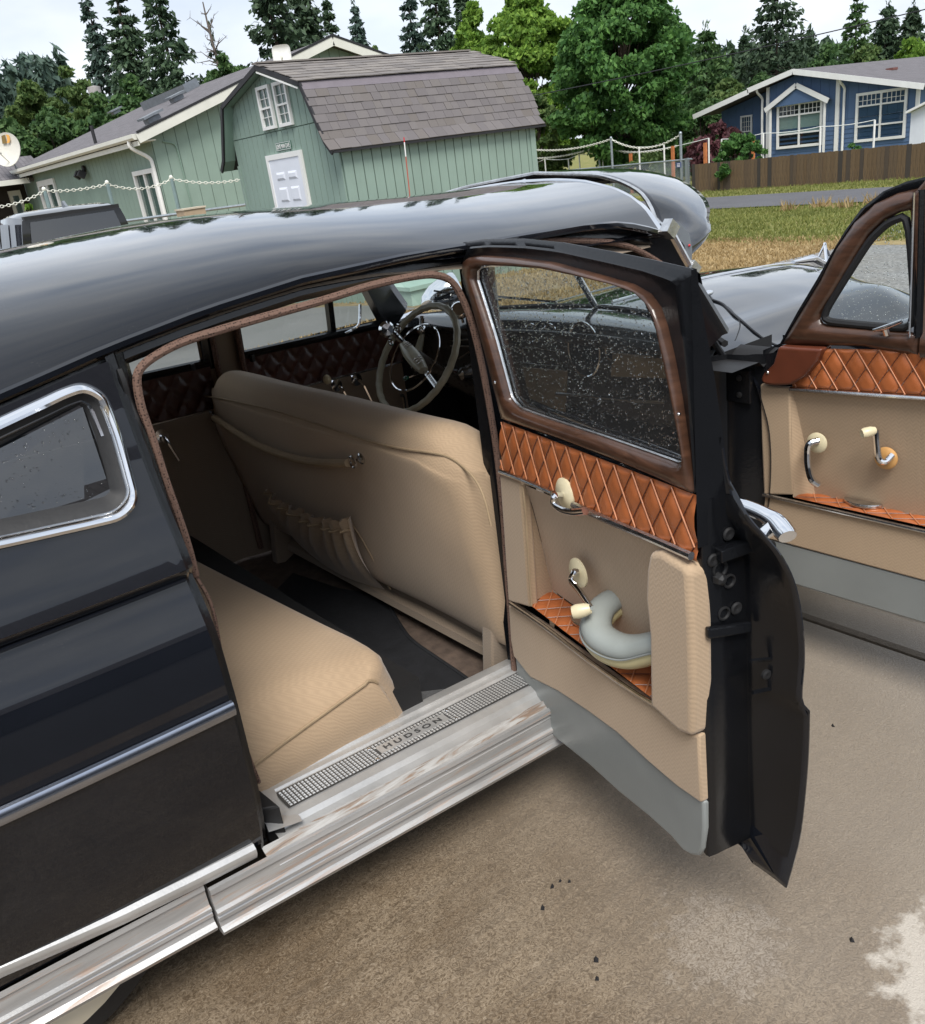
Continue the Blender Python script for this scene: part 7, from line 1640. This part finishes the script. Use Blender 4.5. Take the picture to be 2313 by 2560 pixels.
Ls = ring(gc, [K_out, [lerp(np.array(a), np.array(gc), .05) for a in W_out]], 150, [K_out])
def wfr(z): return interp(z, [.96, 1.06, 1.138, 1.238, 1.347, 1.405], [.095, .062, .052, .036, .016, .011])
m = MB(); m.grid([[RD.P(q[0], min(w, wfr(q[1])), q[1]) for q in [a*(1-t)+b*t for a, b in zip(*Ls)]] for t, w in ((0, .030), (0, .010), (.10, .007), (.28, .007), (.36, .004), (.45, .006), (.8, .010), (1, .014))], closed_v=True); m.build('window_surround', MAT['jamb'], rdoor, sharp=40)
# outer frame side at the free edge and over the top
up = [(1.405, .010), (1.347, .018), (1.238, .040), (1.138, .056), (1.058, .068), (1.02, .085), (.96, .10)]
m = MB(); m.grid([[RD.P(UE+.001, lerp(.0, w, t), z) for t in (0, .5, 1)]+[RD.P(UE-.02, w+.006, z)] for z, w in up]); m.build('frame_edge', MAT['jamb'], rdoor)
topk = K_out[2:10]; m = MB(); m.grid([[RD.P(q[0], w, q[1]+dz) for q in topk] for w, dz in ((.011, .0), (.016, -.004), (.020, -.02))]); m.build('frame_top', MAT['paint'], rdoor)
Lg = ring(gc, [scaled(W_in, gc, -.006)], 120)[0]
m = MB(); m.poly([RD.P(q[0], .016, q[1]) for q in Lg]); gl = m.build('glass', MAT['glass_wet'], wf, smooth=False, fix=False)
drops(RD, wf, [tuple(q) for q in scaled(W_in, gc, .004)], .0150, 2000, 5, .0007, .0022); drops(RD, wf, [tuple(q) for q in scaled(W_in, gc, .004)], .0175, 1300, 6, .0007, .0020, side=1)
chl = ring(gc, [scaled(W_in, gc, .001)], 120)[0]; m = MB()
chl = sorted(chl, key=lambda q: (math.atan2(q[1]-gc[1], q[0]-gc[0])-2.75) % (2*math.pi)); m.tube([RD.P(q[0], .010, q[1]) for q in chl if (math.atan2(q[1]-gc[1], q[0]-gc[0])-2.75) % (2*math.pi) < 3.25], .0035, 6); m.build('glass_channel', MAT['chrome_worn'], wf)
# outer window frame skin
m = MB(); Lo = ring(gc, [K_out, scaled(W_in, gc, -.012)], 120, [K_out]); m.grid([[RD.P(q[0], lerp(wfr(q[1]), .024, t) if q[1] > 1.03 else .07, q[1]) for q in [a*(1-t)+b*t for a, b in zip(*Lo)]] for t in (0, .5, 1)], closed_v=True); m.build('outer_frame', MAT['paint'], rdoor)
# ---- trim
band = H_('n', [(309, 1022), (1282, 1392), (1296, 1735), (303, 1268)])
c4 = [band[0], np.array((UE-.002, band[1][1])), np.array((UE-.002, band[2][1])), band[3]]
quilt(RD, rdoor, c4, .004, MAT['leather'], MAT['leather_pipe'])
st = cr([RD.P(*(lambda q: (q[0], -.008, q[1]))(RD.hit(PX('n', *q), -.008))) for q in ((303, 1272), (430, 1320), (570, 1380))], 4); m = MB(); m.tube(st, .0055, 8); m.build('chrome_strip', MAT['chrome_worn'], rdoor)
st = cr([RD.P(*(lambda q: (q[0], -.008, q[1]))(RD.hit(PX('n', *q), -.008))) for q in ((675, 1440), (850, 1518), (1050, 1602), (1272, 1700))], 4); m = MB(); m.tube(st, .0075, 8); m.build('chrome_strip', MAT['chrome_worn'], rdoor)
# cloth: left bolster, right bolster, lower band
lb = H_('p', [(12, 95), (150, 150), (165, 330), (185, 600), (212, 985), (68, 945), (40, 500)]); slab_poly(RD, 'front_bolster', lb, -.006, .02, MAT['fabric'], rdoor, .006, 3)
rb_ = H_('p', [(1060, 598), (1130, 595), (1290, 690), (1328, 740), (1345, 1100), (1352, 1500), (1345, 1840), (1260, 1810), (1060, 1632), (1058, 1400), (1055, 1150), (1030, 900), (1038, 720)]); slab_poly(RD, 'rear_bolster', rb_, -.020, .03, MAT['fabric'], rdoor, .012, 4)
low = H_('m', [(150, 425), (330, 545), (600, 745), (880, 945), (1050, 1075), (1110, 1080), (1122, 1425), (1000, 1340), (850, 1212), (700, 1072), (550, 962), (400, 862), (260, 792), (175, 685), (160, 600)]); slab_poly(RD, 'lower_cloth', low, -.004, .02, MAT['fabric'], rdoor, .005, 2)
# recessed pocket: sloping back, gusset, quilted shelf
WD = .075
A_ = RD.hit(PX('p', 155, 170), 0); B_ = RD.hit(PX('p', 215, 985), 0); Bb = RD.hit(PX('p', 348, 905), WD); E_ = RD.hit(PX('p', 1062, 1630), 0); Eb = RD.hit(PX('p', 1062, 1345), WD); G_ = RD.hit(PX('p', 1070, 585), .0)
zsh = (B_[1]+E_[1])/2
m = MB(); g = []
for t in np.linspace(0, 1, 14):
    r_ = []
    for s in np.linspace(0, 1, 20):
        u = lerp(lerp(A_[0]+.004, Bb[0], t), .68, s); ztop_ = lerp(A_[1], G_[1]+.01, s); zb_ = zsh+.004; r_.append(RD.P(u, WD*t**.85+.006*math.sin(math.pi*s)*math.sin(math.pi*t)+.004, lerp(ztop_, zb_, t)))
    g.append(r_)
m.grid(g); m.build('pocket_back', MAT['fabric'], rdoor, sharp=None)
m = MB(); m.grid([[RD.P(lerp(A_[0], Bb[0], t)*1.0*s+lerp(A_[0]-.004, B_[0]-.006, t)*(1-s), (WD*t**.85+.004)*s, lerp(A_[1], zsh+.004, t)) for s in np.linspace(0, 1, 5)] for t in np.linspace(0, 1, 10)]); m.build('pocket_gusset', MAT['fabric'], rdoor, sharp=None)
m = MB(); m.tube(cr([RD.P(*(lambda q: (q[0], -.008, q[1]))(RD.hit(PX('p', *q), -.008))) for q in ((152, 175), (172, 350), (190, 640), (212, 980))], 4), .003, 5); m.build('bolster_welt', MAT['fabric_cord'], rdoor)
c4 = [np.array((Bb[0]-.0, WD+.004)), np.array((.65, WD+.004)), np.array((.65, .0)), np.array((B_[0]-.006, .0))]
quilt(RD, rdoor, c4, 0, MAT['leather'], MAT['leather_pipe'], du=.052, dv=.06, puff=.005, nu=110, nv=24, name='quilted_shelf', fnP=lambda q, h: RD.P(q[0], q[1], zsh+h))
rail = cr([RD.P(*(lambda q: (q[0], -.010, q[1]))(RD.hit(PX('p', *q), -.010))) for q in ((68, 962), (300, 1120), (600, 1350), (900, 1560), (1060, 1660), (1180, 1770), (1262, 1815))], 5); m = MB(); m.tube(rail, .005, 8); m.build('shelf_rail', MAT['chrome_worn'], rdoor)
# armrest: grey padded hook over a cream shell
ap = [(690, 395, .072), (650, 415, .05), (605, 460, .02), (585, 520, -.005), (600, 575, -.015), (650, 615, -.012), (720, 640, -.004), (800, 640, .008), (900, 615, .02), (960, 600, .028)]
path = [RD.P(*(lambda q, w: (q[0], w, q[1]))(RD.hit(PX('m', x, y), w), w)) for x, y, w in ap]; pp = cr(path, 6)
m = MB(); m.tube(pp, [.028+.006*math.sin(math.pi*i/(len(pp)-1)) for i in range(len(pp))], 14, up=(0, 0, 1), flat=.78); m.build('armrest', MAT['vinyl_arm'], rdoor)
m = MB(); m.tube([p-np.array((0, 0, .022)) for p in pp], [.0245+.006*math.sin(math.pi*i/(len(pp)-1)) for i in range(len(pp))], 14, up=(0, 0, 1), flat=.8); m.build('armrest_shell', MAT['cream'], rdoor)
sdv = [np.cross((pp[min(i+1, len(pp)-1)]-pp[max(i-1, 0)]), (0, 0, 1)) for i in range(len(pp))]; m = MB(); m.tube([p-np.array((0, 0, .012))+s_/np.linalg.norm(s_)*sg*(.0285+.006*math.sin(math.pi*i/(len(pp)-1))) for sg in (1,) for i, (p, s_) in enumerate(zip(pp, sdv))], .0022, 6); m.build('armrest_welt', MAT['vinyl'], rdoor)
# ashtray set in the shelf
ac = RD.hit(PX('m', 540, 500), .06); m = MB(); m.prism([RD.P(ac[0]+.048*math.cos(a), .070-.045*math.sin(a), zsh+.006) for a in np.linspace(0, math.pi, 16)], (0, 0, .010)); bevel(m.build('ashtray', MAT['chrome_worn'], rdoor, smooth=False), .003)
# inside handle and window crank
q = RD.hit(PX('n', 630, 1385), -.004); es = disc(RD, rdoor, q[0], q[1], .0, .034, .008, MAT['ivory'], 'handle_escutcheon')
hp = [RD.hit(PX('n', *p_), -.035) for p_ in ((615, 1380), (580, 1395), (575, 1430), (610, 1462), (670, 1478), (735, 1473))]
handle(RD, es, [(q[0], -.012, q[1])]+[(a[0], -.035, a[1]) for a in hp[1:]], .0085, MAT['chrome'], 'door_handle', flat=.8)
wq_ = .022
q = RD.hit(PX('m', 500, 265), wq_); es = disc(RD, rdoor, q[0], q[1], wq_, .034, .008, MAT['ivory'], 'crank_escutcheon')
h0 = RD.hit(PX('m', 480, 258), -.012); h1 = RD.hit(PX('m', 458, 300), -.022); h2 = RD.hit(PX('m', 500, 355), -.024); h3 = RD.hit(PX('m', 562, 445), -.024)
handle(RD, es, [(q[0], wq_-.008, q[1]), (h0[0], -.012, h0[1]), (h1[0], -.022, h1[1]), (h2[0], -.024, h2[1]), (h3[0], -.024, h3[1])], .0085, MAT['chrome'], 'crank_arm', flat=.7)
k0 = RD.P(h3[0], -.026, h3[1]); kd = RD.dir(-.55, -.8, -.2); m = MB(); m.lathe(k0, kd, [(.010, 0), (.014, .012), (.0155, .028), (.013, .038), (.005, .036), (.0005, .034)], 16); m.build('crank_knob', MAT['ivory'], es)
# grey kick panel
kick = H_('m', [(172, 678), (260, 790), (400, 860), (550, 960), (700, 1070), (850, 1210), (1000, 1338), (1123, 1425), (1125, 1560), (1118, 1660), (1098, 1697), (1060, 1694), (1020, 1670), (960, 1600), (850, 1500), (700, 1378), (550, 1240), (400, 1120), (290, 1030), (222, 940), (190, 860)]); slab_poly(RD, 'kick_panel', kick, .002, .022, MAT['vinyl'], rdoor, .006, 3)
# outside handle
c = RD.P(.705, wskin(.9)+.022, .945); m = MB(); m.tube(cr([c+RD.dir(-.13, .0, -.0), c+RD.dir(-.06, .018, .005), c+RD.dir(.02, .022, .002), c+RD.dir(.07, .010, -.012)], 6), [.012]*6+[.017]*6+[.019]*6+[.017], 12, flat=.75); m.tube([c+RD.dir(.03, .015, -.005), RD.P(.735, wskin(.9)-.01, .92)], .013, 8); m.tube([c+RD.dir(-.12, .0, 0), RD.P(.585, wskin(.9)-.01, .93)], .013, 8); m.build('outer_handle', MAT['chrome'], rdoor)

# ------------------------------------------------------------ front door
G_F = lambda z, pts, w=0.: [FD.hit(PX(z, *q), w) for q in pts]
UF = .93
m = MB(); m.grid([[FD.P(lerp(-.02, UF+.06, t), wskin(z)+.03*math.sin(math.pi*t), z) for t in np.linspace(0, 1, 10)] for z in zsd]); fdoor = m.build('front_door', MAT['paint'], car)
so = fdoor.modifiers.new('solid', 'SOLIDIFY'); so.thickness = .004; so.offset = -1
m = MB(); m.grid([[FD.P(u, w, z) for u, w in ((-.012, .012), (-.012, .11))] for z in (.3, .6, .98)]); m.build('hinge_face', MAT['jamb'], fdoor); m = MB(); m.grid([[FD.P(u, w, z) for u, w in ((UF, .0), (UF, .11), (UF+.05, wskin(min(z, .95))))] for z in (.29, .6, .96)]); m.build('door_jamb', MAT['jamb'], fdoor)
m = MB(); m.grid([[FD.P(u, .014, .285) for u in (0, UF)], [FD.P(u, .11, .28) for u in (0, UF)], [FD.P(u, wskin(.25), .25) for u in (0, UF+.05)]]); m.build('door_bottom', MAT['jamb'], fdoor)
FO = G_F('c', [(885, 1170), (960, 1042), (1050, 895), (1130, 762), (1230, 560), (1350, 385), (1480, 268), (1620, 205), (1797, 165)])+[np.array((.52, 1.43)), np.array((.80, 1.405)), np.array((.90, 1.34)), np.array((.92, 1.15)), np.array((.92, .985))]+G_F('c', [(1797, 1190), (1400, 1180)])
FO = [np.array(q) for q in FO]
vent = G_F('c', [(1132, 1000), (1150, 950), (1230, 830), (1330, 660), (1440, 480), (1540, 380), (1640, 330), (1700, 318), (1722, 600), (1750, 1085), (1500, 1068), (1190, 1042), (1150, 1030)])
black_in = G_F('c', [(1158, 995), (1180, 930), (1300, 735), (1450, 500), (1560, 395), (1690, 345), (1738, 1060), (1500, 1050), (1200, 1022)])
vu1 = max(q[0] for q in vent); zsl = min(q[1] for q in vent)
main = [np.array((vu1+.035, zsl+.012)), np.array((.86, zsl+.015)), np.array((.87, 1.20)), np.array((.84, 1.32)), np.array((.78, 1.355)), np.array((vu1+.03, 1.375))]
# wood moulding as one sheet with two openings: vent ring, then bars round the main light
vc = np.mean(vent, axis=0); LB = [q for q in FO if q[0] < vu1+.03]; ub = vu1+.012
VO = [q for q in FO[:9] if q[0] < ub]+[np.array((ub, 1.435)), np.array((ub, zsl-.062))]+[FO[-1]]
Lv = ring(vc, [VO, vent], 130, [VO, vent])
m = MB(); m.grid([[FD.P(q[0], w, q[1]) for q in [a*(1-t)+b*t for a, b in zip(*Lv)]] for t, w in ((0, .02), (.06, .0), (.3, -.010), (.6, -.014), (.9, -.008), (1, .006))], closed_v=True); fw_ = m.build('window_moulding', MAT['wood'], fdoor, sharp=None)
for a, b, w_ in (((ub, zsl-.03), (.92, zsl-.025), .064), ((.895, zsl), (.895, 1.25), .05), ((.89, 1.25), (.78, 1.385), .05), ((.80, 1.385), (ub, 1.405), .05)):
    pa, pb_ = FD.P(a[0], 0, a[1]), FD.P(b[0], 0, b[1]); tdir = pb_-pa; m = MB(); m.tube([pa, pb_], w_/2, 10, up=FD.dir(0, 1, 0), flat=.4); m.build('moulding_bar', MAT['wood'], fw_)
m = MB(); m.tube(rounded([FD.P(q[0], .003, q[1]) for q in black_in], 4, .3), .010, 8, closed=True); m.build('vent_seal', MAT['rubber'], fw_)
m = MB(); m.poly([FD.P(q[0], .006, q[1]) for q in rounded(vent, 3, .3)]); m.build('vent_glass', MAT['glass'], fw_, smooth=False, fix=False)
m = MB(); m.poly([FD.P(q[0], .010, q[1]) for q in main]); m.build('glass', MAT['glass'], fw_, smooth=False, fix=False)
drops(FD, fw_, [tuple(q) for q in black_in], .009, 420, 9, .0008, .0022, side=1); drops(FD, fw_, [tuple(q) for q in main], .013, 420, 10, .0008, .0022, side=1)
m = MB(); m.tube([FD.P(vu1+.004, -.004, zsl-.01), FD.P(vu1-.012, -.004, 1.39)], .011, 8); m.build('vent_divider', MAT['jamb'], fw_); m = MB(); m.tube([FD.P(vu1-.012, -.014, zsl-.01), FD.P(vu1-.026, -.014, 1.385)], .003, 6); m.build('divider_bead', MAT['chrome'], fw_)
q = FD.hit(PX('c', 1560, 1050), -.02); m = MB(); m.tube([FD.P(q[0]-.032, -.024, q[1]-.010), FD.P(q[0], -.026, q[1]+.0), FD.P(q[0]+.04, -.03, q[1]+.018)], [.006, .010, .007], 10, flat=.7); m.tube([FD.P(q[0]-.006, -.02, q[1]), FD.P(q[0]-.004, -.01, q[1]-.022)], .008, 8); m.build('vent_latch', MAT['chrome'], fw_)
# outer black frame of the front door
BO = G_F('c', [(880, 1168), (1000, 950), (1120, 750), (1210, 590), (1300, 440), (1400, 305), (1540, 195), (1680, 135), (1797, 106)], .01)
BI = G_F('c', [(895, 1160), (1015, 955), (1140, 755), (1235, 565), (1345, 400), (1440, 300), (1570, 230), (1700, 190), (1797, 168)], .0)
BO += [np.array((.55, BO[-1][1]-.0)), np.array((.80, 1.43)), np.array((.93, 1.37)), np.array((.965, 1.15)), np.array((.965, .98))]; BI += [np.array((.52, 1.43)), np.array((.79, 1.40)), np.array((.90, 1.34)), np.array((.93, 1.15)), np.array((.93, .98))]
m = MB(); m.grid([[FD.P(a[0], .008, a[1]) for a in BI], [FD.P((a[0]+b[0])/2, .004, (a[1]+b[1])/2) for a, b in zip(BI, BO)], [FD.P(a[0], .006, a[1]) for a in BO], [FD.P(a[0], .05, a[1]-.004) for a in BO], [FD.P(a[0]+.01, .06, a[1]-.03) for a in BO]]); m.build('window_surround', MAT['jamb'], fdoor)
# leather cap at the front corner, quilted band, cloth, rail, kick panel
cap_ = G_F('c', [(882, 1172), (1160, 1186), (1120, 1270), (1050, 1360), (960, 1412), (860, 1418), (790, 1408), (770, 1380), (790, 1340), (850, 1280)], -.02); cp_ = slab_poly(FD, 'corner_cap', cap_, -.03, .03, MAT['leather_dark'], fdoor, .016, 4)
q = FD.hit(PX('c', 803, 1340), -.032); m = MB(); m.ell(FD.P(q[0], -.031, q[1]), FD.dir(.005, 0, 0), (0, 0, .005), FD.dir(0, -.003, 0), 8, 6); m.build('screw', MAT['chrome'], cp_)
b0 = FD.hit(PX('c', 1100, 1190), 0); b1 = FD.hit(PX('c', 1797, 1198), 0); b2 = FD.hit(PX('c', 1797, 1485), 0); b3 = FD.hit(PX('c', 960, 1430), 0)
sl1 = (b1[1]-b0[1])/(b1[0]-b0[0]); sl2 = (b2[1]-b3[1])/(b2[0]-b3[0])
c4 = [np.array((b3[0], b0[1]+sl1*(b3[0]-b0[0]))), np.array((.925, b1[1]+sl1*(.925-b1[0]))), np.array((.925, b2[1]+sl2*(.925-b2[0]))), b3]
quilt(FD, fdoor, c4, .004, MAT['leather'], MAT['leather_pipe'], du=.060, dv=.095)
m = MB(); m.tube([FD.P(b3[0]-.002, -.006, b3[1]-.004), FD.P(.925, -.006, c4[2][1]-.004)], .0085, 8, flat=.7); m.build('chrome_strip', MAT['chrome_worn'], fdoor)
L1 = G_F('s', [(150, 170), (235, 190), (368, 200), (372, 560), (388, 970), (175, 965), (160, 600)]); slab_poly(FD, 'front_bolster', L1, -.004, .02, MAT['fabric'], fdoor, .006, 3)
rA = FD.hit(PX('s', 178, 970), -.006); rB = FD.hit(PX('s', 1333, 1232), -.006); sr = (rB[1]-rA[1])/(rB[0]-rA[0]); zR = rA[1]+sr*(.93-rA[0])
kA = FD.hit(PX('s', 290, 1310), 0); kB = FD.hit(PX('s', 1333, 1590), 0); sk_ = (kB[1]-kA[1])/(kB[0]-kA[0]); kz = lambda u: kA[1]+sk_*(u-kA[0])
slab_poly(FD, 'lower_cloth', [(rA[0]-.002, rA[1]-.004), (.925, zR-.004), (.925, kz(.925)), (-.005, kz(-.005))], -.002, .02, MAT['fabric'], fdoor, .005)
zshF = FD.hit(PX('s', 390, 990), 0)[1]-.0; WDF = .05; uA = FD.hit(PX('s', 372, 205), 0); uB = FD.hit(PX('s', 392, 985), 0)
m = MB(); g = []
for t in np.linspace(0, 1, 10): g.append([FD.P(lerp(lerp(uA[0], uB[0]+.035, t), .925, s), .004+WDF*t**.9, lerp(lerp(uA[1], c4[2][1], s), lerp(zshF, zR+.012, s), t)) for s in np.linspace(0, 1, 16)])
m.grid(g); m.build('pocket_back', MAT['fabric'], fdoor, sharp=None)
m = MB(); m.grid([[FD.P(lerp(uA[0]-.002, uB[0]-.004, t)*(1-s)+lerp(uA[0], uB[0]+.035, t)*s, (.004+WDF*t**.9)*s, lerp(uA[1], zshF, t)) for s in (0, .5, 1)] for t in np.linspace(0, 1, 8)]); m.build('pocket_gusset', MAT['fabric'], fdoor)
quilt(FD, fdoor, [np.array((uB[0]+.03, WDF+.004)), np.array((.925, WDF+.004)), np.array((.925, .0)), np.array((uB[0]-.002, .0))], 0, MAT['leather'], MAT['leather_pipe'], du=.07, dv=.06, puff=.006, nu=130, nv=18, name='quilted_shelf', fnP=lambda q, h: FD.P(q[0], q[1], lerp(zshF, zR+.012, (q[0]-uB[0])/(.925-uB[0]))+h))
m = MB(); m.tube([FD.P(rA[0]-.004, -.008, rA[1]), FD.P(.925, -.008, zR)], .0055, 8); m.build('shelf_rail', MAT['chrome_worn'], fdoor)
bA = FD.hit(PX('s', 420, 1640), 0); bB = FD.hit(PX('s', 1333, 1975), 0); sb_ = (bB[1]-bA[1])/(bB[0]-bA[0]); bz = lambda u: max(.26, bA[1]+sb_*(u-bA[0]))
slab_poly(FD, 'kick_panel', [(0, kz(0)-.002), (.925, kz(.925)-.002), (.925, bz(.925)), (.05, bz(.05)), (.0, bz(0)+.02)], .002, .022, MAT['vinyl'], fdoor, .006, 3)
m = MB(); m.tube([FD.P(u, .02, bz(u)-.004) for u in (0, .45, .925)], .006, 6); m.build('bottom_bead', MAT['alu_clean'], fdoor)
q = FD.hit(PX('s', 558, 595), .008); es = disc(FD, fdoor, q[0], q[1], .008, .030, .008, MAT['ivory'], 'handle_escutcheon')
hp = [FD.hit(PX('s', *p_), -.02) for p_ in ((545, 590), (505, 600), (492, 680), (500, 780), (525, 860), (555, 905))]
handle(FD, es, [(hp[0][0], -.004, hp[0][1])]+[(a[0], -.024, a[1]) for a in hp[1:-1]]+[(hp[-1][0], -.012, hp[-1][1])], .0095, MAT['chrome'], 'door_handle')
q = FD.hit(PX('s', 1055, 705), .02); es = disc(FD, fdoor, q[0], q[1], .02, .031, .008, MAT['amber'], 'crank_escutcheon')
hp = [FD.hit(PX('s', *p_), -.02) for p_ in ((1062, 705), (1035, 738), (1000, 705), (992, 600), (985, 500))]
handle(FD, es, [(a[0], w, a[1]) for a, w in zip(hp, (.008, -.012, -.02, -.024, -.024))], .0085, MAT['chrome'], 'crank_arm')
k0 = FD.P(hp[-1][0], -.026, hp[-1][1]); m = MB(); m.lathe(k0, FD.dir(-.6, -.75, -.15), [(.009, 0), (.0135, .012), (.0145, .028), (.012, .036), (.005, .034), (.0005, .032)], 16); m.build('crank_knob', MAT['ivory'], es)
q = FD.hit(PX('s', 860, 1010), .02); zq = lerp(zshF, zR+.012, (q[0]-uB[0])/(.925-uB[0])); m = MB(); m.prism([FD.P(q[0]+.055*math.cos(a), .046-.036*math.sin(a), zq+.006) for a in np.linspace(0, math.pi, 16)], (0, 0, .012)); bevel(m.build('ashtray', MAT['chrome_worn'], fdoor, smooth=False), .003)

# rain on the rear quarter window
class SideFrame:
    def P(s, u, w, z): return np.array((u, side_y(u, z)+.022+w, z))
    def dir(s, du, dw, dz): return np.array((du, dw, dz))
qw_near = [o for o in car.children if o.name.startswith('quarter_window')][0]
drops(SideFrame(), qw_near, [tuple(q) for q in scaled(win, wc, .044)], -.0008, 420, 21, .0007, .0021, side=-1)
